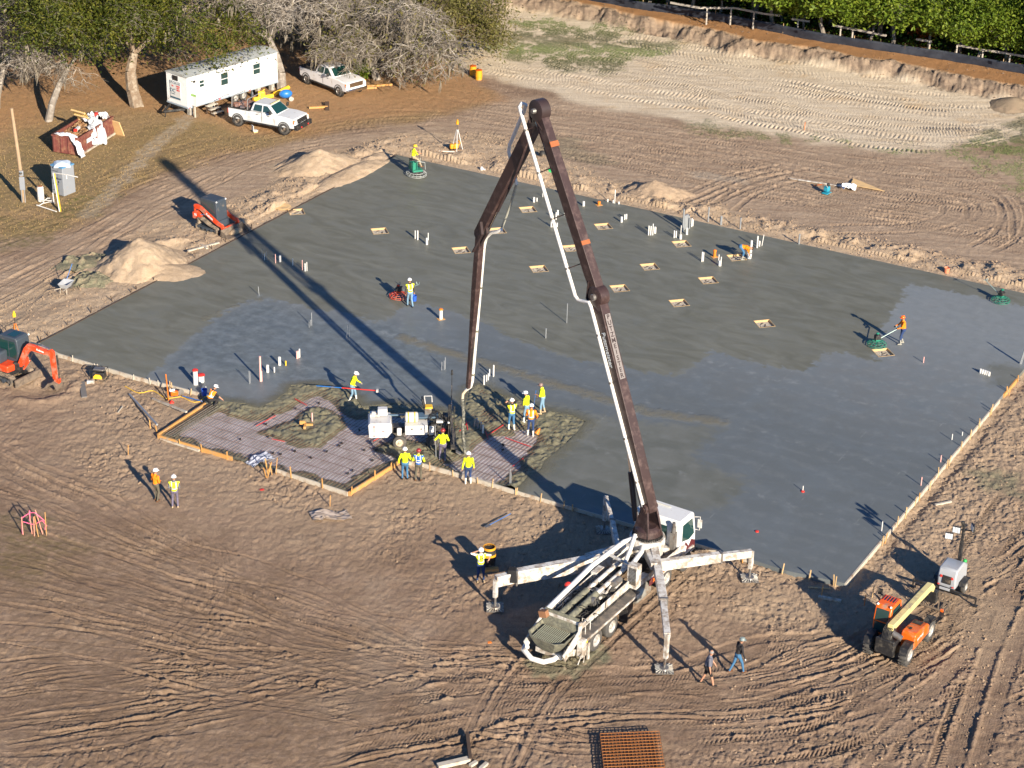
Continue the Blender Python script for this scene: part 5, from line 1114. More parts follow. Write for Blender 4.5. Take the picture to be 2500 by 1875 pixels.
def arm(a,b,w0,h0,w1,h1,name,off=0.0,ext0=.25,ext1=.25,m=None):
    d=(b-a).normalized(); nrm=BNl; hu=d.cross(nrm).normalized(); a2_=a+nrm*off;b2_=b+nrm*off
    mb=MB(); S_=[( -ext0,w0*.8,h0*.55),(0,w0,h0),((b-a).length*.35,w0,h0*1.02),((b-a).length*.8,w1,h1),((b-a).length,w1,h1*.95),((b-a).length+ext1,w1*.8,h1*.6)]
    vs=[];fs=[]
    for t,w,h in S_:
        c=a2_+d*t
        for i,j in ((-1,-1),(1,-1),(1,1),(-1,1)): vs.append(c+nrm*i*w/2+hu*j*h/2)
    for k in range(len(S_)-1):
        for q_ in range(4): fs.append((k*4+q_,k*4+(q_+1)%4,(k+1)*4+(q_+1)%4,(k+1)*4+q_))
    fs.append((3,2,1,0)); fs.append(tuple(len(vs)-4+i for i in range(4))); mb.add(vs,fs); return mb.build(name,m or M_boom,boom,bevel=.02),d,hu
# which way is "outside" of the fold
s1,d1,h1_=arm(P0,e1,.50,.66,.46,.52,'first_arm',off=.0)
s2,d2,h2_=arm(e1,tp_,.46,.56,.42,.50,'second_arm',off=.0,ext0=.35,ext1=.35)
s3,d3,h3_=arm(tp_,e3,.44,.56,.42,.52,'third_arm',off=-.15)
s4,d4,h4_=arm(e3,tip,.30,.36,.19,.21,'fourth_arm',off=-.15,ext0=.4,ext1=.1)
print('boom pts',[tuple(round(x,2) for x in Mw@p) for p in (P0,e1,tp_,e3,tip)])
# rounded knuckles
def knuckle(p,r,w,off=0,name='knuckle',m=M_boom):
    MB().lathe(p+BNl*(off-w/2),BNl,[(0,0),(0,r*.85),(.03,r),(w-.03,r),(w,r*.85),(w,0)],20).build(name,m,boom)
knuckle(e1,.48,.54,0); knuckle(e1,.16,.8,0,'pivot_pin',M_stl); knuckle(tp_,.50,.56,0,'knuckle',M_boomd); knuckle(tp_,.12,.9,0,'pivot_pin',M_stl); knuckle(e3,.26,.5,-.2,'knuckle',M_boomd); knuckle(P0,.24,.55,.1)
# links, rams and hose bundles
def ram(a,b,r,name='ram'):
    c=a+(b-a)*.55; MB().tube([a,c],r,10).build(name,M_boomd,boom); MB().tube([c,b],r*.55,8).build('ram_rod',M_chrome,boom)
ins1=-h1_ if h1_.dot(dvl)<0 else h1_
inn=dvl
ram(V(TX,0,2.75)+dvl*.75+BNl*.1,P0+d1*3.4+inn*.38+BNl*.0,.13)
ram(P0+d1*6.6+inn*.46,e1-d1*.4+inn*.62,.10)
ram(e1+d2*3.2+inn*.44,e1+d2*.3+inn*.6,.10)
ram(tp_-d2*3.6+inn*.3+BNl*.1,tp_-d2*.5+inn*.5+BNl*.1,.09)
ram(tp_+d3*5.3-inn*.30-BNl*.18,e3-d3*.5-inn*.42-BNl*.18,.08)
for a,b in ((e1-d1*.8+inn*.1,e1-d1*.3+inn*.7),(e1+d2*.7+inn*.1,e1-d1*.3+inn*.7),(tp_-d2*.9,tp_-d2*.2+inn*.55),(tp_+d3*.8,tp_-d2*.2+inn*.55),(e3-d3*1.0,e3-d3*.3-inn*.5),(e3+d4*.9,e3-d3*.3-inn*.5)):
    MB().bar(a+BNl*.2,b+BNl*.2,.05,.14,up=BNl).bar(a-BNl*.1,b-BNl*.1,.05,.14,up=BNl).build('link_plate',M_boomd,boom,smooth=0)
camside=BNl if (Mw.to_3x3()@BNl).dot(CAMP-Tw)>0 else -BNl
print('camside',camside)
for k in range(5):
    pts=[]; r_=random.Random(k)
    for p,q_,dd in ((P0,e1,d1),(e1,tp_,d2)):
        for i in range(12):
            t=(i+.5)/12; pts.append(p+(q_-p)*t+inn*(.34+.02*k)+BNl*(.08*k-.16)+V(r_.uniform(-1,1),r_.uniform(-1,1),0)*.015)
    MB().tube(pts,.018,5).build('hydraulic_line',M_dk if k%2 else M_maroon,boom)
for k in range(3):
    pts=[]; r_=random.Random(k+9)
    for p,q_ in ((tp_,e3),(e3,tip)):
        for i in range(10):
            t=(i+.5)/11; pts.append(p+(q_-p)*t-inn*(.18-.06*(p is e3))+BNl*(-.2+.05*k))
    MB().tube(pts,.016,5).build('hydraulic_line',M_dk,boom)
# delivery pipe: separate white line held off the boom on brackets
def pipe(pts,r=.085,name='delivery_pipe',m=M_pvc): return MB().tube(pts,r,12).build(name,m,boom)
PX=lambda u,v,o: Mi@onp(u,v,o)
so=.55 if (Mw.to_3x3()@BNl).dot(V(0,1,0))>0 else .55
L1=[PX(1573,1240,.3),PX(1555,1180,.3),PX(1445,750,.3),PX(1432,741,.28)]
L2=[PX(1415,733,.3),PX(1403,722,.3),PX(1279,281,.35),PX(1271,262,.3),PX(1275,256,.1),PX(1283,262,-.1)]
pipe([PX(1573,1245,.3),PX(1570,1235,.3),PX(1443,750,.3),PX(1438,738,.3),PX(1426,736,.3)])
pipe([PX(1426,736,.3),PX(1412,733,.3),PX(1404,722,.3),PX(1400,708,.3),PX(1272,275,.3),PX(1268,262,.25),PX(1273,252,.1),PX(1284,256,-.1)])
pipe([PX(1284,256,-.1),PX(1280,270,-.2),PX(1244,355,-.35),PX(1242,370,-.4),PX(1256,430,-.5),PX(1261,450,-.55)])
pipe([PX(1261,450,-.55),PX(1245,505,-.6),PX(1224,560,-.6)],.06,m=mat('wet_hose',(0.33,0.33,0.28),.5,0,.2,5))
pipe([PX(1224,560,-.5),PX(1215,566,-.45),PX(1200,568,-.4),PX(1187,580,-.4),PX(1182,600,-.4),PX(1153,930,-.4),PX(1149,944,-.35),PX(1138,952,-.3)])
pipe([PX(1138,952,-.3),PX(1130,962,-.15),PX(1129,975,-.05)],.075,m=mat('mortar_pipe',(0.50,0.40,0.28),.7,0,.3,9))
hz=PX(1129,975,0.0)
hp=[hz]
for i in range(1,9): hp.append(hz+(V(hs.x,hs.y,.25)-hz)*(i/8)+V(.03*math.sin(i),.03*math.cos(i*1.3),0))
MB().tube(hp,.085,12).build('end_hose',mat('end_hose',(0.055,0.058,0.05),.6,0,.3,6,(0.3,0.29,0.24),.5,dscale=5,bump=.3),boom)
for (p,q_,o_) in ((P0,e1,.3),(e1,tp_,.3)):
    a_,b_=(PX(1570,1235,.3),PX(1443,750,.3)) if p is P0 else (PX(1400,708,.3),PX(1272,275,.3))
    for t in ((.12,.34,.62,.86) if p is P0 else (.12,.4,.66,.9)):
        c=a_+(b_-a_)*t; dd=(q_-p).normalized(); d_=p+dd*((c-p).dot(dd))+BNl*.0
        MB().bar(c,d_,.045).build('pipe_bracket',M_boom,boom); MB().lathe(c-dd*.05,dd,[(0,.07),(0,.105),(.1,.105),(.1,.07)],12).build('coupling',M_stl,boom)
a_,b_=PX(1182,600,-.4),PX(1153,930,-.4)
for t in (.3,.62,.95):
    c=a_+(b_-a_)*t; MB().bar(c,e3+d4*((c-e3).dot(d4))-BNl*.22,.04).build('pipe_bracket',M_boom,boom); MB().lathe(c-d4*.05,d4,[(0,.07),(0,.11),(.1,.11),(.1,.07)],12).build('coupling',M_mort,boom)
# rust patches & lettering plates on the camera face of the first arm
outer=-inn
for a,t,ln in ((e1,.21*9.5,.0),(tp_,-1.6,.0)):
    pass
def armface(p,d,h_,w_,t,s0):
    """point on outer face of arm"""
    return p+d*t
hsgn1=1 if h1_.dot(outer)>0 else -1
f0=P0+h1_*hsgn1*.31
xd=-d1; zn=h1_*hsgn1
yd=zn.cross(xd)
MB().bar(f0+d1*6.0,f0+d1*9.0,.30,.006,up=zn).build('name_plate',mat('plate_grey',(0.20,0.18,0.175),.5),boom,smooth=0)
for i,ch in enumerate('PUTZMEISTER'):
    text(boom,ch,.30,frame(f0+zn*.006+d1*(8.85-i*.27),yd if yd.dot(Mi.to_3x3()@V(1,0,0))>0 else -yd,d1),M_boomd,'letter',bold=.006)
sf=P0+camside*.255+d1*7.4
text(boom,'Putzmeister',.34,frame(sf,-d1,(camside.cross(-d1))),mat('pale_letter',(0.6,0.65,0.66),.4),bold=.006)
for t,L2_ in ((1.55,.25),(6.2,.2)):
    p=tp_-d2*t; 
    hs2=1 if h2_.dot(outer)>0 else -1
    MB().bar(p+h2_*hs2*.27,p-d2*L2_+h2_*hs2*.27,.47,.05,up=h2_).build('rust_band',M_rust2,boom,smooth=0)
for k in range(4):
    p=e3+d4*(3.2+.9*k)+camside*(-.0)+(-BNl*.22); MB().box(p+camside*.085,(.12,.12,.16)).build('decal',M_wht2,boom,smooth=0)
# outriggers
def leg(root,mid,end,foot,w,h,label,m=M_wht,tel=True):
    e=bpy.data.objects.new('outrigger',None); COL.objects.link(e); e.parent=PT; e['label']=label
    root,mid,end,foot=[V(*p) for p in (root,mid,end,foot)]
    MB().bar(root,mid,w,h,h2=h*.9).build('beam',m,e,bevel=.015)
    MB().bar(mid-(mid-root).normalized()*.3,end,w*.78,h*.74).build('inner_beam',m,e,bevel=.015)
    MB().bar(mid-(mid-root).normalized()*.04,mid+(mid-root).normalized()*.05,w*1.12,h*1.1).build('collar',M_stl,e,smooth=0)
    MB().bar(end+V(0,0,.1),V(end.x,end.y,foot.z+.55),.18,.18).build('jack',m,e,bevel=.01); MB().tube([(end.x,end.y,foot.z+.6),(foot.x,foot.y,foot.z+.1)],.055,10).build('jack_rod',M_stl,e)
    f=MB(); f.box((foot.x,foot.y,.05),(.78,.78,.04),rz=.6); f.lathe((foot.x,foot.y,.06),(0,0,1),[(0,.24),(.08,.2),(.1,0)],16)
    f.build('foot_plate',M_stl,e)
    f=MB()
    for k in range(20):
        a=2*math.pi*k/20; r=.47 if k%5 in(2,3) else .39; f.bar((foot.x+.2*math.cos(a+.6),foot.y+.2*math.sin(a+.6),.12),(foot.x+r*math.cos(a+.6),foot.y+r*math.sin(a+.6),.085),.02,.05)
    f.build('foot_ribs',mat('pale_rib',(0.5,0.49,0.45),.6,.2,.2,6,DUST,.4),e,smooth=0)
    return e
leg((5.9,.45,1.35),(1.2,3.75,1.42),(.34,4.25,1.42),(.34,4.25,.04),.36,.72,'rear left outrigger')
leg((6.2,-.5,1.95),(2.6,-3.0,1.8),(.42,-4.4,1.72),(.37,-4.38,.04),.36,.36,'rear right outrigger')
leg((5.6,-1.0,1.45),(8.0,-3.0,1.42),(9.15,-4.0,1.40),(9.15,-4.0,.04),.30,.50,'front right outrigger')
leg((5.6,1.0,1.45),(7.6,2.5,1.6),(9.11,3.75,1.8),(9.11,3.75,.04),.24,.40,'front left outrigger')
# cowl plates between turret and legs
MB().bar((6.2,-.2,1.75),(4.7,-1.35,1.95),.5,.5,w2=.3,h2=.34).bar((6.2,.3,1.75),(4.2,1.9,1.5),.5,.5,w2=.3,h2=.4).bar((TX,-.2,1.5),(7.9,-1.1,1.3),.6,.5).build('outrigger_box',M_wht,PT,bevel=.02)
# deck, side walls, number board
MB().box((6.3,-.95,1.35),(2.1,.55,.05)).box((6.3,.95,1.35),(2.1,.55,.05)).build('front_deck',M_deck,PT)
MB().box((5.9,-1.24,1.52),(3.0,.04,.34)).build('fender_rail',M_wht,PT,bevel=.01)
MB().box((5.55,-1.24,1.14),(2.0,.04,.34)).build('number_board',M_maroon,PT,bevel=.01)
text(PT,'352-AC3-3122',.24,frame((5.55,-1.27,1.14),(1,0,0),(0,0,1)),mat('orange_letter',(0.85,0.22,0.02),.5),bold=.006)
for s in (-1,1):
    MB().prism([(-.9,1.15),(-.9,1.62),(3.6,1.72),(3.6,1.30),(2.9,1.15)],s*.80,s*.84).build('side_panel',M_wht,PT,bevel=.01)
    MB().box((1.35,s*1.05,1.13),(4.6,.44,.04)).build('walkway',M_deck,PT)
MB().box((1.3,-.85,1.5),(.04,.02,.3)).build('seam',M_dk,PT)
MB().prism([(-.7,1.12),(3.5,1.12),(3.5,1.04),(-.7,1.04)],-1.30,-1.26).build('rub_rail',M_wht,PT)
m=MB(); m.prism([(-1.0,.92),(-.9,1.10),(3.3,1.10),(3.55,.95)],-1.245,-1.0); m.build('lower_panel',mat('brown_grey_panel',(0.12,0.10,0.085),.6,0,.2,3,DUST,.5),PT)
MB().box((3.55,-.98,1.95),(.42,.5,1.15)).build('oil_cooler',M_wht,PT,bevel=.02)
m=MB(); 
for k in range(9): m.box((3.335,-1.17+.042*k,2.0),(.02,.008,.85)); 
for k in range(12): m.box((3.330,-1.0,1.6+.072*k),(.015,.38,.008))
m.build('cooler_grille',M_dk,PT,smooth=0)
# concrete cylinders, hydraulics, tubing
for s in (-1,1): MB().tube([(-.9,s*.24,1.70),(1.5,s*.24,1.78)],.15,14).build('material_cylinder',M_mort,PT); MB().tube([(1.5,s*.24,1.78),(4.5,s*.24,1.82)],.10,12).build('drive_cylinder',M_wht,PT)
MB().box((1.9,0,1.35),(.7,.9,.5)).build('water_box',M_wht,PT,bevel=.03)
MB().tube([(-1.05,.85,1.75),(3.0,.85,2.12),(5.4,.62,2.25)],.12,14).build('rear_boom_pipe',M_pvc,PT)
MB().tube([(5.4,.62,2.25),(5.9,.3,2.35),(6.0,-.1,2.2),(5.3,-.35,2.1),(4.4,-.4,1.9)],.11,12).tube([(3.9,-.2,1.9),(5.0,.1,2.1),(5.9,.35,2.45)],.1,12).build('elbow_pipe',M_pvc,PT)
MB().bar((4.2,.9,2.18),(3.9,-.5,2.15),.12,.1).box((4.0,-.6,1.85),(.1,.1,.6)).build('pipe_cradle',M_wht,PT,bevel=.01)
MB().sph((1.15,1.0,1.95),.17).build('red_accumulator',M_red,PT)
rg2=random.Random(21)
m=MB()
for k in range(60):
    x=rg2.uniform(-.6,2.9);y=rg2.uniform(-.75,.75);z=rg2.uniform(1.3,1.75); a=V(x,y,z); b=a+V(rg2.uniform(-.5,.5),rg2.uniform(-.4,.4),rg2.uniform(-.1,.25)); c=b+V(rg2.uniform(-.4,.4),rg2.uniform(-.3,.3),rg2.uniform(-.3,.1)); m.tube([a,(a+b)/2+V(0,0,.08),b,c],.022,5)
m.build('hydraulic_hoses',M_dk,PT)
for k in range(22): MB().box((rg2.uniform(-.6,3.0),rg2.uniform(-.8,.8),rg2.uniform(1.35,1.65)),(rg2.uniform(.1,.3),rg2.uniform(.08,.25),rg2.uniform(.08,.2)),rz=rg2.uniform(-.2,.2)).build('valve_block',M_dkm,PT,bevel=.01)
m=MB()
for k in range(6): x=rg2.uniform(-.5,2.7); y=rg2.uniform(-.7,.7); m.tube([(x,y,1.6),(x+rg2.uniform(.3,.9),y+rg2.uniform(-.1,.1),1.68)],rg2.uniform(.02,.05),7)
m.build('white_pipes',M_wht,PT)
MB().box((1.6,0,1.2),(4.6,1.7,.2)).build('pump_bed',M_dk,PT)
# hopper with grate
hp_=MB(); HX=-1.75
sec=[(0,.62,.0),(.25,.80,.05)]
def hring(z,x0,x1,y,r=.25):
    return [(x1,-y,z),(x1,y,z),(x0+r,y,z),(x0,y-r,z),(x0,-y+r,z),(x0+r,-y,z)]
rings=[hring(.62,-2.1,-1.25,.45,.2),hring(1.0,-2.35,-1.15,.72,.25),hring(1.42,-2.55,-1.1,.92,.3),hring(1.42,-2.48,-1.15,.86,.3),hring(1.02,-2.28,-1.2,.66,.25),hring(.75,-2.0,-1.3,.42,.2)]
vs=[p for r in rings for p in r]; fs=[(k*6+i,k*6+(i+1)%6,(k+1)*6+(i+1)%6,(k+1)*6+i) for k in range(5) for i in range(6)]+[tuple(30+i for i in range(6))]
hp_.add(vs,fs); hp_.build('hopper',M_mort,PT,bevel=.015)
MB().add([(-1.15,-.85,1.35),(-1.15,.85,1.35),(-.95,.85,1.95),(-.95,-.85,1.95),(-1.12,-.85,1.33),(-1.12,.85,1.33),(-.9,.85,1.95),(-.9,-.85,1.95)],[(0,1,2,3),(7,6,5,4),(0,4,5,1),(1,5,6,2),(2,6,7,3),(3,7,4,0)]).build('splash_shield',M_mort,PT)
MB().box((-1.75,0,1.08),(.95,1.2,.05)).build('concrete_in_hopper',M_dk,PT)
m=MB()
for k in range(15): m.bar((-2.32,-.62+.088*k,1.30),(-1.3,-.62+.088*k,1.34),.028,.06)
m.bar((-1.8,-.7,1.31),(-1.8,.7,1.31),.03,.05); m.build('grate',mat('grate_bars',(0.30,0.31,0.24),.7,.2,.2,6),PT,smooth=0)
MB().tube([(-2.2,.95,.8),(-2.65,.85,.7),(-2.85,.3,.55),(-2.7,-.2,.5),(-2.3,-.45,.5),(-1.9,-.5,.55)],.12,12).tube([(-2.65,.85,.7),(-2.75,.6,1.0)],.1,10).build('hopper_bumper_pipe',M_pvc,PT)
MB().box((-1.7,-.05,.55),(.8,1.3,.25)).bar((-1.3,-.9,.5),(-2.2,-.9,.9),.1,.3).build('hopper_frame',M_wht,PT,bevel=.02)
MB().box((-1.15,-1.15,.75),(.35,.3,.8)).box((-.75,-1.25,.35),(.14,.1,.95)).build('rear_valve_stand',M_wht,PT,bevel=.02)
MB().tube([(-.9,-1.15,1.3),(-.9,-1.15,1.75),(-.9,-.75,1.75),(-.9,-.75,1.3)],.022,6).tube([(-.5,-1.15,1.3),(-.5,-1.15,1.75),(-.5,-.75,1.75),(-.5,-.75,1.3)],.022,6).tube([(-.9,-1.15,1.75),(-.5,-1.15,1.75)],.022,6).build('ladder_rail',M_wht,PT)
MB().tube([(-1.6,-1.25,.15),(-1.2,-1.3,.8)],.02,6).tube([(-1.3,-1.35,.15),(-1.0,-1.3,.8)],.02,6).tube([(-1.5,-1.28,.4),(-1.2,-1.33,.4)],.02,6).build('step_ladder',M_wht,PT)
for s in (-1,1): MB().bar((-2.35,s*.98,.75),(-1.05,s*.98,1.35),.08,.42).bar((-1.15,s*.98,.6),(-1.05,s*.98,1.9),.1,.2).build('hopper_side_frame',M_wht,PT,bevel=.02)
MB().box((-.98,0,1.75),(.12,1.9,.14)).box((-.75,.45,1.5),(.35,.4,.35)).build('rear_crossbeam',M_wht,PT,bevel=.02)
MB().box((3.3,.75,1.55),(.7,.3,.5)).build('tool_chest',M_wht,PT,bevel=.02); MB().box((4.3,-.95,1.35),(.8,.3,.3)).build('tool_chest',M_wht,PT,bevel=.02)
MB().lathe((2.6,-.45,1.75),(1,0,0),[(0,0),(0,.16),(.6,.16),(.6,0)],14).build('accumulator',M_stl,PT); MB().lathe((1.0,-.5,1.7),(0,1,0),[(0,0),(0,.2),(.25,.2),(.25,0)],14).build('accumulator',M_stl,PT)
m=MB(); 
for k in range(4): m.lathe((-.85,-1.0,1.0+.03*k),(0,0,1),[(0,.13),(.02,.16),(.03,.13)],14)
m.build('coiled_red_hose',M_red,PT)
MB().sph((-1.0,-1.28,1.02),.07).build('yellow_knob',M_yel,PT)
MB().bar((-1.2,.6,1.85),(-1.2,.95,1.75),.25,.3).build('rusty_bracket',mat('rusty_bracket',(0.25,.12,.06),.8,0,.3,5),PT)
# tarpaulin glove hanging on left leg
MB().box((1.05,3.85,1.55),(.5,.5,.62),rz=.5,tp=(.8,.8)).build('hanging_black_cloth',C['black'],PT,bevel=.05)
DROP=0
# splashed washout boards on the ground by the hopper
for k in range(DROP):
    p=Mw@V(-2.0+.1*k,-1.5-.3*k,0); o=MB().box((0,0,0),(1.9,.16,.05)).build('plank',M_mort,None,smooth=0); o.location=(p.x,p.y,height(p.x,p.y)+.04); o.rotation_euler=(0,0,math.radians(50+6*k)); tag(o,'mortar-splashed plank on the ground beside the hopper, '+['nearest the truck','middle one','farthest from the truck'][k],'plank','planks by the hopper')
print('truck',time.time()-T0)
# ================================================================ OTHER MACHINES AND VEHICLES
M_ko=paint('orange_red_paint',(0.66,0.060,0.016),.36,.40)
M_cabg=paint('cab_blue_grey',(0.045,0.058,0.075),.4,.15)
M_trk=mat('dusty_crawler',(0.10,0.085,0.07),.9,0,.3,9,(0.28,0.22,0.16),.7,dscale=3,bump=.3)
M_buck=mat('muddy_bucket',(0.20,0.155,0.115),.75,.2,.3,4,(0.10,0.08,0.065),.5,dscale=3)
M_wlet=mat('white_letter',(0.85,0.85,0.85),.4)
def crawler(par,x0,x1,y,w,r,top=None,name='crawler'):
    e=bpy.data.objects.new(name,None); COL.objects.link(e); e.parent=par
    top=top or []
    # hull outline of the belt
    P=[];n=9
    for k in range(n): a=-math.pi/2+math.pi*k/(n-1)*(1.0); P.append((x1+r*math.cos(a),r+r*math.sin(a)))
    P+=top
    for k in range(n): a=math.pi/2+math.pi*k/(n-1); P.append((x0+r*math.cos(a),r+r*math.sin(a)))
    m=MB(); N=len(P); cx_=sum(p[0] for p in P)/N; cz_=sum(p[1] for p in P)/N
    inn_=[(cx_+(p[0]-cx_)*(1-.075/max(.2,math.hypot(p[0]-cx_,p[1]-cz_))),cz_+(p[1]-cz_)*(1-.075/max(.12,math.hypot(p[0]-cx_,p[1]-cz_)))) for p in P]
    vs=[(a,y-w/2,b) for a,b in P]+[(a,y+w/2,b) for a,b in P]+[(a,y-w/2,b) for a,b in inn_]+[(a,y+w/2,b) for a,b in inn_]; fs=[]
    for i in range(N):
        j=(i+1)%N; fs+=[(i,i+N,j+N,j),(i+2*N,j+2*N,j+3*N,i+3*N),(i,j,j+2*N,i+2*N),(i+N,i+3*N,j+3*N,j+N)]
    m.add(vs,fs)
    L_=0; 
    for i in range(N):
        a=V(P[i][0],0,P[i][1]);b=V(P[(i+1)%N][0],0,P[(i+1)%N][1]); d=b-a; s=0
        while L_<d.length:
            c=a+d.normalized()*L_; nn_=V(d.z,0,-d.x).normalized(); m.box((c.x+nn_.x*.012,y,c.z+nn_.z*.012),(.05,w,.035),ry=-math.atan2(d.z,d.x)); L_+=.13
        L_-=d.length
    m.build('rubber_track',M_trk,e,smooth=0)
    m=MB()
    for k in range(5):
        x=x0+(x1-x0)*k/4; m.lathe((x,y-w*.36,r*.72 if 0<k<4 else r),(0,1,0),[(0,0),(0,r*.5),(w*.72,r*.5),(w*.72,0)],12)
    m.box(((x0+x1)/2,y,r*1.05),((x1-x0)*.9,w*.6,r*.55)); m.build('rollers',M_cabg,e)
    return e
# ---- compact track loader
ct=thing('track_loader','orange-red compact track loader scraping sand beside the left slab edge','track loader',(-19.15,123.6,height(-19.2,123.9)),math.radians(-35))
for s in (-1,1): crawler(ct,-.72,.72,s*.66,.34,.20,[(.35,.48),(-.45,.78),(-.75,.80)])
MB().prism([(-1.15,.35),(-1.2,1.0),(-.9,1.25),(-.3,1.0),(.75,.75),(.85,.3)],-.48,.48).build('hull',M_cabg,ct,bevel=.02)
for s in (-1,1):
    MB().prism([(-1.25,.62),(-1.25,1.05),(-.85,1.2),(-.45,.95),(-.8,.6)],s*.50,s*.72).build('rear_panel',M_ko,ct,bevel=.02)
    arm_=MB(); arm_.prism([(-1.05,1.62),(-.8,1.66),(-.45,1.58),(.95,.86),(1.28,.80),(1.42,.62),(1.40,.18),(1.24,.18),(1.18,.55),(.85,.62),(-.55,1.30),(-1.0,1.35),(-1.12,1.5)],s*.62,s*.74); arm_.prism([(-1.14,1.55),(-1.0,1.5),(-.98,1.0),(-1.1,.95)],s*.62,s*.70)
    a_=arm_.build('lift_arm',M_ko,ct,bevel=.015)
    MB().tube([(-.95,s*.66,.9),(.1,s*.66,1.15)],.04,8).build('lift_ram',M_chrome,ct)
text(ct,'Kubota',.21,frame((.25,-.748,1.08),V(.9,0,-.45),V(.45,0,.9)),M_wlet,bold=.004)
text(ct,'95',.22,frame((-.98,-.728,.9),(1,0,0),(0,0,1)),M_wlet,bold=.004)
cb=MB(); cb.prism([(-.75,1.0),(-.78,2.0),(-.70,2.08),(.52,2.08),(.60,2.02),(.66,.75),(.3,.75)],-.48,.48); c_=cb.build('cab',M_cabg,ct,bevel=.04)
for s in (-1,1): MB().prism([(-.64,1.2),(-.66,1.92),(.42,1.92),(.50,1.2),(.1,1.15)],s*.482,s*.492).build('side_window',mat('tint_glass',(0.045,0.06,0.065),.12,0,.2,2,spec=.7),c_,bevel=.01)
MB().prism([(.60,.92),(.635,.92),(.60,1.95),(.565,1.95)],-.38,.38).build('front_window',M_gglass,c_)
for y in (-.42,.42): MB().sph((.6,y,2.03),.05).build('work_light',M_wlet,c_)
MB().bar((1.25,-.6,.45),(1.25,.6,.45),.16,.14).build('cross_tube',M_ko,ct,bevel=.02)
m=MB(); pb_=[(1.42,.52),(1.36,.10),(1.46,.03),(2.02,.02),(2.04,.05),(1.5,.08),(1.44,.5)]
m.prism(pb_,-1.0,1.0); 
for s in (-1,1): m.prism([(1.42,.5),(1.38,.05),(2.02,.03),(1.85,.3)],s*.97,s*1.0)
m.build('bucket',M_buck,ct,bevel=.008)
MB().sph((1.6,.2,.12),.35,(.75,1.7,.6)).build('soil_load',mat('loose_sand',(0.40,0.29,0.18),.9,0,.2,8,bump=.4),ct)
# ---- mini excavator
ex=thing('mini_excavator','orange-red mini excavator with bucket on the ground at the left picture edge','excavator',(-27.35,101.75,height(-27.4,101.9)),math.radians(-32))
for s in (-1,1): crawler(ex,-.85,.85,s*.68,.36,.26)
MB().box((0,0,.48),(1.2,1.1,.3)).lathe((0,0,.62),(0,0,1),[(0,.5),(.14,.5)],20).build('undercarriage',M_dk,ex,bevel=.02)
m=MB(); m.prism([(1.42,.08),(1.52,.10),(1.50,.50),(1.40,.52)],-.92,.92); m.build('blade',M_buck,ex,bevel=.01)
for s in (-1,1): MB().bar((.6,s*.38,.38),(1.42,s*.45,.32),.1,.14).build('blade_arm',M_dk,ex,bevel=.01)
up_=bpy.data.objects.new('upper',None); COL.objects.link(up_); up_.parent=ex; up_.rotation_euler=(0,0,math.radians(4))
m=MB()
pts=[(.75,-.85),(.9,-.2),(.85,.8),(-.6,.88),(-1.15,.55),(-1.3,0),(-1.15,-.55),(-.6,-.88)]
m.prism([(x,y) for x,y in pts],.74,1.12,axis='z'); m.build('counterweight',M_ko,up_,bevel=.06)
m=MB(); m.prism([(.25,-.86),(.25,-.12),(-1.25,-.1),(-1.2,-.5),(-.6,-.84)],1.10,1.78,axis='z'); m.build('engine_cover',M_cabg,up_,bevel=.12)
m=MB(); m.prism([(-.35,1.1),(-.42,2.38),(-.3,2.5),(.78,2.5),(.9,2.4),(.98,1.7),(.85,1.1)],-.12,.86); c_=m.build('cab',M_cabg,up_,bevel=.05)
MB().prism([(-.25,1.45),(-.3,2.28),(.30,2.28),(.30,1.35)],-.135,-.122).prism([(.36,1.35),(.36,2.28),(.76,2.28),(.86,1.7),(.78,1.3)],-.135,-.122).build('side_window',M_gglass,c_,bevel=.01)
MB().prism([(.96,1.65),(.975,1.65),(.89,2.36),(.875,2.36)],-.02,.76).build('front_window',M_gglass,c_)
MB().box((.35,.37,2.507),(.5,.6,.01)).build('roof_window',M_gglass,c_)
MB().tube([(1.0,.88,1.3),(1.08,.92,1.9)],.018,6).build('mirror_stay',M_dk,c_); MB().sph((.92,.85,2.42),.05).build('work_light',M_wlet,c_)
# swing boom in its own vertical plane
sw=bpy.data.objects.new('swing_post',None); COL.objects.link(sw); sw.parent=ex; sw.location=(.95,-.15,0); sw.rotation_euler=(0,0,math.radians(15))
MB().box((0,0,.95),(.35,.3,.5)).build('swing_bracket',M_dk,sw,bevel=.03)
def plate(pts,w,name,m_): return MB().prism(pts,-w/2,w/2).build(name,m_,sw,bevel=.015)
bpts=[(.05,1.15),(.5,2.15),(.72,2.42),(.95,2.42),(2.05,2.16),(2.12,1.98),(2.0,1.92),(1.0,2.08),(.82,1.98),(.30,1.0),(.12,.98)]
plate(bpts,.20,'boom',M_ko)
plate([(1.92,2.22),(2.12,2.32),(2.28,2.2),(2.36,.62),(2.26,.55),(2.12,.6),(2.02,1.95),(1.9,2.08)],.17,'dipper',M_ko)
MB().tube([(.35,0,.85),(.75,0,1.45)],.06,10).build('boom_ram',M_ko,sw); MB().tube([(.75,0,1.45),(1.05,0,1.95)],.03,8).build('ram_rod',M_chrome,sw)
MB().tube([(.9,0,2.52),(1.55,0,2.46)],.05,10).build('dipper_ram',M_cabg,sw); MB().tube([(1.5,0,2.46),(2.02,0,2.33)],.028,8).build('ram_rod',M_chrome,sw)
MB().tube([(2.42,0,2.0),(2.48,0,1.2)],.045,10).tube([(2.48,0,1.2),(2.46,0,.65)],.025,8).build('bucket_ram',M_dk,sw)
MB().box((2.35,0,.5),(.3,.26,.25)).build('coupler',M_ko,sw,bevel=.02)
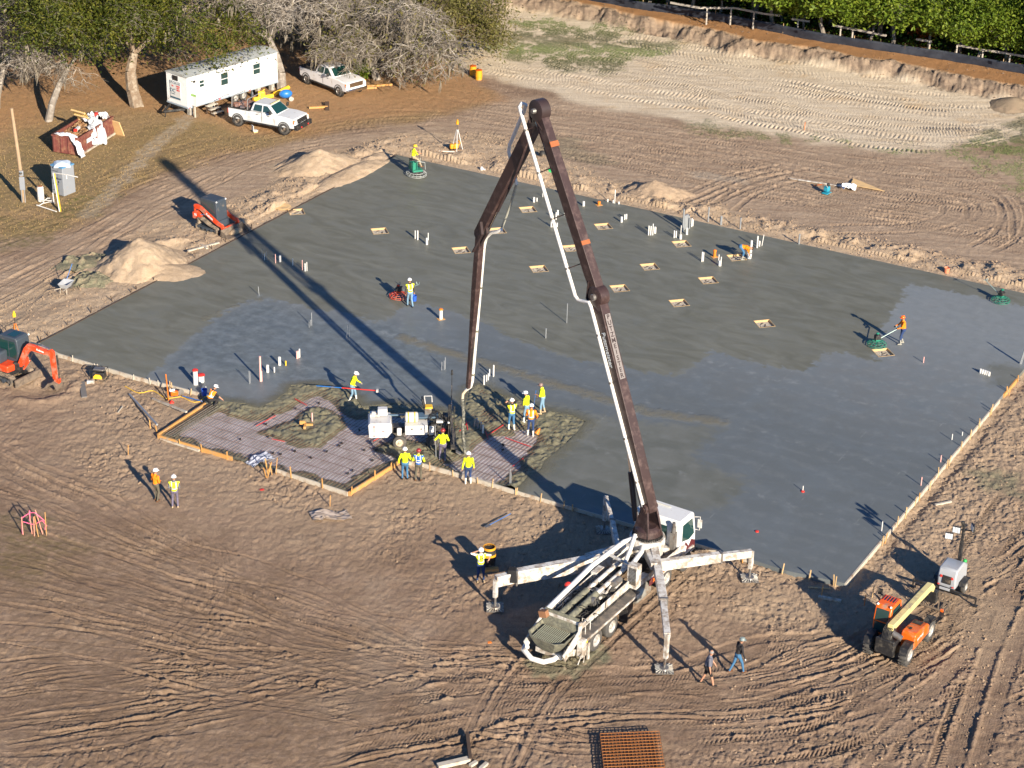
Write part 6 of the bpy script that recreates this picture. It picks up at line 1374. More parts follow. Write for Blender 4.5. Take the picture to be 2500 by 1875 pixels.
m=MB(); bk_=[(2.45,.42),(2.2,.50),(1.9,.38),(1.72,.12),(1.78,.02),(1.86,.06),(2.0,.30),(2.25,.36),(2.42,.06),(2.48,.08)]
m.prism(bk_,-.32,.32)
for k in range(4): m.bar((1.80,-.26+.17*k,.04),(1.64,-.26+.17*k,-.01),.07,.03)
m.build('bucket',M_buck,sw,bevel=.008)
text(sw,'Kubota',.15,frame((1.5,-.108,2.17),V(1,0,-.22),V(.22,0,1)),M_wlet,bold=.003)
text(up_,'KX040',.13,frame((-.62,-.905,.95),V(.95,-.05,0),(0,0,1)),M_wlet)
# ---- telehandler
M_to=paint('vivid_orange',(0.74,0.12,0.008),.34,.32)
M_cr=paint('cream_boom',(0.66,0.56,0.25),.38,.3)
te=thing('telehandler','bright orange telehandler with cream boom and fork carriage beside the light tower','telehandler',(16.62,76.42,0),math.radians(58))
for x in (0,2.35):
    for s in (-1,1): w_=wheel(te,x,s*.82,.50,.50,.34,s,treads=16); w_.rotation_euler=(0,0,0)
MB().prism([(-.55,.45),(-.6,.95),(-.3,1.15),(2.6,.85),(2.9,.6),(2.8,.35),(-.3,.35)],-.42,.42).build('chassis',M_dk,te,bevel=.03)
MB().box((-.62,-.02,.92),(.12,.86,.75)).build('rear_plate',M_dk,te,bevel=.03)
m=MB(); m.lathe((-.28,-.62,1.35),V(0,.95,.3),[(0,0),(0,.14),(.45,.14),(.45,0)],14); m.build('silencer',M_stl,te)
m=MB(); m.prism([(.22,.62),(.30,1.28),(.42,1.38),(1.72,1.22),(1.95,1.05),(1.98,.62)],-1.02,-.36); h_=m.build('engine_hood',M_to,te,bevel=.05)
MB().box((1.48,-.62,1.262),(.36,.42,.02),ry=.12).build('hood_vent',M_dk,h_); MB().box((.72,-.6,1.36),(.16,.12,.06)).build('hood_cap',M_dk,h_,bevel=.01)
text(te,'SKYTRAK',.16,frame((.9,-1.03,.98),(1,0,0),(0,0,1)),M_wlet)
for x in (0,2.35):
    for s in (-1,1): MB().prism([(x-.55,.72),(x-.42,1.02),(x,1.1),(x+.42,1.02),(x+.5,.8),(x+.4,.95),(x,1.04),(x-.38,.96)],s*.66,s*1.0).build('fender',M_dk,te)
m=MB(); m.prism([(.32,.7),(.28,1.55),(.42,2.1),(.55,2.2),(1.38,2.2),(1.5,2.1),(1.75,1.3),(1.7,.7)],.22,.98); c_=m.build('cab',M_to,te,bevel=.04)
MB().prism([(.265,1.52),(.285,1.52),(.415,2.05),(.395,2.05)],.30,.90).build('rear_window',M_glass,c_)
MB().box((.275,.6,1.2),(.02,.6,.5)).build('lower_rear_window',M_glass,c_)
for s,y in ((-1,.214),(1,.986)): MB().prism([(.48,1.3),(.56,2.05),(1.34,2.05),(1.58,1.3)],y-.004,y+.004).build('side_window',M_glass,c_)
m=MB()
for k in range(5): m.box((1.12,.34+.13*k,2.21),(.42,.035,.03))
m.build('roof_bars',M_ko,c_,smooth=0); MB().box((1.12,.6,2.203),(.40,.60,.01)).build('roof_glass',M_glass,c_)
for y in (.3,.9): MB().sph((.48,y,2.2),.055).build('beacon',M_wlet,c_)
m=MB(); m.bar((-.35,-.05,1.15),(-.05,-.05,1.62),.34,.4); m.build('boom_foot',M_dk,te,bevel=.02)
MB().bar((-.30,-.06,1.72),(4.15,-.06,1.58),.28,.32).build('boom',M_cr,te,bevel=.02)
MB().bar((-.25,.13,1.72),(4.0,.13,1.60),.10,.26).build('hose_guard',M_dk,te,bevel=.01)
MB().bar((4.05,-.06,1.60),(4.45,-.06,1.28),.28,.36,w2=.26,h2=.28).build('boom_head',M_cr,te,bevel=.03)
m=MB(); rgg=random.Random(2)
for k in range(7): y=-.2+.06*k; m.tube([(-.62,y,1.25),(-.45,y+.02,1.68),(.1,y+.03,1.80),(.5,y+.02,1.72)],.014,5)
m.build('hoses',M_dk,te)
MB().box((4.6,-.06,.85),(.3,.5,.6)).build('quick_coupler',M_dk,te,bevel=.02)
m=MB()
for z_ in (.12,.62,1.05): m.bar((4.78,-.85,z_),(4.78,.85,z_),.06,.07)
for k in range(8): m.bar((4.78,-.83+.237*k,.12),(4.78,-.83+.237*k,1.05),.05,.03)
for y in (-.6,-.4,.4,.6): m.bar((4.78,y,.1),(5.7,y,.07),.1,.05)
m.build('fork_carriage',M_buck,te,smooth=0)
MB().tube([(2.1,-1.0,1.05),(2.25,-1.35,1.5)],.02,6).box((2.27,-1.38,1.55),(.06,.2,.28)).build('mirror',M_dk,te); MB().tube([(1.5,1.0,1.9),(1.75,1.3,2.0)],.02,6).box((1.78,1.34,2.0),(.06,.2,.28)).build('mirror',M_dk,te)
MB().box((2.25,-1.38,1.75),(.05,.12,.14)).build('orange_light',M_to,te)
# ---- light tower
M_lt=paint('silver_grey_shell',(0.36,0.38,0.41),.3,.1)
lt=thing('light_tower','silver towable light tower with black mast and square lamps','light tower',(20.38,82.3,0),math.radians(59))
m=MB(); m.prism([(-.72,.42),(-.76,1.05),(-.62,1.38),(.25,1.42),(.72,1.15),(.8,.45)],-.44,.44); b_=m.build('shell',M_lt,lt,bevel=.07)
MB().box((-.765,-.02,.86),(.03,.42,.42)).build('rear_grille',M_blk,b_,bevel=.01)
for s in (-1,1):
    MB().lathe((-.77,s*.33,1.0),(-1,0,0),[(0,0),(0,.075),(.02,.06),(.02,0)],12).build('tail_lamp',M_red,b_).scale=(1,.8,1)
    MB().box((-.775,s*.34,.56),(.02,.1,.05)).build('reflector',M_red,b_)
    wheel(lt,.05,s*.62,.3,.30,.19,s); MB().prism([(-.4,.5),(-.3,.66),(.4,.66),(.5,.5),(.4,.6),(-.3,.6)],s*.5,s*.74).build('mudguard',M_dk,lt)
MB().box((.1,0,.35),(1.8,.7,.14)).build('frame',M_dk,lt,bevel=.01)
MB().bar((-.85,-1.5,.42),(-.85,1.5,.42),.08,.10).bar((-.85,-1.5,.45),(-.85,-1.5,.1),.07,.07).bar((-.85,1.5,.45),(-.85,1.5,.1),.07,.07).box((-.85,-1.5,.05),(.22,.22,.03)).box((-.85,1.5,.05),(.22,.22,.03)).build('stabiliser_bar',M_dk,lt,smooth=0)
MB().box((-.88,0,.45),(.05,.5,.12)).build('number_plate',M_lt,lt,bevel=.01)
MB().bar((.75,0,.4),(1.9,0,.38),.1,.1).build('drawbar',M_dk,lt,smooth=0)
MB().bar((.80,0,.4),(.80,0,2.15),.16,.14).bar((.80,0,2.0),(.80,0,3.05),.11,.10).bar((.8,-.0,2.9),(.8,.1,3.15),.14,.14).build('mast',M_dk,lt,bevel=.01)
MB().bar((.8,-.55,2.85),(.8,.55,2.6),.05,.05).build('crossarm',M_dk,lt,smooth=0)
for x,y,z_,rz_ in ((.66,.28,2.72,.15),(.62,.58,2.32,.25),(.8,-.42,2.98,-.9)):
    l_=bpy.data.objects.new('floodlight',None); COL.objects.link(l_); l_.parent=lt; l_.location=(x,y,z_); l_.rotation_euler=(0,0,rz_)
    MB().box((0,0,0),(.08,.38,.34)).build('housing',M_dk,l_,bevel=.01); m=MB()
    for i in range(3): m.box((-.046,-.115+.115*i,0),(.012,.10,.28))
    m.build('led_panel',mat('led_lens',(0.62,0.65,0.68),.25),l_)
MB().sph((1.0,-.2,1.05),.1).build('green_cap',mat('green_plastic',(0.02,0.35,0.08),.5),lt)
# ---- laser screed
sc=thing('screed_machine','white four-wheeled screed machine with water tank, seat and masts in the pour bay','screed machine',(-5.72,95.15,.06),math.radians(5))
for x in (0,1.72):
    for s in (-1,1): wheel(sc,x,s*.62,.36,.36,.27,s,rim=mat('cream_rim',(0.70,0.60,0.46),.5,0,.1,5,DUST,.5) if x==0 else M_stl)
M_rw=paint('screed_white',(0.58,0.575,0.565),.3,.2)
m=MB(); m.prism([(-1.55,.62),(-1.6,1.35),(-1.5,1.45),(-.45,1.45),(-.38,1.30),(-.38,.95),(-.62,.62)],-.66,.62); r_=m.build('engine_box',M_rw,sc,bevel=.03)
m=MB(); m.box((-1.3,-.672,1.12),(.03,.01,.35)).box((-1.3,-.675,.75),(.07,.015,.06)).box((-1.3,-.675,1.28),(.07,.015,.06)).box((-.85,-.675,1.0),(.1,.015,.03)).box((-.78,-.669,.9),(.01,.01,.5)).build('latches',M_maroon,r_,smooth=0)
MB().box((-.85,.3,1.68),(.5,.4,.34)).build('tool_box',M_rw,sc,bevel=.03)
MB().box((-1.25,.3,1.52),(.5,.5,.12)).box((-1.3,.2,1.62),(.22,.2,.14)).build('rear_tray',M_wht,sc,bevel=.02)
MB().box((.1,0,.85),(2.8,.5,.35)).build('chassis',M_dk,sc,bevel=.03)
MB().box((-.02,-.62,.95),(.24,.12,.42)).build('fender_tank',M_rw,sc,bevel=.04); MB().box((1.62,-.62,1.0),(.26,.14,.5)).build('fender_tank',M_rw,sc,bevel=.05)
MB().box((.85,-.38,1.08),(1.15,.75,.52)).build('side_locker',M_rw,sc,bevel=.02)
for x in (.62,1.1): MB().box((x,-.762,1.16),(.1,.01,.08)).build('latch',M_stl,sc)
tk=MB(); tk.tube([(.28,-.3,1.62),(.33,-.3,1.62),(.90,-.3,1.62),(.95,-.3,1.62)],[.20,.27,.27,.20],20); t_=tk.build('water_tank',mat('milky_tank',(0.66,0.63,0.54),.4,0,.1,4),sc)
for x in (.45,.78): MB().lathe((x-.03,-.3,1.62),(1,0,0),[(0,.272),(0,.28),(.06,.28),(.06,.272)],20).build('tank_strap',M_yel,t_)
MB().box((.6,.35,1.42),(2.3,.1,.08)).box((1.35,.1,1.5),(1.3,.6,.06)).build('upper_rail',mat('blue_grey_steel',(0.10,0.16,0.22),.5,.2,.2,4),sc,bevel=.01)
MB().box((1.5,.3,1.9),(.42,.42,.10)).build('seat',mat('yellow_seat',(0.70,0.42,0.03),.6),sc,bevel=.04); MB().box((1.24,.3,2.15),(.10,.45,.55),ry=-.25).build('seat_back',M_dk,sc,bevel=.04); MB().box((1.48,.3,1.68),(.35,.35,.35)).build('seat_base',M_stl,sc,bevel=.02)
MB().tube([(1.35,.62,1.9),(1.30,.62,2.35),(1.68,.62,2.35),(1.70,.62,2.0)],.028,8).build('grab_rail',M_rw,sc)
m=MB(); 
for k in range(16): m.box((rgg.uniform(1.4,2.5),rgg.uniform(-.45,.5),rgg.uniform(.85,1.55)),(rgg.uniform(.1,.3),rgg.uniform(.1,.3),rgg.uniform(.08,.3)))
m.build('valve_pack',M_dk,sc,bevel=.01)
m=MB()
for k in range(9): m.tube([(rgg.uniform(1.4,2.0),rgg.uniform(-.5,.5),1.5),(rgg.uniform(1.8,2.3),rgg.uniform(-.5,.5),1.75),(rgg.uniform(2.3,2.6),rgg.uniform(-.5,.5),1.2),(2.6,rgg.uniform(-.5,.5),.6)],.02,5)
m.build('hoses',M_dk,sc)
MB().box((2.05,-.3,1.35),(.35,.2,.12)).box((2.5,-.55,1.4),(.14,.1,.1)).build('control_box',M_rw,sc,bevel=.02)
MB().bar((2.68,-1.4,.42),(2.68,1.5,.42),.22,.28).bar((2.85,-1.5,.2),(2.85,1.6,.2),.14,.18).build('screed_head',M_dk,sc,bevel=.01)
MB().bar((2.5,-.5,.5),(2.6,-.5,1.9),.12,.12).bar((2.5,.5,.5),(2.6,.5,1.9),.12,.12).bar((1.6,0,1.0),(2.6,0,.6),.25,.3).build('head_mast',M_dk,sc,bevel=.01)
for y,h_ in ((1.25,3.55),(-1.3,2.75)):
    MB().tube([(2.72,y,.5),(2.74,y,h_-.9)],.03,8).build('laser_mast',M_chrome,sc); MB().tube([(2.74,y,h_-.9),(2.74,y,h_-.3)],.02,8).build('laser_staff',M_blk,sc); MB().lathe((2.74,y,h_-.32),(0,0,1),[(0,.02),(0,.06),(.1,.06),(.12,.03),(.2,.05),(.28,.05),(.28,0)],10).build('laser_receiver',M_blk,sc)
for y in (.9,.6,-.9): MB().tube([(2.7,y,.5),(2.7,y,1.9)],.022,6).build('rod',M_chrome,sc)
MB().box((2.95,-1.75,.3),(.3,.25,.04),ry=.5).build('paddle',M_stl,sc)
# ---- power trowels
M_tg=paint('trowel_green',(0.02,0.20,0.13),.4,.1)
def trowel(name,label,p,rz,m_,hand=True):
    t=thing(name,label,'power trowel',(p.x,p.y,SZ),rz,None)
    g_=MB()
    for r,z_ in ((.55,.06),(.55,.16),(.42,.24),(.28,.30)):
        n=28; g_.tube([(r*math.cos(2*math.pi*k/n),r*math.sin(2*math.pi*k/n),z_) for k in range(n+1)],.016,5,cap=False)
    for k in range(12):
        a=2*math.pi*k/12; g_.tube([(.55*math.cos(a),.55*math.sin(a),.05),(.55*math.cos(a),.55*math.sin(a),.17),(.28*math.cos(a),.28*math.sin(a),.30),(.1*math.cos(a),.1*math.sin(a),.32)],.012,5)
    g_.build('guard_ring',m_,t)
    b_=MB()
    for k in range(4): b_.box((.28*math.cos(k*math.pi/2+.4),.28*math.sin(k*math.pi/2+.4),.025),(.40,.16,.012),rz=k*math.pi/2+.4,rx=.12)
    b_.build('blade',M_stl,t,smooth=0)
    MB().box((0,0,.36),(.26,.22,.14)).build('gearbox',m_,t,bevel=.02); MB().box((0,0,.54),(.32,.30,.24)).lathe((0,0,.62),(0,0,1),[(0,.14),(.1,.13),(.12,0)],14).tube([(.1,.12,.6),(.15,.2,.66)],.05,8).build('engine',M_dk,t,bevel=.02)
    MB().sph((-.02,-.02,.78),.10,(1,1,.6)).build('fuel_tank',m_,t)
    if hand:
        MB().tube([(.12,0,.42),(.7,0,.72),(1.25,0,1.0)],.022,8).tube([(1.22,-.22,1.05),(1.25,0,1.0),(1.22,.22,1.05)],.018,6).tube([(1.15,0,.95),(1.08,.02,1.15)],.03,6).build('handle',mat('trowel_handle',(0.30,0.40,0.38),.4,.3,.1,5),t)
    return t
tp2=a4(1075,1245,SZ); trowel('power_trowel','green walk-behind power trowel gripped by the worker in orange',tp2,math.radians(14),M_tg)
tp3=a4(2030,905,SZ); trowel('power_trowel','parked green walk-behind power trowel alone near the back right edge',tp3,math.radians(133),M_tg)
tp1=a2(1180,872,SZ); trowel('power_trowel','orange walk-behind power trowel beside the worker with the bucket',tp1,math.radians(-15),M_ko)
# ---- ride-on trowel with its driver
rp=t2(1316,1352,SZ); ro=thing('ride_on_trowel','green ride-on power trowel at the far corner of the slab','ride-on trowel',(rp.x,rp.y,SZ),math.radians(25))
g_=MB()
for cx_ in (-.0,):
    for r,z_ in ((.68,.07),(.68,.17),(.5,.26)):
        n=30; g_.tube([(r*math.cos(2*math.pi*k/n),r*1.15*math.sin(2*math.pi*k/n),z_) for k in range(n+1)],.02,5,cap=False)
    for k in range(16): a=2*math.pi*k/16; g_.tube([(.68*math.cos(a),.78*math.sin(a),.06),(.68*math.cos(a),.78*math.sin(a),.18),(.5*math.cos(a),.57*math.sin(a),.27)],.014,5)
g_.build('guard_ring',mat('pale_guard',(0.40,0.42,0.40),.5,.2,.1,6),ro)
m=MB()
for s in (-1,1):
    for k in range(4): m.box((0+.2*math.cos(k*1.57),s*.36+.2*math.sin(k*1.57),.03),(.34,.14,.012),rz=k*1.57)
m.build('blade',M_stl,ro,smooth=0)
MB().box((-.05,0,.45),(.7,.9,.12)).box((-.25,0,.75),(.35,.5,.5)).bar((-.4,-.35,.4),(-.35,-.35,1.15),.05).bar((-.4,.35,.4),(-.35,.35,1.15),.05).bar((-.1,-.35,.4),(-.1,-.35,1.15),.05).bar((-.1,.35,.4),(-.1,.35,1.15),.05).build('frame',M_tg,ro,bevel=.01)
MB().box((-.22,0,.62),(.3,.3,.3)).build('engine',M_maroon,ro,bevel=.02); MB().box((-.25,0,1.18),(.42,.46,.08)).build('seat',M_dk,ro,bevel=.03)
for s in (-1,1): MB().tube([(.35,s*.22,.45),(.3,s*.22,1.3),(.2,s*.22,1.45)],.02,6).build('lever',M_chrome,ro)
MB().tube([(-.1,-.4,1.15),(.45,-.4,1.0),(.5,-.4,.5)],.022,6).tube([(-.1,.4,1.15),(.45,.4,1.0),(.5,.4,.5)],.022,6).build('hand_rail',mat('pale_guard',(0.4,0.42,0.4)),ro)
person('seated person in yellow shirt and yellow helmet driving the ride-on trowel',rp+Vector((-.2,-.08,0)),22,dict(shirt='hiviz',pants='khaki',boots='brown',helmet='yellow',sleeve='short'),pelvis=(0,0,1.38),lean=(.12,0),footL=(.5,.2,.62),footR=(.5,-.2,.62),handL=(.42,.22,1.62),handR=(.42,-.22,1.62),z=SZ,look=(1,-.1,-.25))
# ---- pickups
def pickup(name,label,p,rz,m_,lift=0.0,rimm=None,pushbar=False,rack=True,chrome=False):
    t=thing(name,label,'pickup truck',(p[0],p[1],height(p[0],p[1])),rz); q=.42+lift; b=MB()
    b.prism([(-2.65,.52+lift),(-2.72,1.20+lift),(-1.02,1.24+lift),(-1.02,.62+lift),(-1.55,.55+lift)][:0] or [(-2.68,.55+lift),(-2.72,1.22+lift),(2.0,1.28+lift),(2.78,1.18+lift),(2.92,.98+lift),(2.92,.52+lift),(2.5,.48+lift),(-2.3,.48+lift)],-.98,.98)
    bo=b.build('body',m_,t,bevel=.06)
    # bed cavity
    MB().box((-1.78,0,1.235+lift),(1.62,1.60,.02)).build('bed_floor',M_blk,t)
    for s in (-1,1): MB().box((-1.78,s*.90,1.27+lift),(1.8,.14,.07)).build('bed_rail',M_blk,t,bevel=.01)
    MB().box((-2.66,0,1.27+lift),(.1,1.8,.07)).build('tailgate_cap',M_blk,t,bevel=.01)
    c_=MB(); z0=1.26+lift; 
    lo=[(-.88,-.90),(1.35,-.90),(1.35,.90),(-.88,.90)]; hi=[(-.66,-.72),(.62,-.72),(.62,.72),(-.66,.72)]
    c_.add([(x,y,z0) for x,y in lo]+[(x,y,z0+.60) for x,y in hi],[(3,2,1,0),(4,5,6,7),(0,1,5,4),(1,2,6,5),(2,3,7,6),(3,0,4,7)]); cab=c_.build('cab',m_,t,bevel=.07)
    def pane(pts,name): 
        mm=MB(); P_=[V(*x) for x in pts]; n_=(P_[1]-P_[0]).cross(P_[2]-P_[0]).normalized(); mm.add([x+n_*.004 for x in P_]+[x+n_*.012 for x in P_],[(0,1,2,3),(7,6,5,4),(0,4,5,1),(1,5,6,2),(2,6,7,3),(3,7,4,0)]); mm.build(name,M_glass if name!='windscreen' else M_gglass,cab)
    zz=lambda f:z0+.60*f
    def sidep(x0b,x0t,x1b,x1t,s):
        y=lambda f:s*(.905-.18*f); P_=[(x0b,y(.12),zz(.12)),(x1b,y(.12),zz(.12)),(x1t,y(.86),zz(.86)),(x0t,y(.86),zz(.86))]
        pane(P_ if s<0 else P_[::-1],'side_window')
    for s in (-1,1): sidep(-.62,-.52,.10,.10,s); sidep(.20,.20,1.05,.52,s)
    pane([(1.30,-.76,zz(.1)),(1.30,.76,zz(.1)),(.72,.62,zz(.9)),(.72,-.62,zz(.9))],'windscreen')
    pane([(-.875,.7,zz(.15)),(-.875,-.7,zz(.15)),(-.70,-.6,zz(.85)),(-.70,.6,zz(.85))],'rear_window')
    for s in (-1,1):
        MB().tube([(1.0,s*.95,1.38+lift),(1.0,s*1.12,1.42+lift)],.03,6).box((1.0,s*1.2,1.48+lift),(.12,.18,.26)).build('mirror',M_dk,t,bevel=.02)
        for x in (.14,.15): MB().box((x,s*.985,.95+lift),(.012,.012,.7)).build('door_gap',M_dk,bo)
        for x in (-.25,.72): MB().box((x,s*.99,1.12+lift),(.16,.03,.035)).build('door_handle',M_dk,bo)
        for x in (-1.88,1.98):
            MB().lathe((x,s*.80,q),(0,s,0),[(0,.50),(.19,.50),(.19,.43)],24).build('wheel_arch',M_dk,bo); wheel(t,x,s*.86,q-.02,.40+lift*.3,.29,s,rim=rimm or M_rim)
        MB().box((0,s*.96,.45+lift),(2.9,.14,.08)).build('side_step',M_dk,t,bevel=.01)
        MB().box((2.86,s*.80,1.02+lift),(.12,.24,.2)).build('headlamp',mat('headlamp',(0.75,0.70,0.6),.15),bo,bevel=.02); MB().box((2.80,s*.94,1.0+lift),(.14,.08,.28)).build('indicator',M_org,bo,bevel=.01)
        MB().box((-2.70,s*.90,1.0+lift),(.08,.12,.34)).build('tail_lamp',M_red,bo,bevel=.01)
    MB().box((2.91,0,.98+lift),(.06,1.3,.34)).build('grille',M_dk if not chrome else M_chrome,bo,bevel=.02)
    if pushbar:
        MB().prism([(2.85,.40+lift),(2.85,.80+lift),(3.12,.78+lift),(3.14,.45+lift)],-1.0,1.0).tube([(3.05,-.5,.75+lift),(3.08,-.4,1.02+lift),(3.08,.4,1.02+lift),(3.05,.5,.75+lift)],.04,8).build('bumper',M_dk,t,bevel=.03)
        for s in (-1,1): MB().box((3.15,s*.45,.58+lift),(.06,.08,.1)).build('tow_hook',M_red,t)
        MB().box((.72,0,z0+.66),(.08,1.2,.07)).build('light_bar',M_cr,t,bevel=.01)
    else:
        MB().box((2.96,0,.58+lift),(.22,1.95,.26)).build('bumper',M_chrome,t,bevel=.05)
    if rack:
        m=MB()
        for x in (-2.4,-1.1):
            m.tube([(x,-.9,1.25+lift),(x,-.84,2.05+lift),(x,.84,2.05+lift),(x,.9,1.25+lift)],.03,6)
        m.build('ladder_rack',mat('alu_tube',(0.6,0.6,0.6),.35,.7,.1,5),t)
        m=MB(); 
        for k in range(14): m.box((rgg.uniform(-2.4,-1.1),rgg.uniform(-.7,.7),1.32+lift+rgg.uniform(0,.12)),(rgg.uniform(.2,.6),rgg.uniform(.15,.4),rgg.uniform(.1,.25)),rz=rgg.uniform(-.5,.5))
        m.build('cargo',mat('mixed_cargo',(0.10,0.09,0.10),.7,0,.6,3,(0.35,0.16,0.1),.6,dscale=2),t)
    return t
M_pw=paint('pickup_white',(0.62,0.64,0.66),.22,.22); M_ps=paint('pickup_silver_white',(0.72,0.72,0.74),.25,.15)
pk=Vector((-18.2,143.35)); pickup('pickup_truck','white lifted pickup with black wheels and a rack in front of the office trailer',(-18.15,143.55),math.radians(-25),M_pw,.12,M_blk,True)
pickup('pickup_truck','white pickup with silver bumper parked under the moss-hung tree',(-14.35,153.1),math.radians(-45.5),M_ps,.0,M_stl,False,False,True)
# ---- office trailer
ot=thing('office_trailer','long white office trailer with a caution sign under the trees','office trailer',(-24.11,145.28,0),math.radians(49.5))
L_,W_=8.9,2.35; M_sid=paint('trailer_siding',(0.66,0.67,0.68),.4,.15)
b_=MB(); b_.box((L_/2,W_/2,1.85),(L_,W_,2.35)); bd=b_.build('body',M_sid,ot,bevel=.03)
m=MB()
for k in range(23): m.box((-.008,.06+k*.1,1.9),(.02,.035,2.2))
m.build('siding_ribs',M_sid,bd,smooth=0)
m=MB(); n=9
pr_=[(y,3.02+.20*math.sin(math.pi*(y+.05)/(W_+.1))) for y in [-.05+(W_+.1)*k/8 for k in range(9)]]+[(W_+.05,2.98),(-.05,2.98)]
m.prism(pr_,-.05,L_+.05,axis='x'); rf=m.build('roof',mat('metal_roof',(0.50,0.54,0.55),.45,.3,.15,2,(0.3,0.27,0.22),.4,dscale=1.2),bd)
m=MB()
for k in range(18): m.prism([(y,z+.015) for y,z in pr_[:9]]+[(y,z-.02) for y,z in pr_[:9][::-1]],.1+k*.5,.13+k*.5,axis='x')
m.build('roof_seams',M_lt,rf,smooth=0)
MB().box((L_/2,-.01,.70),(L_,.05,.1)).box((-.01,W_/2,.70),(.05,W_,.1)).build('skirt_rail',mat('bluegrey_rail',(0.30,0.36,0.42),.5),bd,smooth=0)
def win(x,w,h,z,name='window'):
    f=MB().box((x,-.012,z),(w,.03,h)).build(name,M_sid if name=='door' else M_wht2,bd,bevel=.005)
    if name=='window':
        MB().box((x,-.03,z+h*.24),(w*.86,.02,h*.42)).box((x,-.03,z-h*.24),(w*.86,.02,h*.42)).build('pane',M_glass,f,smooth=0)
    return f
win(3.55,.75,1.0,2.15); win(6.75,.75,.85,2.2)
d_=win(1.35,.85,1.95,1.75,'door'); MB().box((1.35,-.032,2.15),(.4,.02,.2)).box((1.35,-.032,2.42),(.4,.02,.2)).build('pane',M_glass,d_,smooth=0); m=MB(); m.box((.90,-.03,1.75),(.02,.02,1.95)).box((1.80,-.03,1.75),(.02,.02,1.95)).box((1.35,-.03,2.73),(.9,.02,.02)); m.build('door_frame',mat('buff_frame',(0.5,0.42,0.3),.6),d_,smooth=0); MB().sph((1.68,-.06,1.65),.035).build('handle',M_dk,d_)
MB().box((.4,-.03,1.45),(.12,.04,.6)).box((.62,-.06,2.6),(.16,.12,.14)).build('meter_box',M_dk,bd)
for x in (.1,3.0,6.0): MB().box((x,-.04,.72),(.16,.02,.07)).build('marker_lamp',M_red,bd)
sg=MB().box((-.035,1.3,1.78),(.03,1.15,1.35)).build('caution_sign',M_wht2,bd,bevel=.005)
M_sgb=mat('sign_blue',(0.03,0.10,0.16),.5); fx=-.052
MB().box((fx,1.3,2.36),(.006,1.12,.2)).box((fx,1.3,1.2),(.006,1.12,.12)).build('sign_band',M_sgb,sg,smooth=0)
for tx,sz,y,z_,mm in (('CAUTION',.23,1.3,2.36,M_wlet),('HARD',.15,.98,2.12,M_red),('HAT',.15,.98,1.97,M_red),('AREA',.15,.98,1.82,M_red),('No',.16,1.58,2.08,M_red),('DC',.40,1.58,1.72,M_sgb),('CONSTRUCTION',.06,1.58,1.48,M_sgb)):
    text(sg,tx,sz,frame((fx-.004,y,z_),(0,-1,0),(0,0,1)),mm,'letters',bold=.004)
MB().box((-.03,1.3,2.72),(.05,.55,.35)).build('end_window',M_dk,bd,bevel=.01)
MB().bar((0,.35,.55),(-1.3,W_/2,.5),.12,.14).bar((0,W_-.35,.55),(-1.3,W_/2,.5),.12,.14).tube([(-1.2,W_/2,.05),(-1.2,W_/2,.95)],.04,8).box((L_/2,W_/2,.58),(L_,1.2,.16)).build('hitch_frame',M_dk,ot,smooth=0)
for x in (4.7,5.5):
    for s,y in ((-1,.18),(1,W_-.18)): wheel(ot,x,y,.36,.36,.2,s)
for x in (.5,2.6,7.2,8.6): MB().box((x,.4,.3),(.3,.3,.55)).build('block_pier',M_grey,ot)
st=thing('doorstep','grey wooden steps at the trailer door','steps',tuple((Matrix.Rotation(math.radians(49.5),3,'Z')@V(1.9,-.75,0)+V(-24.11,145.28,0))),math.radians(49.5))
for k in range(3): MB().box((0,.35-.32*k,.62-.2*k),(1.0,.3,.05)).build('tread',M_woodg,st)
for s in (-.45,.45): MB().bar((s,.5,.6),(s,-.5,.02),.05,.2).bar((s,.4,.55),(s,.4,0),.07,.07).build('stringer',M_woodd,st)
print('machines',time.time()-T0)
# ================================================================ SITE CLUTTER
M_ply=mat('plywood',(0.68,0.46,0.22),.7,0,.15,5,(0.5,0.36,0.2),.4,dscale=2)
M_maroonb=mat('maroon_skip',(0.16,0.050,0.042),.55,0,.2,4,(0.26,0.13,0.08),.45,dscale=3)
M_film=mat('clear_film',(0.55,0.57,0.60),.25,0,.25,5,bump=.4)
M_sheet=mat('white_sheet',(0.78,0.80,0.85),.6,0,.08,5)
M_blu=paint('blue_paint',(0.02,0.16,0.50),.4,.15)
M_teal=paint('teal_paint',(0.02,0.28,0.40),.4,.15)
M_yk=paint('yellow_drum',(0.66,0.30,0.015),.5,.2)
M_green=mat('green_bag',(0.02,0.35,0.10),.5,0,.3,9)
M_blub=mat('blue_bucket',(0.02,0.09,0.45),.4)
def at(o,p,z=None,rz=0.0,rx=0.0,ry=0.0):
    o.location=(p[0],p[1],(height(p[0],p[1]) if z is None else z)); o.rotation_euler=(rx,ry,rz); return o
def pole_on(name,label,cat,pA,pB,r,m_,za=.06,zb=.06,grp=None,sq=False,w=None):
    A=V(pA[0],pA[1],height(pA[0],pA[1])+za);B=V(pB[0],pB[1],height(pB[0],pB[1])+zb); m=MB()
    if sq: m.bar((0,0,0),tuple(B-A),w or r*2,r*2)
    else: m.tube([(0,0,0),tuple(B-A)],r,8)
    o=m.build(name,m_,None,smooth=0 if sq else None); o.location=A; return tag(o,label,cat,grp)
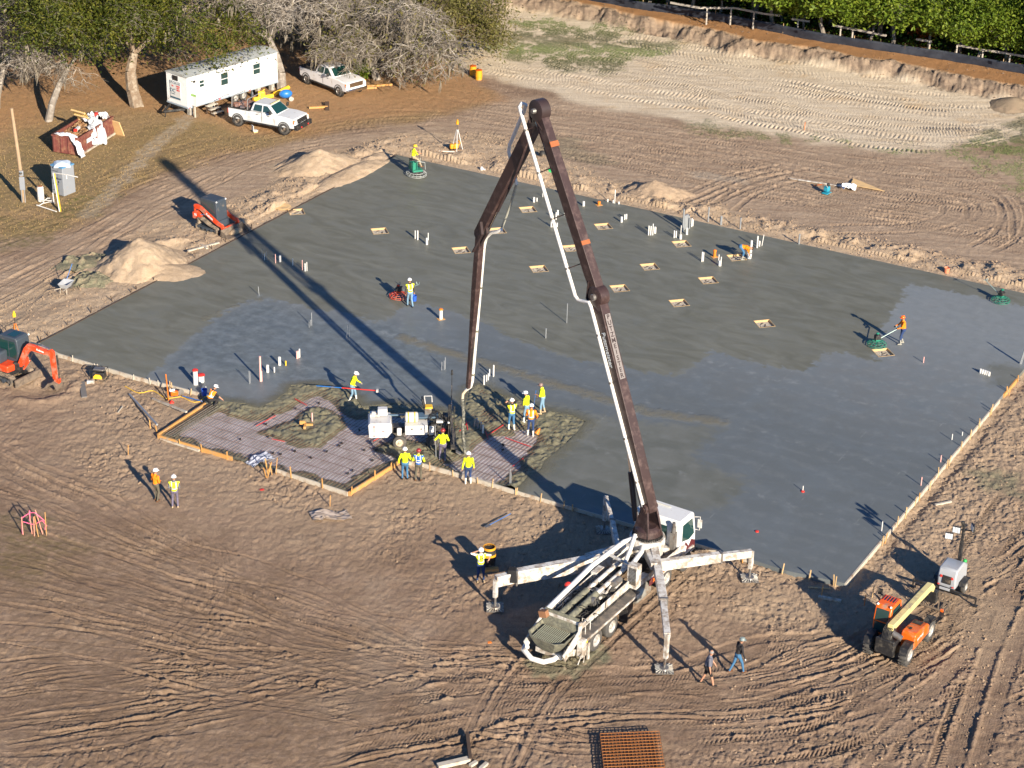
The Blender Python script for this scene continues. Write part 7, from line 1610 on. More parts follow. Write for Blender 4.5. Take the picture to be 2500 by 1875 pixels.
# ---- skip full of rubbish
sk=thing('skip','maroon roll-off skip heaped with rubbish under the oak','skip',(-30.35,136.35,0),math.radians(72))
Ls,Ws,Hs=5.0,2.0,1.35
MB().box((Ls/2,Ws/2,.18),(Ls,Ws,.12)).build('floor',M_maroonb,sk)
for y in (0,Ws): 
    m=MB(); m.box((Ls/2,y,.8),(Ls,.06,Hs-.15)).box((Ls/2,y,Hs),(Ls+.1,.12,.1)); 
    for k in range(9): m.box((.3+.55*k,y+(-.05 if y==0 else .05),.75),(.1,.08,Hs-.3))
    m.build('side_wall',M_maroonb,sk,bevel=.01)
for x in (0,Ls):
    m=MB(); m.box((x,Ws/2,.78),(.06,Ws,Hs-.1)).box((x,Ws/2,Hs),(.12,Ws,.1))
    for k in range(4): m.box((x+(-.05 if x==0 else .05),.15+k*(Ws-.3)/3,.75),(.10,.12,Hs-.25))
    m.build('end_wall',M_maroonb,sk,bevel=.01)
MB().box((Ls/2,-.08,.12),(Ls,.1,.12)).build('rail',M_woodg,sk)
MB().box((-.12,.2,1.05),(.01,.3,.3)).box((1.4,-.115,.85),(.85,.012,.3)).build('sticker',M_wht2,sk,smooth=0)
Ms=Matrix.Translation((-30.35,136.35,0))@Matrix.Rotation(math.radians(72),4,'Z')
def insk(o,x,y,z,rz=0,rx=0,ry=0):
    p=Ms@V(x,y,z); o.location=p; o.rotation_euler=(rx,ry,rz+math.radians(72)); return o
m=MB(); r_=random.Random(8)
for k in range(150):
    m.box((r_.uniform(-1.9,1.9),r_.uniform(-.8,.8),r_.uniform(-.15,.12)),(r_.uniform(.15,1.0),r_.uniform(.03,.14),r_.uniform(.03,.1)),rz=r_.uniform(-.6,.6),ry=r_.uniform(-.3,.3))
for k in range(60): m.sph((r_.uniform(-2,2),r_.uniform(-.85,.85),-.1),r_.uniform(.15,.3),(1,1,.6),n=6,m=4)
tag(insk(m.build('rubbish_heap',mat('rubbish',(0.26,0.13,0.055),.8,0,.5,3,(0.45,0.33,0.2),.5,dscale=4),smooth=0),Ls/2,Ws/2,1.2),'brown heap of wood scrap filling the skip','rubbish',None,'stuff')
pl=thing('pallet','yellow timber pallet standing up in the skip','pallet',(0,0,0)); insk(pl,3.2,1.5,1.75,rz=math.radians(75),rx=math.radians(55))
for k in range(3): MB().box((0,-.5+.5*k,0),(1.3,.09,.09)).build('runner',M_ply,pl,smooth=0)
for k in range(7): MB().box((-.6+.2*k,0,.06),(.11,1.1,.02)).build('slat',mat('yellow_timber',(0.78,0.55,0.16),.7),pl,smooth=0)
def sheet(name,label,cat,m_,pts,w,th=.01,wob=.06,seed=0,n=14,cross=8):
    """a strip of limp sheeting that follows a line of points"""
    P=catmull(pts,.12); vs=[];fs=[]; cnt=len(P)
    for i,p in enumerate(P):
        d=(P[min(i+1,cnt-1)]-P[max(i-1,0)]).normalized(); s=d.cross(V(0,0,1)); s=s.normalized() if s.length>.2 else V(.9,-.3,0)
        for j in range(cross+1):
            f=j/cross-.5; q_=p+s*f*w*(1+.3*mnoise.noise(V(i*.2,seed,1))); q_=q_+V(0,0,wob*mnoise.noise(V(i*.35,j*.9,seed)))+d.cross(s)*wob*mnoise.noise(V(i*.5,j*1.3,seed+5)); vs.append(q_)
    for i in range(cnt-1):
        for j in range(cross): a=i*(cross+1)+j; fs.append((a,a+1,a+cross+2,a+cross+1))
    m=MB(); m.add(vs,fs); o=m.build(name,m_); q=o.modifiers.new('thick','SOLIDIFY'); q.thickness=th; return tag(o,label,cat)
S_=lambda x,y,z: Ms@V(x,y,z)
sheet('plastic_sheet','white sheet hanging over the near end of the skip','sheet',M_sheet,[S_(.15,1.8,1.45),S_(.1,1.1,1.5),S_(.05,.45,1.45),S_(-.14,.1,1.2),S_(-.2,-.2,.7),S_(-.22,-.45,.15)],.55,wob=.12,seed=1)
sheet('plastic_sheet','clear plastic film spilling down the long side of the skip','sheet',M_film,[S_(3.6,1.4,1.55),S_(3.3,.7,1.6),S_(2.9,.15,1.45),S_(2.7,-.15,.9),S_(2.5,-.35,.15)],.9,wob=.22,seed=2)
sheet('plastic_sheet','smaller clear film hanging at the middle of the skip','sheet',M_film,[S_(2.3,.5,1.4),S_(2.1,.1,1.45),S_(1.95,-.14,1.0),S_(1.85,-.25,.3)],.5,wob=.2,seed=3)
sheet('plastic_sheet','crumpled clear film across the far end of the skip','sheet',M_film,[S_(4.8,.3,1.5),S_(4.3,.8,1.6),S_(3.8,1.3,1.6)],.9,wob=.3,seed=4)
b=MB().box((0,0,0),(.75,.2,.16)).build('carton',M_wht2,smooth=0,bevel=.01); insk(b,1.35,.8,1.52,rz=.15); tag(b,'long white carton with red end lying on the rubbish','carton'); MB().box((-.3,0,.005),(.16,.21,.17)).build('red_end',M_red,b,smooth=0)
b=MB().box((0,0,0),(.35,.25,.2)).build('carton',M_red,bevel=.01); insk(b,4.3,.9,1.65,rz=.5); tag(b,'small red carton at the far end of the skip','carton')
b=MB().box((0,0,.62),(.05,.95,1.25)).box((.05,0,.62),(.03,.9,1.2)).build('leaning_plywood',M_ply,smooth=0); insk(b,5.15,-.35,.0,rz=-.25,ry=-.38); tag(b,'ribbed plywood panel leaning on the far corner of the skip','panel')
# ---- portable toilet
tl=thing('portable_toilet','grey portable toilet with pale blue roof beside the pipe post','toilet',(-29.95,129.35,height(-29.9,129.4)),math.radians(-33))
M_pg=paint('toilet_grey',(0.24,0.26,0.29),.5,.15)
b_=MB().box((0,0,1.03),(1.08,1.08,1.95),tp=(.97,.97)).build('body',M_pg,tl,bevel=.03)
m=MB()
for k in range(4): m.box((-.548,0,.35+k*.45),(.012,.85,.03)).box((0,-.55,.35+k*.45),(.85,.012,.03))
m.build('ribs',M_cabg,b_,smooth=0)
MB().box((.30,-.552,1.0),(.40,.014,1.75)).build('door',M_pg,b_,bevel=.01); MB().box((.16,-.57,1.0),(.05,.03,.14)).build('latch',M_dk,b_)
MB().lathe((0,0,2.0),(0,0,1),[(0,.78),(.08,.76),(.2,.5),(.26,0)],4).build('roof',mat('roof_blue_white',(0.58,0.68,0.80),.45),tl,bevel=.05,smooth=0).rotation_euler=(0,0,math.pi/4)
for o_ in tl.children:
    if o_.name.startswith('roof'): o_.rotation_euler=(0,0,0)
MB().box((0,0,2.02),(1.12,1.12,.10)).build('roof_rim',mat('rim_blue',(0.10,0.25,0.42),.5),tl,bevel=.02)
# ---- pipe frame
pf=thing('post_frame','tall yellow and white pipe post with a long white arm in front of the toilet','post',tuple(gz(t1(469,1632))),0)
MB().bar((0,0,0),(-.22,0,2.62),.07,.07).build('wooden_post',M_yel,pf,smooth=0); MB().tube([(-.08,-.02,.0),(-.30,-.02,2.66),(.65,-.5,2.74),(1.45,-.9,2.74)],.035,8).tube([(.65,-.5,2.74),(.66,-.5,2.45)],.03,6).build('white_pipe',M_pvc,pf)
tk_=thing('water_tank','small white cylinder tank with rusty top and a tangle of PVC pipe','tank',tuple(gz(t1(318,1555))),0)
MB().lathe((0,0,.02),(0,0,1),[(0,0),(0,.20),(.05,.22),(.95,.22),(1.03,.16),(1.05,0)],18).build('tank',M_pvc,tk_); MB().lathe((0,0,1.0),(0,0,1),[(0,.2),(.06,.15),(.075,0)],14).build('rusty_top',M_rust2,tk_)
m=MB(); m.tube([(0,-.1,.1),(.3,-.5,.1),(.1,-.9,.08),(-.1,-.9,.08),(1.4,-1.9,.06)],.035,7).tube([(.2,-.3,.1),(.5,-.3,.35),(.75,-.3,.35),(.75,-.3,.1),(1.0,-.5,.1)],.03,7).tube([(.3,-.6,.1),(.7,-.7,.25),(.9,-.3,.1),(.85,-.2,.7)],.03,7).tube([(.1,-.5,.3),(.9,-.6,.3)],.025,6); m.build('pvc_pipework',M_pvc,tk_)
up=thing('service_pole','leaning wooden service pole with grey meter boxes','pole',tuple(gz(t1(188,1560))),0)
MB().tube([(0,0,0),(-.12,0,3.0),(-.32,0,6.4)],[.13,.12,.10],12).build('pole',mat('weathered_pole',(0.34,0.24,0.15),.8,0,.25,4),up)
MB().box((0,-.16,1.35),(.34,.14,.9)).box((0,-.16,2.05),(.26,.16,.34)).build('meter_box',M_pg,up,bevel=.02); MB().lathe((0,-.24,2.1),(0,-1,0),[(0,.1),(.08,.09),(.1,0)],12).build('meter',M_chrome,up); MB().tube([(-.1,-.16,.9),(-.1,-.16,0)],.03,6).tube([(.1,-.16,.9),(.1,-.16,0)],.03,6).build('conduit',M_cond,up)
# ---- wheelbarrow
wb=thing('wheelbarrow','grey wheelbarrow with a blue shovel standing in it','wheelbarrow',tuple(gz(a1(512,850))),math.radians(75))
m=MB(); z0,z1=.36,.66
m.add([(-.25,-.18,z0),(.25,-.2,z0),(.25,.2,z0),(-.25,.18,z0),(-.42,-.3,z1),(.48,-.34,z1),(.48,.34,z1),(-.42,.3,z1)],[(0,3,2,1),(0,1,5,4),(1,2,6,5),(2,3,7,6),(3,0,4,7)]); o=m.build('tray',M_lt,wb,smooth=0); o.modifiers.new('t','SOLIDIFY').thickness=.02
MB().tube([(.7,0,.2),(-.9,.28,.5)],.022,6).tube([(.7,0,.2),(-.9,-.28,.5)],.022,6).tube([(-.3,.2,.35),(-.35,.22,0)],.02,6).tube([(-.3,-.2,.35),(-.35,-.22,0)],.02,6).build('frame',M_woodg,wb)
w_=MB(); w_.lathe((.68,-.05,.2),(0,1,0),[(0,0),(0,.16),(.02,.2),(.08,.2),(.1,.16),(.1,0)],16); w_.build('wheel',M_tyre,wb)
def shovel(label,p0,p1,col,blade_m=None):
    t=thing('shovel',label,'shovel',tuple(p0)); d=V(*p1)-V(*p0)
    MB().tube([(0,0,0),tuple(d)],.018,7).build('handle',col,t); x=d.normalized(); MB().bar((0,0,0),tuple(-x*.3),.24,.02,w2=.16).build('blade',blade_m or M_stl,t,bevel=.004); return t
p=gz(a1(525,790)); shovel('blue-handled shovel standing in the wheelbarrow',V(p.x,p.y-.4,.55),V(p.x+.35,p.y,1.5),M_blu)
p=gz(c2(1880,1380)); shovel('blue-handled shovel lying on the sand left of the truck',V(p.x,p.y,.12),V(p.x+1.0,p.y+1.1,.14),M_blu)
# ---- generator
ge=thing('generator','small yellow and black generator beside the left front form','generator',tuple(gz(a1(768,1500))),math.radians(-8))
m=MB()
for y in (-.28,.28): m.tube([(-.42,y,.02),(-.42,y,.62),(.42,y,.62),(.42,y,.02),(-.42,y,.02)],.022,6)
for x in (-.42,.42): m.tube([(x,-.28,.02),(x,.28,.02)],.02,6).tube([(x,-.28,.62),(x,.28,.62)],.02,6)
m.build('frame',M_blk,ge); MB().box((0,-.05,.28),(.7,.4,.36)).build('engine',M_dk,ge,bevel=.03); MB().box((0,.05,.56),(.6,.4,.12)).build('fuel_tank',M_stl,ge,bevel=.04); MB().prism([(-.24,.12),(.24,.12),(.24,.24),(.12,.38),(-.12,.38),(-.24,.24)],-.30,-.27).build('control_panel',M_yel,ge)
m=MB(); pts=[GD(270,835),GD(300,850),GD(330,845),GD(360,862),GD(390,858),GD(420,870),GD(455,862)]; m.tube([(q.x,q.y,height(q.x,q.y)+.03) for q in catmull([(a.x,a.y,0) for a in pts],.25)],.022,5)
m=m.build('extension_cord',M_yel); tag(m,'yellow extension cord snaking from the generator towards the saw','cord')
# ---- left front corner odds
pole_on('plank','dark grey plank lying on the sand below the generator','plank',a0(633,110),a0(652,225),.03,mat('grey_plank',(0.16,0.15,0.14),.8),.05,.05,sq=True,w=.30)
o=MB().box((0,0,.08),(.4,.2,.16)).build('concrete_block',M_wht,bevel=.01); at(o,a0(700,112),rz=.1); tag(o,'small pale block near the dark grey plank','block')
pole_on('steel_tube','long grey steel tube leaning on the orange corner form','tube',a0(1000,205),a0(1215,492),.06,M_cond,.05,.45)
pole_on('straight_edge','brown straight-edge lying across the orange form','straight-edge',a0(1178,238),a0(1440,380),.04,M_woodg,.05,.35,sq=True,w=.12)
pole_on('float_handle','blue float handle lying beside the kneeling worker','handle',a0(1410,222),a0(1560,290),.03,M_blu,.08,.3)
pole_on('timber','pale timber lying on the sand below the orange form','timber',a0(1245,545),a0(1540,640),.05,M_woodg,sq=True,w=.2)
pole_on('timber','short stick lying on the bare sand at left','timber',a0(912,342),a0(948,296),.025,M_woodg,sq=True)
pole_on('timber','orange stick leaning near the red funnel','timber',a0(1285,160),a0(1302,250),.035,M_org,.9,.05)
pole_on('timber','long timber crossing in front of the saw','timber',a0(1200,145),a0(1290,255),.03,M_woodd)
cs=thing('cutoff_saw','orange and white cut-off saw beside the left form boards','saw',tuple(gz(a0(1345,215))),.4)
MB().box((0,0,.2),(.4,.22,.26)).build('body',M_to,cs,bevel=.04); MB().box((-.1,.05,.38),(.3,.18,.12)).build('tank',M_wht2,cs,bevel=.03); MB().lathe((.35,-.05,.2),(0,1,0),[(0,0),(0,.18),(.02,.18),(.02,0)],18).build('disc',M_stl,cs); MB().tube([(-.2,0,.3),(-.1,0,.5),(.1,0,.5),(.2,0,.35)],.02,6).build('handle',M_dk,cs)
o=MB().lathe((0,0,0),(0,0,1),[(0,.14),(.1,.06),(.14,.0)],12).build('red_funnel',M_red); at(o,a0(1325,262)); tag(o,'small red funnel on the sand near the saw','funnel')
def bucket(label,p,m_,r=.15,h=.34,z=None,grp=None,lie=False):
    t=thing('bucket',label,'bucket',(p[0],p[1],height(p[0],p[1]) if z is None else z),0,grp); m=MB(); m.lathe((0,0,0),(0,0,1),[(0,0),(0,r*.85),(h,r),(h,r*.93),(.03,r*.8),(.03,0)],18); m.build('shell',m_,t); MB().tube([(-r,0,h),(-r*.8,0,h+.1),(0,0,h+.17),(r*.8,0,h+.1),(r,0,h)],.006,5).build('handle',M_chrome,t); return t
Mp=pb.matrix_basis if False else Matrix.Translation(pb.location)@pb.rotation_euler.to_matrix().to_4x4()
q=Mp@hb_[-1]; bucket('blue bucket carried by the walking worker',(q.x,q.y),M_blub,z=q.z-.50)
bucket('blue bucket beside the kneeling worker',a0(1578,228),M_blub,r=.17,z=.2)
bucket('white bucket at the hands of the bending worker',a3(1988,728,SZ),M_wht2,z=SZ)
bucket('orange bucket lying by the back edge of the slab',gz(a4(1612,700)),mat('faded_orange',(0.65,0.22,0.12),.5),r=.17)
# ---- tools in use
def float_pole():
    p=c2(822,402,.12); a=Vector((p.x,p.y,0))+Vector((-.0,0,0)); h=1.22
    A=c2(545,290,.9); B=c2(1015,328,1.15)
    t=thing('bull_float','long blue and red bull float pole held by the worker in white boots','float',tuple(A)); d=B-A
    MB().tube([(0,0,0),tuple(d*.42)],.025,7).build('blue_section',M_blu,t); MB().tube([tuple(d*.42),tuple(d)],.03,7).build('red_section',M_red,t)
    MB().box(tuple(d),(.12,.2,.12)).build('grip',M_wht,t); return t
float_pole()
ppp=Matrix.Translation(ps.location)@ps.rotation_euler.to_matrix().to_4x4(); q=ppp@hs_[1]
o=MB().tube([(0,0,0),(0,0,1.9)],.025,7).build('grade_rod',M_cond); o.location=(q.x,q.y,.1); o.rotation_euler=(.05,-.03,0); tag(o,'upright grey grade rod held by the worker in the baggy jacket','rod')
ppp=Matrix.Translation(pr.location)@pr.rotation_euler.to_matrix().to_4x4(); q=ppp@hr_[1]; B=b6(682,375,.2); d=Vector((B.x,B.y,.18))-q
t=thing('concrete_rake','blue-handled concrete rake held by the worker at the right of the crew','rake',tuple(q-d*.25)); MB().tube([(0,0,0),tuple(d*1.25)],.02,7).build('handle',M_blu,t); MB().box(tuple(d*1.25),(.1,.5,.12)).build('head',M_stl,t)
o=MB().lathe((0,0,0),(.5,.3,.8),[(0,.0),(0,.14),(.32,.03),(.32,0)],12).build('traffic_cone',M_org); o.location=b6(728,720,.25); tag(o,'small orange cone stuck in the wet concrete','cone')
o=MB().box((0,0,.12),(.12,.5,.14)).box((.2,.1,.15),(.4,.1,.1)).box((-.15,.2,.2),(.3,.08,.2)).build('timber_chair',M_woodo,smooth=0); o.location=c2(458,615,.18); tag(o,'orange timber cradle in the concrete island of the mat','timber')
for i,(x,y) in enumerate(((1765,610),(1790,620),(1812,630),(1828,655),(1780,600))):
    p=c2(x,y,.16); o=MB().tube([(0,0,0),(.02,0,.45)],.045,8).build('pipe_stub',M_pvc if i==3 else M_cond); o.location=p; tag(o,'short conduit stub standing in the mat right of the hose','pipe','conduit stubs in the mat')
# ---- corner of notch: bundle of stakes, orange stake, plastic scrap, shovel
for i in range(7):
    r_=random.Random(i); p=c2(205,985); o=MB().bar((0,0,0),(r_.uniform(-.2,.25),r_.uniform(-.3,.2),r_.uniform(.5,1.0)),.05,.03).build('wooden_stake',M_woodo,smooth=0); o.location=(p.x+r_.uniform(-.35,.2),p.y+r_.uniform(-.3,.3),0.02); tag(o,'loose orange stake in the leaning bundle at the corner of the mat','stake','bundle of loose stakes')
for (f,x0,y0,x1,y1,l,mm) in ((c2,650,1220,650,1130,'orange survey stake with pink tip standing on the bare sand',M_woodo),(a0,990,672,985,602,'short orange survey stake between the two men and the orange form',M_woodo),(t4,516,1005,520,955,'orange survey stake at the edge of the pale field',M_org),(c5,648,340,648,300,'short orange stake by the grey planks at lower right',M_woodo),(c5,978,410,985,345,'red-topped stake behind the telehandler',M_org),(c5,1040,345,1045,295,'pale stake leaning near the slab corner',M_wood)):
    p=gz(f(x0,y0)); o=MB().bar((0,0,0),(.03,0,.62),.05,.03).build('survey_stake',mm,smooth=0); o.location=p; tag(o,l,'stake')
o=MB().box((0,0,.01),(.2,.14,.02)).build('scrap',M_red,smooth=0); at(o,c2(125,1092),rz=.4); tag(o,'bright red scrap on the sand below the stake bundle','scrap')
o=MB().box((0,0,.01),(.18,.14,.02)).build('scrap',M_org,smooth=0); at(o,c6(300,690),rz=.4); tag(o,'small orange scrap on the sand left of the hopper','scrap')
p=c2(650,1300); sheet('plastic_sheet','crumpled grey plastic sheet half buried in the sand','sheet',mat('grey_film',(0.27,0.23,0.21),.35,0,.3,5,DUST,.5),[V(p.x-.9,p.y-.1,.04),V(p.x-.3,p.y+.1,.10),V(p.x+.3,p.y,.05),V(p.x+.9,p.y+.25,.04)],.9,wob=.09,seed=7,cross=14)
p=c2(110,860,.1); sheet('plastic_sheet','pale blue plastic sheet poking out at the corner of the mat','sheet',mat('blue_film',(0.33,0.35,0.42),.3,0,.25,6),[V(p.x-.5,p.y-.5,.06),V(p.x,p.y,.22),V(p.x+.5,p.y+.4,.16)],.8,wob=.1,seed=9,cross=12)
# pink-ribboned stakes
sk2=thing('ribboned_stakes','ring of stakes wrapped in pink ribbon on the mossy patch at left','stakes',tuple(gz(a0(270,1290))),0)
ps_=[(-.55,0,.0,.95),(-.15,.1,-.05,1.2),(.0,-.1,.05,1.05),(.35,.1,-.25,1.3),(.55,0,.02,1.25),(.2,-.15,-.1,1.1)]
for i,(x,y,l_,h) in enumerate(ps_): MB().bar((x,y,0),(x+l_,y,h),.05,.03).build('stake',mat('pinkish_stake',(0.70,0.30,0.22),.7) if i<4 else M_woodo,sk2,smooth=0)
M_pk=mat('pink_ribbon',(0.90,0.13,0.28),.5)
m=MB(); m.tube([(-.55,0,.9),(-.15,.1,1.15),(.1,0,1.2),(.55,.05,.7),(.5,0,.3)],.022,5).tube([(-.5,0,.7),(0,0,.55),(.4,0,.8),(.6,0,.5)],.02,5).tube([(-.55,0,.95),(-.58,0,.05)],.022,5).tube([(-.18,.1,1.25),(-.2,.1,.7)],.03,5); m.build('ribbon',M_pk,sk2)
# ---- barrel and pallet blocks by the man facing the camera
br=thing('drum','black and orange drum behind the man facing the camera','drum',tuple(gz(c3(138,735))),0)
MB().lathe((0,0,.1),(0,0,1),[(0,.29),(.28,.30),(.3,.31),(.6,.31),(.62,.30),(.98,.29),(.98,.26),(.9,.26),(.9,0)],20).build('barrel',M_blk,br); MB().lathe((0,0,.62),(0,0,1),[(0,.315),(.14,.315)],20).lathe((0,0,1.0),(0,0,1),[(0,.30),(.1,.29),(.1,.26),(0,.26)],20).build('orange_band',M_yk,br)
for i,(x,y) in enumerate(((132,770),(178,765))): o=MB().box((0,0,.08),(.4,.25,.16)).build('timber_block',M_woodo,bevel=.01); at(o,c3(x,y),rz=.2); tag(o,'orange timber block %s the drum'%(['left of','right of'][i]),'block','blocks by the drum')
# ---- back of slab: laser tripod, pump, pole, green bag
def tripod(label,p,mL,mH,h=1.55):
    t=thing('laser_tripod',label,'tripod',tuple(p)); m=MB()
    for k in range(3): a=2.1*k+.5; m.bar((.45*math.cos(a),.45*math.sin(a),0),(.05*math.cos(a),.05*math.sin(a),h*.8),.035,.035)
    m.build('legs',mL,t,smooth=0); MB().tube([(0,0,h*.75),(0,0,h)],.025,7).build('column',M_chrome,t); MB().lathe((0,0,h),(0,0,1),[(0,.1),(.2,.1),(.22,.06),(.34,.06),(.34,0)],12).build('laser_head',mH,t); return t
tripod('orange laser tripod with yellow head behind the excavator',gz(Vector((-27.6,105.0,0))),M_org,M_yel,2.1)
tripod('white laser tripod with yellow head behind the back slab edge',gz(t2(1630,1180)),M_wht2,M_yk,2.0)
pu=thing('water_pump','yellow pump beside the laser tripod','pump',tuple(gz(t2(1605,1170))),.3); MB().box((0,0,.3),(.6,.35,.35)).build('housing',M_yk,pu,bevel=.06); MB().tube([(.3,0,.3),(.5,.1,.5),(.4,.3,.55)],.05,8).build('spout',M_yk,pu); MB().box((0,0,.06),(.7,.45,.1)).build('skid',M_dk,pu)
pole_on('pvc_pipe','white pipe lying in front of the yellow pump','pipe',t2(1490,1187),t2(1680,1195),.03,M_pvc)
pole_on('timber','long grey timber beside the near ridge of sand','timber',t2(660,1300),t2(790,1215),.05,M_woodg,sq=True)
pole_on('timber','grey board lying on the sand below the track loader','timber',a1(1450,540),a1(1690,475),.04,M_woodg,sq=True,w=.14)
pole_on('timber','short board crossing the long one below the track loader','timber',a1(1545,485),a1(1600,520),.04,M_woodg,sq=True,w=.16)
o=MB().sph((0,0,.12),.42,(1.3,.6,.4),n=12,m=8).sph((.35,.1,.1),.25,(1,.8,.4)).build('green_bag',M_green); at(o,t3(470,1345)); tag(o,'crumpled green plastic bag behind the slab, seen through the boom','bag')
o=MB().sph((0,0,.18),.24,n=14,m=10).build('rubber_ball',M_blk); at(o,t3(392,1205)); tag(o,'round black ball on the sand between the boom arms','ball')
o=MB().sph((0,0,.1),.12,(1,1,1.4)).box((.15,0,.05),(.2,.1,.1)).build('plastic_jug',M_wht2); at(o,t2(1820,1330)); tag(o,'small white jug at the back edge of the slab','jug')
o=MB().lathe((0,0,.0),(0,0,1),[(0,.55),(.06,.6),(.08,.45),(.03,.2),(.03,0)],16).build('plywood_disc',M_ply); at(o,t2(280,1620),z=.2); tag(o,'round plywood lid at the left slab edge','lid')
for i,(x,y,s) in enumerate(((1752,580,0),(1797,612,1))):
    t=thing('yellow_drum','yellow-orange drum at the edge of the pale field, %s of two'%(['left','right'][i]),'drum',tuple(gz(t2(x,y))),0,'yellow drums by the field'); MB().lathe((0,0,.0),(0,0,1),[(0,.26),(.2,.26),(.22,.28),(.5,.28),(.52,.26),(.75,.26),(.75,.2),(.72,0)],16).build('shell',M_yk,t); MB().lathe((0,0,.75),(0,0,1),[(0,.27),(.03,.27),(.03,0)],16).build('lid',M_to,t)
for (x0,y0,x1,y1,l) in ((915,678,1130,664,'long timber on the ground right of the second pickup'),(930,690,1010,688,'short timber beside the long one at the second pickup'),(488,842,632,836,'yellow timber of the low trestle in front of the trees')):
    pole_on('timber',l,'timber',t2(x0,y0),t2(x1,y1),.07,M_woodo,.1,.12,sq=True,w=.18)
pole_on('timber','upright dark end board of the low trestle','timber',t2(628,855),t2(628,815),.03,M_woodd,.0,.3,sq=True,w=.3)
bx=thing('white_chair','small white broken chair on the grass in front of the pickup','chair',tuple(gz(t1(1968,1022))),.5); MB().box((0,0,.15),(.35,.35,.04)).build('seat',M_wht2,bx); MB().box((-.17,0,.35),(.04,.35,.4)).build('back',M_wht2,bx); MB().box((0,0,.07),(.3,.3,.1)).build('base',M_cr,bx)
spn=thing('sign_post','white notice on a post beside the trailer door','sign',tuple(gz(t1(1505,905))),math.radians(-35)); MB().bar((0,0,0),(0,0,1.3),.1,.1).build('post',M_woodg,spn,smooth=0); MB().box((0,-.06,1.35),(.55,.03,.9)).build('panel',M_wht2,spn); MB().box((0,-.08,1.7),(.5,.01,.16)).build('header',mat('sign_green',(0.25,.45,.12),.5),spn)
mx_=thing('mortar_mixer','blue tub mixer with small wheels beside the tree','mixer',tuple(gz(t2(310,775))),.3); MB().sph((0,0,.5),.42,(1.2,.8,.8)).build('tub',M_blu,mx_); w_=MB(); w_.lathe((.35,-.35,.18),(0,1,0),[(0,0),(0,.18),(.1,.18),(.1,0)],14); w_.build('wheel',M_rim,mx_)
for x0,y0,x1,y1,l in ((225,745,330,695,'yellow rolled hose lying beside the blue mixer'),(60,790,210,760,'yellow planks behind the lifted pickup')): pole_on('yellow_roll',l,'roll',t2(x0,y0),t2(x1,y1),.16,M_yel,.2,.2)
gcan=thing('fuel_can','yellow fuel can on the leaf litter beside the trailer','can',tuple(gz(t2(122,752))),.2); MB().box((0,0,.25),(.55,.4,.45)).build('body',M_yel,gcan,bevel=.08); MB().tube([(.1,0,.5),(.25,0,.62)],.04,7).build('spout',M_yel,gcan)
o=MB().lathe((0,0,0),(0,0,1),[(0,.12),(.3,.12),(.42,.05),(.5,.05),(.5,0)],12).build('gas_bottle',M_cabg); at(o,t2(50,748)); tag(o,'dark gas bottle standing beside the trailer','bottle')
# ---- upper right odds
pole_on('plank','long white plank lying on the dirt at upper right','plank',t4(405,1385),t4(825,1447),.03,M_wht,sq=True,w=.11)
o=MB().prism([(0,0),(2.35,-.7),(.2,1.35)],0,.03,axis='z').build('plywood_sheet',M_ply,smooth=0); at(o,t4(870,1438),rz=-.15); o.location.z+=.08; tag(o,'triangular orange plywood sheet on the dirt at upper right','plywood')
p=t4(858,1462); sheet('plastic_sheet','small white plastic sheet between plank and plywood','sheet',M_sheet,[V(p.x-.5,p.y,.15),V(p.x,p.y+.1,.25),V(p.x+.5,p.y,.15)],.9,wob=.2,seed=12,cross=10)
cm=thing('plate_compactor','blue plate compactor beside the white plank','compactor',tuple(gz(t4(688,1495))),.9); MB().box((0,0,.06),(.6,.45,.06)).build('base_plate',M_teal,cm,bevel=.02); MB().box((0,0,.35),(.35,.35,.35)).build('engine',M_teal,cm,bevel=.05); MB().tube([(-.15,.15,.5),(-.6,.15,.95),(-.6,-.15,.95),(-.15,-.15,.5)],.02,6).build('handle',M_woodg,cm); MB().sph((.15,0,.6),.12).build('air_filter',M_blk,cm)
pole_on('timber','rusty stick under the white plank at upper right','timber',t4(590,1440),t4(660,1430),.04,M_rust2)
# lower right boards
pole_on('plank','grey plank half buried near the slab corner','plank',c5(625,345),c5(800,378),.04,M_woodg,sq=True,w=.2)
pole_on('plank','thin pale plank above the grey one near the slab corner','plank',c5(548,272),c5(720,282),.02,M_wood,sq=True,w=.08)
pole_on('plank','pale plank on the sand right of the right form','plank',c4(1525,1060),c4(1650,1032),.04,M_woodg,sq=True,w=.12)
# front bottom: stack of wire mesh, timbers
ms=thing('mesh_stack','stack of rusty welded wire mesh sheets at the bottom picture edge','wire mesh',(0,0,0))
q0,q1,q2=c6(1145,1425,.2),c6(1600,1405,.2),c6(1640,1665,.2); ux_=(q1-q0); uy_=(q2-q1)*1.25
for lay,(m_,zz_) in enumerate(((M_rust,.30),(mat('fresh_rust',(0.36,0.14,0.04),.7,.2,.3,14),.36),(M_rust,.18))):
    m=MB(); nx,ny=16,14
    for i in range(nx+1): a=q0+ux_*(i/nx)+V(.04*lay,.03*lay,0); m.bar((a.x,a.y,zz_),(a.x+uy_.x,a.y+uy_.y,zz_),.022)
    for j in range(ny+1): a=q0+uy_*(j/ny)+V(.04*lay,.03*lay,0); m.bar((a.x,a.y,zz_+.02),(a.x+ux_.x,a.y+ux_.y,zz_+.02),.022)
    m.build('mesh_sheet',m_,ms,smooth=0)
for k in range(3): 
    a=q0+ux_*(.1+.4*k); MB().bar((a.x,a.y,.07),(a.x+uy_.x,a.y+uy_.y,.07),.1,.12).build('bearer',M_woodd,ms,smooth=0)
pole_on('beam','upright-lying brown beam at the bottom of the picture','beam',c6(128,1415),c6(152,1620),.07,M_woodd,.15,.15,sq=True,w=.14)
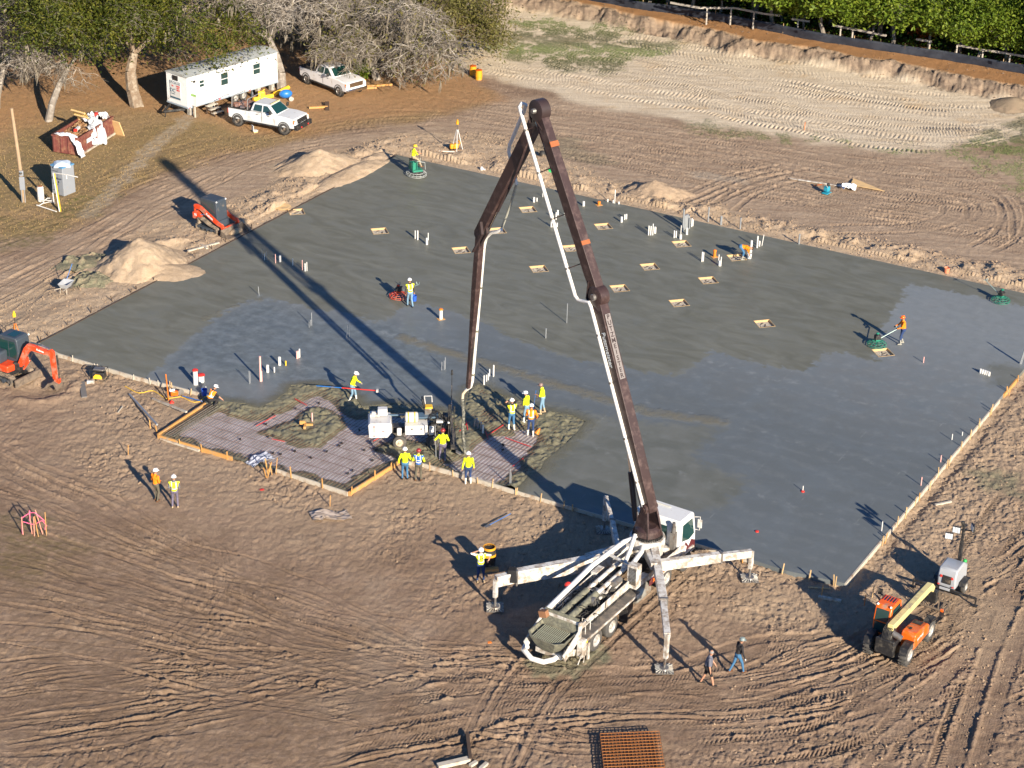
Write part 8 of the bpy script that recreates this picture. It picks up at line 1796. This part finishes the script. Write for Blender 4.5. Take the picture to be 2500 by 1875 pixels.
pole_on('beam','brown timber running to the bottom left of the mesh','beam',c6(-100,1665),c6(145,1610),.08,M_woodg,.1,.1,sq=True,w=.25)
pole_on('beam','second brown timber beside the bottom edge','beam',c6(150,1655),c6(200,1625),.06,M_woodg,.06,.06,sq=True,w=.15)
pole_on('beam','third brown timber beside the bottom edge','beam',c6(230,1680),c6(280,1635),.06,M_woodg,.06,.06,sq=True,w=.15)
# loose clods and stones thrown about the forms, piles and bank
def clods(name,label,mk,n,s0,s1,m_,sd):
    w=(np.clip(mk,0,1)*np.gradient(ys)[:,None]*((np.abs(ts)<1.03)[None,:])*((ys>66)&(ys<196))[:,None]*halfw[:,None]).ravel(); rs=np.random.RandomState(sd); i_=rs.choice(w.size,n,p=w/w.sum())
    cx,cy,cz=Xg.ravel()[i_]+rs.uniform(-.06,.06,n),Yg.ravel()[i_]+rs.uniform(-.06,.06,n),H.ravel()[i_]; s=(s0+(s1-s0)*rs.uniform(0,1,n)**3)[:,None,None]
    base=np.array([[1,0,0],[0,1,0],[-1,0,0],[0,-1,0],[0,0,.8],[0,0,-.6]])[None]*(1+rs.uniform(-.4,.4,(n,6,1)))*s
    a=rs.uniform(0,6.28,n); c_,s_=np.cos(a)[:,None],np.sin(a)[:,None]; X=base[...,0]*c_-base[...,1]*s_;Y=base[...,0]*s_+base[...,1]*c_
    v=np.stack([X+cx[:,None],Y+cy[:,None],base[...,2]+cz[:,None]+s[:,0]*.2],-1).reshape(-1,3)
    f=np.array([[0,1,4],[1,2,4],[2,3,4],[3,0,4],[1,0,5],[2,1,5],[3,2,5],[0,3,5]]); fa=(f[None]+np.arange(n)[:,None,None]*6).reshape(-1,3)
    me=bpy.data.meshes.new(name); me.from_pydata(v.tolist(),[],fa.tolist()); me.update(); me.materials.append(m_); o=bpy.data.objects.new(name,me); COL.objects.link(o); return tag(o,label,None,kind='stuff')
okg=(Ssd<-.25)
clods('soil_clods','loose clods of tan sand along the forms and piles',(np.clip(rough_near-.45,0,1)*.35+bermm*2+.5*sandL)*okg,13000,.015,.085,mat('clod_soil',(0.30,0.215,0.145),.95,0,.3,3),3)
clods('dark_clods','loose dark clods of topsoil on the yard and bank',(scarp*3+.5*strip+.15*bermm)*okg,5000,.02,.10,mat('clod_dark',(0.16,0.11,0.075),.95,0,.3,3),4)
print('clutter',time.time()-T0)
# ================================================================ SILT FENCE, OLD RAIL FENCE, TREES
UPF=UPZ
FL=[z3(-1200,-330),z3(-300,-160),z3(300,-70),z3(600,-10),z3(800,22),z3(1100,75),z3(1500,130),z3(1900,200),z3(2212,262)]+[z4(600,320),z4(1100,400),z4(1600,472),z4(2212,580),z4(3000,735)]
FP=[G(*p,UPF) for p in FL]
FC=catmull([(p.x,p.y,0) for p in FP],.4)
sf_=thing('silt_fence','long black silt fence along the top of the bank in front of the woods','silt fence',(0,0,0))
m=MB(); vs=[];fs=[]
for i,p in enumerate(FC):
    d=(FC[min(i+1,len(FC)-1)]-FC[max(i-1,0)]).normalized(); nrm=V(-d.y,d.x,0)
    for j in range(5):
        f=j/4; hh=f*(.86+.07*mnoise.noise(V(i*.15,0,3)))+.0; vs.append(V(p.x,p.y,UPF+hh-.05)+nrm*(.09*math.sin(math.pi*f)*mnoise.noise(V(i*.22,j*.5,1))+.05*mnoise.noise(V(i*.6,j,5))+.06*math.sin(i*.5)*f))
for i in range(len(FC)-1):
    for j in range(4): a=i*5+j; fs.append((a,a+5,a+6,a+1))
m.add(vs,fs); o=m.build('fabric',mat('black_geotextile',(0.018,0.022,0.034),.55,0,.4,3,(0.035,0.04,0.055),.5,dscale=1.2,bump=.4),sf_); o.modifiers.new('t','SOLIDIFY').thickness=.01
for i in range(0,len(FC)-2,5):
    p=FC[i]; MB().bar((p.x,p.y+.06,UPF-.1),(p.x,p.y+.06,UPF+1.0),.04,.04).build('post',M_woodd if i%3 else M_wood,sf_,smooth=0)
def railf(label,pts,zt,posts):
    t=thing('rail_fence',label,'fence',(0,0,0)); 
    for a,b in zip(pts[:-1],pts[1:]):
        MB().bar(G(*a,UPF+zt),G(*b,UPF+zt),.10,.16).build('rail',M_greyw,t,smooth=0)
    for p in posts:
        q_=G(*p,UPF+zt); MB().bar((q_.x,q_.y,UPF-.1),(q_.x,q_.y,UPF+zt+.05),.12,.12).build('post',M_greyw,t,smooth=0)
M_greyw=mat('grey_fence_timber',(0.36,0.33,0.29),.85,0,.2,5)
railf('weathered rail fence running behind the silt fence at upper centre',[z3(1380,20),z3(1600,60),z3(1880,62),z3(2100,105),z4(330,120)],1.5,[z3(1665,60),z3(1850,62),z4(130,95)])
railf('broken rail fence piece with one tall post among the shrubs',[z4(420,145),z4(560,165)],1.3,[z4(470,150)])
railf('rail fence panel in the middle of the woods edge',[z4(735,195),z4(895,225),z4(1150,275)],1.4,[z4(800,205),z4(893,222)])
railf('short rail fence panel in front of the orange shrub',[z4(1380,302),z4(1500,320)],1.3,[z4(1487,318)])
railf('rail fence at the right picture edge',[z4(1700,348),z4(1900,385),z4(2110,415),z4(2300,450)],1.35,[z4(1697,348),z4(1897,385),z4(2105,413)])
M_bark=mat('oak_bark',(0.20,0.145,0.10),.9,0,.3,7,(0.32,0.27,0.21),.5,dscale=3,bump=.5)
M_barkg=mat('grey_bark',(0.20,0.172,0.145),.9,0,.3,2,(0.36,0.33,0.29),.45,dscale=3,bump=.4)
M_pale=mat('pale_branch',(0.44,0.40,0.35),.85,0,.3,1.5,(0.16,0.135,0.11),.5,dscale=1.2)
M_twig=mat('grey_twigs',(0.175,0.15,0.122),.9,0,.3,2)
M_moss=mat('spanish_moss',(0.225,0.195,0.15),.95,0,.3,3,bump=.3)
def leafmat(name,a,b_,c_):
    m=bpy.data.materials.new(name); m.use_nodes=True; t=m.node_tree; L=t.links; b=t.nodes['Principled BSDF']; g=_n(t,'ShaderNodeNewGeometry'); oi=_n(t,'ShaderNodeTexNoise'); tc=_n(t,'ShaderNodeTexCoord'); oi.inputs['Scale'].default_value=.55; oi.inputs['Detail'].default_value=3; L.new(tc.outputs['Object'],oi.inputs['Vector'])
    r=_n(t,'ShaderNodeValToRGB'); r.color_ramp.elements[0].color=(*a,1); r.color_ramp.elements[1].color=(*c_,1); e=r.color_ramp.elements.new(.5); e.color=(*b_,1)
    mx=_n(t,'ShaderNodeMath',operation='MULTIPLY_ADD'); L.new(g.outputs['Random Per Island'],mx.inputs[0]); mx.inputs[1].default_value=.6; mr=_n(t,'ShaderNodeMapRange'); L.new(oi.outputs['Fac'],mr.inputs[0]); mr.inputs[1].default_value=.3; mr.inputs[2].default_value=.7; mr.inputs[4].default_value=.4; L.new(mr.outputs[0],mx.inputs[2]); L.new(mx.outputs[0],r.inputs[0]); L.new(r.outputs[0],b.inputs['Base Color'])
    b.inputs['Roughness'].default_value=.55; b.inputs['Specular IOR Level'].default_value=.25
    tr=_n(t,'ShaderNodeBsdfTranslucent'); L.new(r.outputs[0],tr.inputs[0]); ms_=_n(t,'ShaderNodeMixShader'); ms_.inputs[0].default_value=.22; o=[n for n in t.nodes if n.type=='OUTPUT_MATERIAL'][0]; L.new(b.outputs[0],ms_.inputs[1]); L.new(tr.outputs[0],ms_.inputs[2]); L.new(ms_.outputs[0],o.inputs[0]); return m
ML_oak=leafmat('oak_leaves',(0.024,0.040,0.006),(0.070,0.088,0.012),(0.185,0.17,0.026))
ML_olive=leafmat('olive_leaves',(0.055,0.06,0.014),(0.12,0.115,0.03),(0.22,0.18,0.06))
ML_wood=leafmat('wood_leaves',(0.02,0.045,0.008),(0.055,0.12,0.012),(0.13,0.20,0.02))
ML_woody=leafmat('wood_leaves_bright',(0.04,0.075,0.008),(0.12,0.18,0.015),(0.22,0.25,0.03))
ML_red=leafmat('orange_leaves',(0.35,0.07,0.01),(0.55,0.12,0.015),(0.6,0.2,0.03))
def branchy(seed,H,spread,levels=5,trunk_r=.35,kids=3,lean=(0,0),first=.28,up=.5,droop=0.0):
    """returns list of limb segments (a,b,ra,rb,level) and tips"""
    R=random.Random(seed); segs=[];tips=[]
    def grow(p,d,L,r,lv):
        n=3 if lv<2 else 2
        for i in range(n):
            d2=(d+V(R.gauss(0,1),R.gauss(0,1),R.gauss(0,.8))*.16*(1+.35*lv)+V(0,0,-droop*lv*.08)).normalized(); q=p+d2*(L/n); r2=r*(.86 if i<n-1 else .74); segs.append((p,q,r,r2,lv)); p,d,r=q,d2,r2
            if lv>=2 and i==0 and R.random()<.6: 
                s=(d+V(R.gauss(0,1),R.gauss(0,1),R.gauss(0,.6))*.8).normalized(); 
                if lv<levels: grow(p,s,L*.55,r*.5,lv+1)
                else: tips.append((p,s))
        if lv>=levels: tips.append((p,d)); return
        k=kids+(1 if R.random()<.4 else 0)+(1 if lv==0 else 0); a0_=R.uniform(0,6.28)
        for i in range(k):
            a=a0_+6.283*i/k+R.uniform(-.4,.4); side_=V(math.cos(a),math.sin(a),0)
            d2=(d*up+side_*spread*(.9 if lv==0 else .75)+V(0,0,.32 if lv<2 else .12)).normalized()
            grow(p,d2,L*(.95 if lv==0 else .72)*R.uniform(.8,1.15),r*(.60 if lv==0 else .62),lv+1)
    grow(V(0,0,-.2),V(lean[0],lean[1],1).normalized(),H*first,trunk_r,0); return segs,tips
def tree(name,label,cat,loc,seed,H,spread,mbark,mleaf,levels=5,leaf_n=26,leaf_s=.16,clump=.7,moss=0,trunk_r=.35,kids=3,rz=0,lean=(0,0),grp=None,first=.28,up=.5,twigs=0,minr=.006,leaf_levels=None,z=None,droop=0.0,flat=.55):
    segs,tips=branchy(seed,H,spread,levels,trunk_r,kids,lean,first,up,droop); R=random.Random(seed+99)
    t=thing(name,label,cat,(loc[0],loc[1],height(loc[0],loc[1]) if z is None else z),rz,grp)
    m=MB(); m2=MB()
    for a,b,ra,rb,lv in segs:
        (m if lv<2 else m2).tube([a,b],[max(ra,minr),max(rb,minr)],8 if lv<1 else (6 if lv<2 else (4 if lv<4 else 3)),cap=False)
    mt=MB()
    if twigs:
        for p,d in tips:
            for k in range(twigs):
                d2=(d*.8+V(R.gauss(0,1),R.gauss(0,1),R.gauss(0,.6)-.25)*.75).normalized(); L=R.uniform(.35,.95); q=p+d2*L*.5; d3=(d2+V(R.gauss(0,1),R.gauss(0,1),R.gauss(0,.5)-.2)*.5).normalized(); q2=q+d3*L*.5
                mt.tube([p,q,q2],[minr*1.3,minr,minr*.7],3,cap=False)
                if k%2==0: mt.tube([q,q+(d2+V(R.gauss(0,1),R.gauss(0,1),0)*.8).normalized()*L*.45],[minr,minr*.6],3,cap=False)
    if mleaf and leaf_n>4:
        clus={}
        keep=[]
        for p,d in tips:
            if mnoise.noise(p*.42+V(seed,0,0))>-.12: keep.append((p,d))
        tips_l=keep or tips
    else: tips_l=tips
    m.build('trunk',mbark,t); m2.build('branches',mbark if mleaf and leaf_n>4 else M_pale,t,smooth=0)
    if twigs: mt.build('twigs',M_twig if not(mleaf and leaf_n>4) else mbark,t,smooth=0)
    if mleaf and leaf_n:
        N=len(tips_l)*leaf_n; rs=np.random.RandomState(seed); tp=np.array([p for p,_ in tips_l]); C_=np.repeat(tp,leaf_n,0)
        off=rs.normal(0,1,(N,3))*np.array([clump,clump,clump*flat]); C_=C_+off
        nrm=rs.normal(0,1,(N,3)); nrm[:,2]=np.abs(nrm[:,2])+.4; nrm/=np.linalg.norm(nrm,axis=1)[:,None]
        a_=np.cross(nrm,rs.normal(0,1,(N,3))); a_/=np.linalg.norm(a_,axis=1)[:,None]; b_=np.cross(nrm,a_); s_=leaf_s*rs.uniform(.6,1.35,(N,1))
        v=np.stack([C_-a_*s_,C_-b_*s_*.45+nrm*s_*.1,C_+a_*s_,C_+b_*s_*.45-nrm*s_*.1],1).reshape(-1,3)
        me=bpy.data.meshes.new('crown'); me.vertices.add(N*4); me.vertices.foreach_set('co',v.astype(np.float32).ravel()); me.loops.add(N*4); me.loops.foreach_set('vertex_index',np.arange(N*4,dtype=np.int32)); me.polygons.add(N); me.polygons.foreach_set('loop_start',np.arange(N,dtype=np.int32)*4); me.polygons.foreach_set('loop_total',np.full(N,4,np.int32)); me.update(); me.materials.append(mleaf)
        o=bpy.data.objects.new('crown',me); COL.objects.link(o); o.parent=t
    if moss:
        m=MB(); 
        for p,d in R.sample(tips,min(moss,len(tips))):
            q=p+V(R.gauss(0,.3),R.gauss(0,.3),R.uniform(-.6,.1)); L=R.uniform(.35,1.3); n=4
            for k in range(3): 
                o2=V(R.gauss(0,.07),R.gauss(0,.07),0); pts=[q+o2+V(.06*math.sin(i+k),.06*math.cos(i*1.7+k),-L*i/n*(1-.15*k)) for i in range(n+1)]; m.tube(pts,[.02,.045,.04,.022,.006],4,cap=False)
        m.build('hanging_moss',M_moss,t,smooth=0)['kind']='stuff'
    return t
def gb(x,y): return GD(x,y)
# big green oaks, upper left
tree('oak_tree','thick-trunked green oak nearest the office trailer, hung with moss','tree',gb(297,230),3,12.0,.66,M_bark,ML_oak,5,62,.115,.65,60,.55,3,twigs=1,lean=(-.32,.25),first=.35,flat=.9,droop=.4)
tree('oak_tree','green oak with slim pale trunk behind the skip','tree',gb(104,262),8,13.0,.8,M_barkg,ML_oak,5,62,.115,.65,35,.30,3,lean=(.16,.05),twigs=1,first=.33,flat=.9,droop=.6)
tree('oak_tree','green oak behind the two front oaks at the top left','tree',gb(210,120),15,12,.9,M_bark,ML_oak,5,36,.13,.6,20,.40,3,flat=.75)
tree('oak_tree','dark green oak at the very top left','tree',gb(110,60),19,11,.95,M_bark,ML_wood,5,16,.19,.9,0,.40,3)
tree('oak_tree','olive spreading oak right of the grey trees, at the edge of the field','tree',gb(905,118),23,9.5,1.1,M_bark,ML_olive,5,34,.115,.6,90,.42,3,lean=(.3,0),twigs=2,flat=.75)
tree('oak_tree','sparse olive oak reaching furthest over the pale field','tree',gb(1010,75),27,7.5,1.2,M_barkg,ML_olive,5,9,.15,.8,20,.30,3,lean=(.3,-.1),twigs=3)
# bare grey moss trees
tree('bare_tree','bare grey tree at the left picture edge with spiky twigs','tree',gb(-10,235),31,11.5,1.05,M_barkg,None,6,0,moss=130,trunk_r=.34,kids=3,twigs=2,minr=.012,lean=(.05,0),droop=.6)
tree('bare_tree','bare moss-hung tree at the right end of the office trailer','tree',gb(608,192),37,11.5,.8,M_barkg,None,6,0,moss=220,trunk_r=.42,kids=3,twigs=1,minr=.011,lean=(-.02,.3),droop=.3,first=.36)
tree('bare_tree','bare moss-hung tree right of the second pickup','tree',gb(815,172),41,10.0,1.1,M_barkg,ML_olive,6,1,.13,.6,300,.34,3,twigs=2,minr=.012,lean=(-.28,.0),droop=.7)
tree('bare_tree','bare grey tree behind the office trailer roof','tree',gb(560,70),43,10.5,.95,M_barkg,None,6,0,moss=160,trunk_r=.34,kids=3,twigs=2,minr=.013,droop=.5)
tree('bare_tree','bare grey tree between the trailer and the second pickup, further back','tree',gb(700,80),47,11,1.05,M_barkg,None,6,0,moss=180,trunk_r=.36,kids=3,twigs=2,minr=.013,droop=.5)
tree('bare_tree','bare grey tree at the top, left of the olive oak','tree',gb(800,40),53,11,1.0,M_barkg,ML_olive,6,2,.14,.7,60,.34,3,twigs=2,minr=.013,droop=.5)
tree('oak_tree','green oak beyond the trailer at the top of the picture','tree',gb(410,30),59,12,.9,M_bark,ML_oak,5,18,.18,.8,20,.4,3)
# green bush by the second pickup
def bush(name,label,cat,p,r,h,ml,seed,n=900,ls=.12,grp=None,stem=True,z=None):
    rs=np.random.RandomState(seed); N=n; t=thing(name,label,cat,(p[0],p[1],height(p[0],p[1]) if z is None else z),0,grp)
    u=rs.normal(0,1,(N,3)); u/=np.linalg.norm(u,axis=1)[:,None]; rad=rs.uniform(.35,1,(N,1))**.6; nb=np.array([mnoise.noise(Vector(x*2.2)+Vector((seed,0,0))) for x in u])[:,None]; C_=u*rad*(1+.75*nb)*np.array([r,r,h*.5])+np.array([0,0,h*.52])
    nrm=rs.normal(0,1,(N,3))+u*.8; nrm/=np.linalg.norm(nrm,axis=1)[:,None]; a_=np.cross(nrm,rs.normal(0,1,(N,3))); a_/=np.linalg.norm(a_,axis=1)[:,None]; b_=np.cross(nrm,a_); s_=ls*rs.uniform(.6,1.4,(N,1))
    v=np.stack([C_-a_*s_,C_-b_*s_*.5+nrm*s_*.12,C_+a_*s_,C_+b_*s_*.5],1).reshape(-1,3)
    me=bpy.data.meshes.new('foliage'); me.vertices.add(N*4); me.vertices.foreach_set('co',v.astype(np.float32).ravel()); me.loops.add(N*4); me.loops.foreach_set('vertex_index',np.arange(N*4,dtype=np.int32)); me.polygons.add(N); me.polygons.foreach_set('loop_start',np.arange(N,dtype=np.int32)*4); me.polygons.foreach_set('loop_total',np.full(N,4,np.int32)); me.update(); me.materials.append(ml)
    o=bpy.data.objects.new('foliage',me); COL.objects.link(o); o.parent=t
    m=MB(); R=random.Random(seed)
    for k in range(5): m.tube([(R.uniform(-.1,.1),R.uniform(-.1,.1),0),(R.uniform(-r,r)*.5,R.uniform(-r,r)*.5,h*.7)],[.05,.015],4)
    m.build('stems',M_bark,t,smooth=0); return t
bush('shrub','green shrub beside the second pickup','shrub',t2(905,605),.9,1.3,ML_woody,5)
bush('shrub','orange-red shrub behind the short rail fence panel','shrub',G(*z4(1425,330),UPF),1.1,2.6,ML_red,6,1100,.11,z=UPF)
# the woods beyond the silt fence: trees stand in rows, copies of four kinds
protos=[]
for i,(sd_,H_t,ml,mb_,ln) in enumerate(((61,8.5,ML_wood,M_bark,22),(67,6.5,ML_woody,M_barkg,24),(71,10.5,ML_wood,M_bark,20),(73,5.0,ML_woody,M_barkg,24))):
    protos.append((sd_,H_t,ml,mb_,ln))
R=random.Random(77); base={}
def seatree(kind,p,rz,sc,lab):
    g_='trees in the woods beyond the silt fence'
    if kind not in base:
        sd_,H_t,ml,mb_,ln=protos[kind]; t=tree('forest_tree',lab,'tree',p,sd_,H_t,.75,mb_,ml,5,ln,.17,.62,0,.20,3,rz=rz,grp=g_,first=.34,up=.7,z=UPF); base[kind]=t; t.scale=(sc,)*3; return t
    return dup(base[kind],None,(p[0],p[1],UPF),rz,lab,(sc,)*3)
KN=['dark green tall tree','bright green small tree','tallest dark green tree','low bright green tree']
idx_=0; cum=[0]
for i in range(len(FC)-1): cum.append(cum[-1]+(FC[i+1]-FC[i]).length)
def along(s):
    for i in range(len(FC)-1):
        if cum[i+1]>=s: f=(s-cum[i])/(cum[i+1]-cum[i]+1e-9); return FC[i]+(FC[i+1]-FC[i])*f,(FC[i+1]-FC[i]).normalized()
    return FC[-1],(FC[-1]-FC[-2]).normalized()
s=14.0; ORD=['first','second','third','fourth','fifth','sixth','seventh','eighth','ninth','tenth','eleventh','twelfth','13th','14th','15th','16th','17th','18th','19th','20th','21st','22nd','23rd','24th','25th','26th','27th','28th','29th','30th']
rows=[(1.6,2.3,(3,1)),(4.2,3.2,(1,0,3)),(7.8,4.0,(2,0,1)),(13,5.0,(2,2,0)),(20,6.5,(2,0))]
for ri,(dist,stp,kinds) in enumerate(rows):
    s=R.uniform(12,15); c_=0
    while s<cum[-1]-2:
        p,d=along(s); nrm=V(-d.y,d.x,0); q_=p+nrm*(dist+R.uniform(-.8,.8)); k=kinds[c_%len(kinds)]
        seatree(k,(q_.x,q_.y),R.uniform(0,6.28),R.uniform(.75,1.15),'%s, %s from the left in the %s row of the woods'%(KN[k],ORD[min(c_,29)],ORD[ri])); c_+=1; s+=stp*R.uniform(.75,1.25)
for i,(x,y,l) in enumerate(((2015,165,'tall pine trunk standing up at upper centre right'),(1095,310,'x'))):
    pass
for (f,x,y,H_t,l) in ((t3,2015,150,13,'bare brown pine trunk behind the rail fence at upper centre'),(t4,1090,320,12,'bare brown pine trunk in the middle of the woods edge')):
    q_=G(*( (1200+x/3.16,y/3.16) if f is t3 else (1800+x/3.16,y/3.16)),UPF); t=thing('pine_tree',l,'tree',(q_.x,q_.y,UPF)); MB().tube([(0,0,-.1),(.05,0,4),(.1,.1,H_t)],[.24,.2,.12],10).build('trunk',M_bark,t)
    m=MB(); rr_=random.Random(x)
    for k in range(14): a=rr_.uniform(0,6.28); z_=rr_.uniform(2,H_t); L=rr_.uniform(.6,2.4); m.tube([(.1,0,z_),(.1+L*math.cos(a),L*math.sin(a),z_+rr_.uniform(-.3,.9))],[.04,.01],4)
    m.build('branches',M_barkg,t,smooth=0)
for (x,y,l,sd_) in ((350,170,'bare white dead tree leaning over the silt fence at centre right',81),(1900,400,'bare grey sapling in front of the woods at right',83),(2180,120,'bare dead branches at the top right corner',85),(1010,300,'bare forked dead tree in the middle of the woods edge',87)):
    q_=G(*z4(x,y),UPF); tree('dead_tree',l,'tree',q_,sd_,5.5,.8,mat('bleached_wood',(0.42,0.38,0.32),.8,0,.15,5),None,4,0,trunk_r=.11,kids=2,z=UPF,twigs=1,minr=.012,first=.4,up=.8)
# undergrowth between trunks
rs=np.random.RandomState(4); N=42000; ss_=rs.uniform(10,cum[-1],N); dd_=rs.uniform(.9,26,N)**1.0; P_=np.array([[p.x,p.y] for p in FC]); cm=np.array(cum); fx_=np.interp(ss_,cm,P_[:,0]); fy_=np.interp(ss_,cm,P_[:,1]); tx=np.interp(ss_+.3,cm,P_[:,0])-np.interp(ss_-.3,cm,P_[:,0]); ty_=np.interp(ss_+.3,cm,P_[:,1])-np.interp(ss_-.3,cm,P_[:,1]); ln_=np.hypot(tx,ty_)+1e-9
cx_=fx_-ty_/ln_*dd_; cy_=fy_+tx/ln_*dd_; cz_=UPF+rs.uniform(0,1,N)**1.5*(.5+1.2*np.clip(fbm(cx_/2.5,cy_/2.5,3,4)+.35,0,1)); C_=np.stack([cx_,cy_,cz_],1)
nrm=rs.normal(0,1,(N,3)); nrm[:,2]+=.8; nrm/=np.linalg.norm(nrm,axis=1)[:,None]; a_=np.cross(nrm,rs.normal(0,1,(N,3))); a_/=np.linalg.norm(a_,axis=1)[:,None]; b_=np.cross(nrm,a_); s_=.15*rs.uniform(.6,1.4,(N,1)); v=np.stack([C_-a_*s_,C_-b_*s_*.5,C_+a_*s_,C_+b_*s_*.5],1).reshape(-1,3)
me=bpy.data.meshes.new('undergrowth'); me.from_pydata(v.tolist(),[],np.arange(N*4).reshape(-1,4).tolist()); me.update(); me.materials.append(ML_wood); o=bpy.data.objects.new('undergrowth',me); COL.objects.link(o); tag(o,'leafy undergrowth filling the floor of the woods',None,kind='stuff')
# grass tufts: sparse blades on the pale field and the verge
def tufts(name,label,cx,cy,h_,w_,m_,seed):
    rs=np.random.RandomState(seed); N=len(cx); z=np.zeros(N); a=rs.uniform(0,6.28,N); hh=h_*rs.uniform(.5,1.3,N); lx=rs.normal(0,.5,N)*hh; ly=rs.normal(0,.5,N)*hh; zz=np.interp(cy,ys,np.zeros(len(ys)))
    ri=np.clip(np.searchsorted(ys,cy),1,len(ys)-1); tt=cx/halfw[ri]; ci=np.clip(np.searchsorted(ts,tt),1,len(ts)-1); zz=H[ri,ci]
    A=np.stack([cx-w_*np.cos(a),cy-w_*np.sin(a),zz],1);B=np.stack([cx+w_*np.cos(a),cy+w_*np.sin(a),zz],1);Cc=np.stack([cx+lx,cy+ly,zz+hh],1); v=np.stack([A,B,Cc],1).reshape(-1,3)
    me=bpy.data.meshes.new(name); me.from_pydata(v.tolist(),[],np.arange(N*3).reshape(-1,3).tolist()); me.update(); me.materials.append(m_); o=bpy.data.objects.new(name,me); COL.objects.link(o); return tag(o,label,None,kind='stuff')
M_gr=mat('grass_blades',(0.095,0.125,0.035),.7,0,.35,3); M_dry=mat('dry_grass',(0.28,0.19,0.08),.8,0,.35,2)
pick=lambda mk,n,sd: (lambda w: np.random.RandomState(sd).choice(w.size,n,p=w.ravel()/w.sum()))(mk*np.gradient(ys)[:,None]*((np.abs(ts)<1.04)[None,:])*((ys>66)&(ys<196))[:,None]*halfw[:,None])
i_=pick(np.clip(fgrass,0,1)**1.5,26000,1); tufts('grass','sparse green grass sprouting on the pale field',Xg.ravel()[i_],Yg.ravel()[i_],.07,.03,M_gr,1)
i_=pick(np.clip(park-.2*litter,0,1),30000,2); tufts('dry_grass','short dry grass and leaf litter under the oaks',Xg.ravel()[i_],Yg.ravel()[i_],.06,.03,M_dry,2)
print('trees',time.time()-T0)
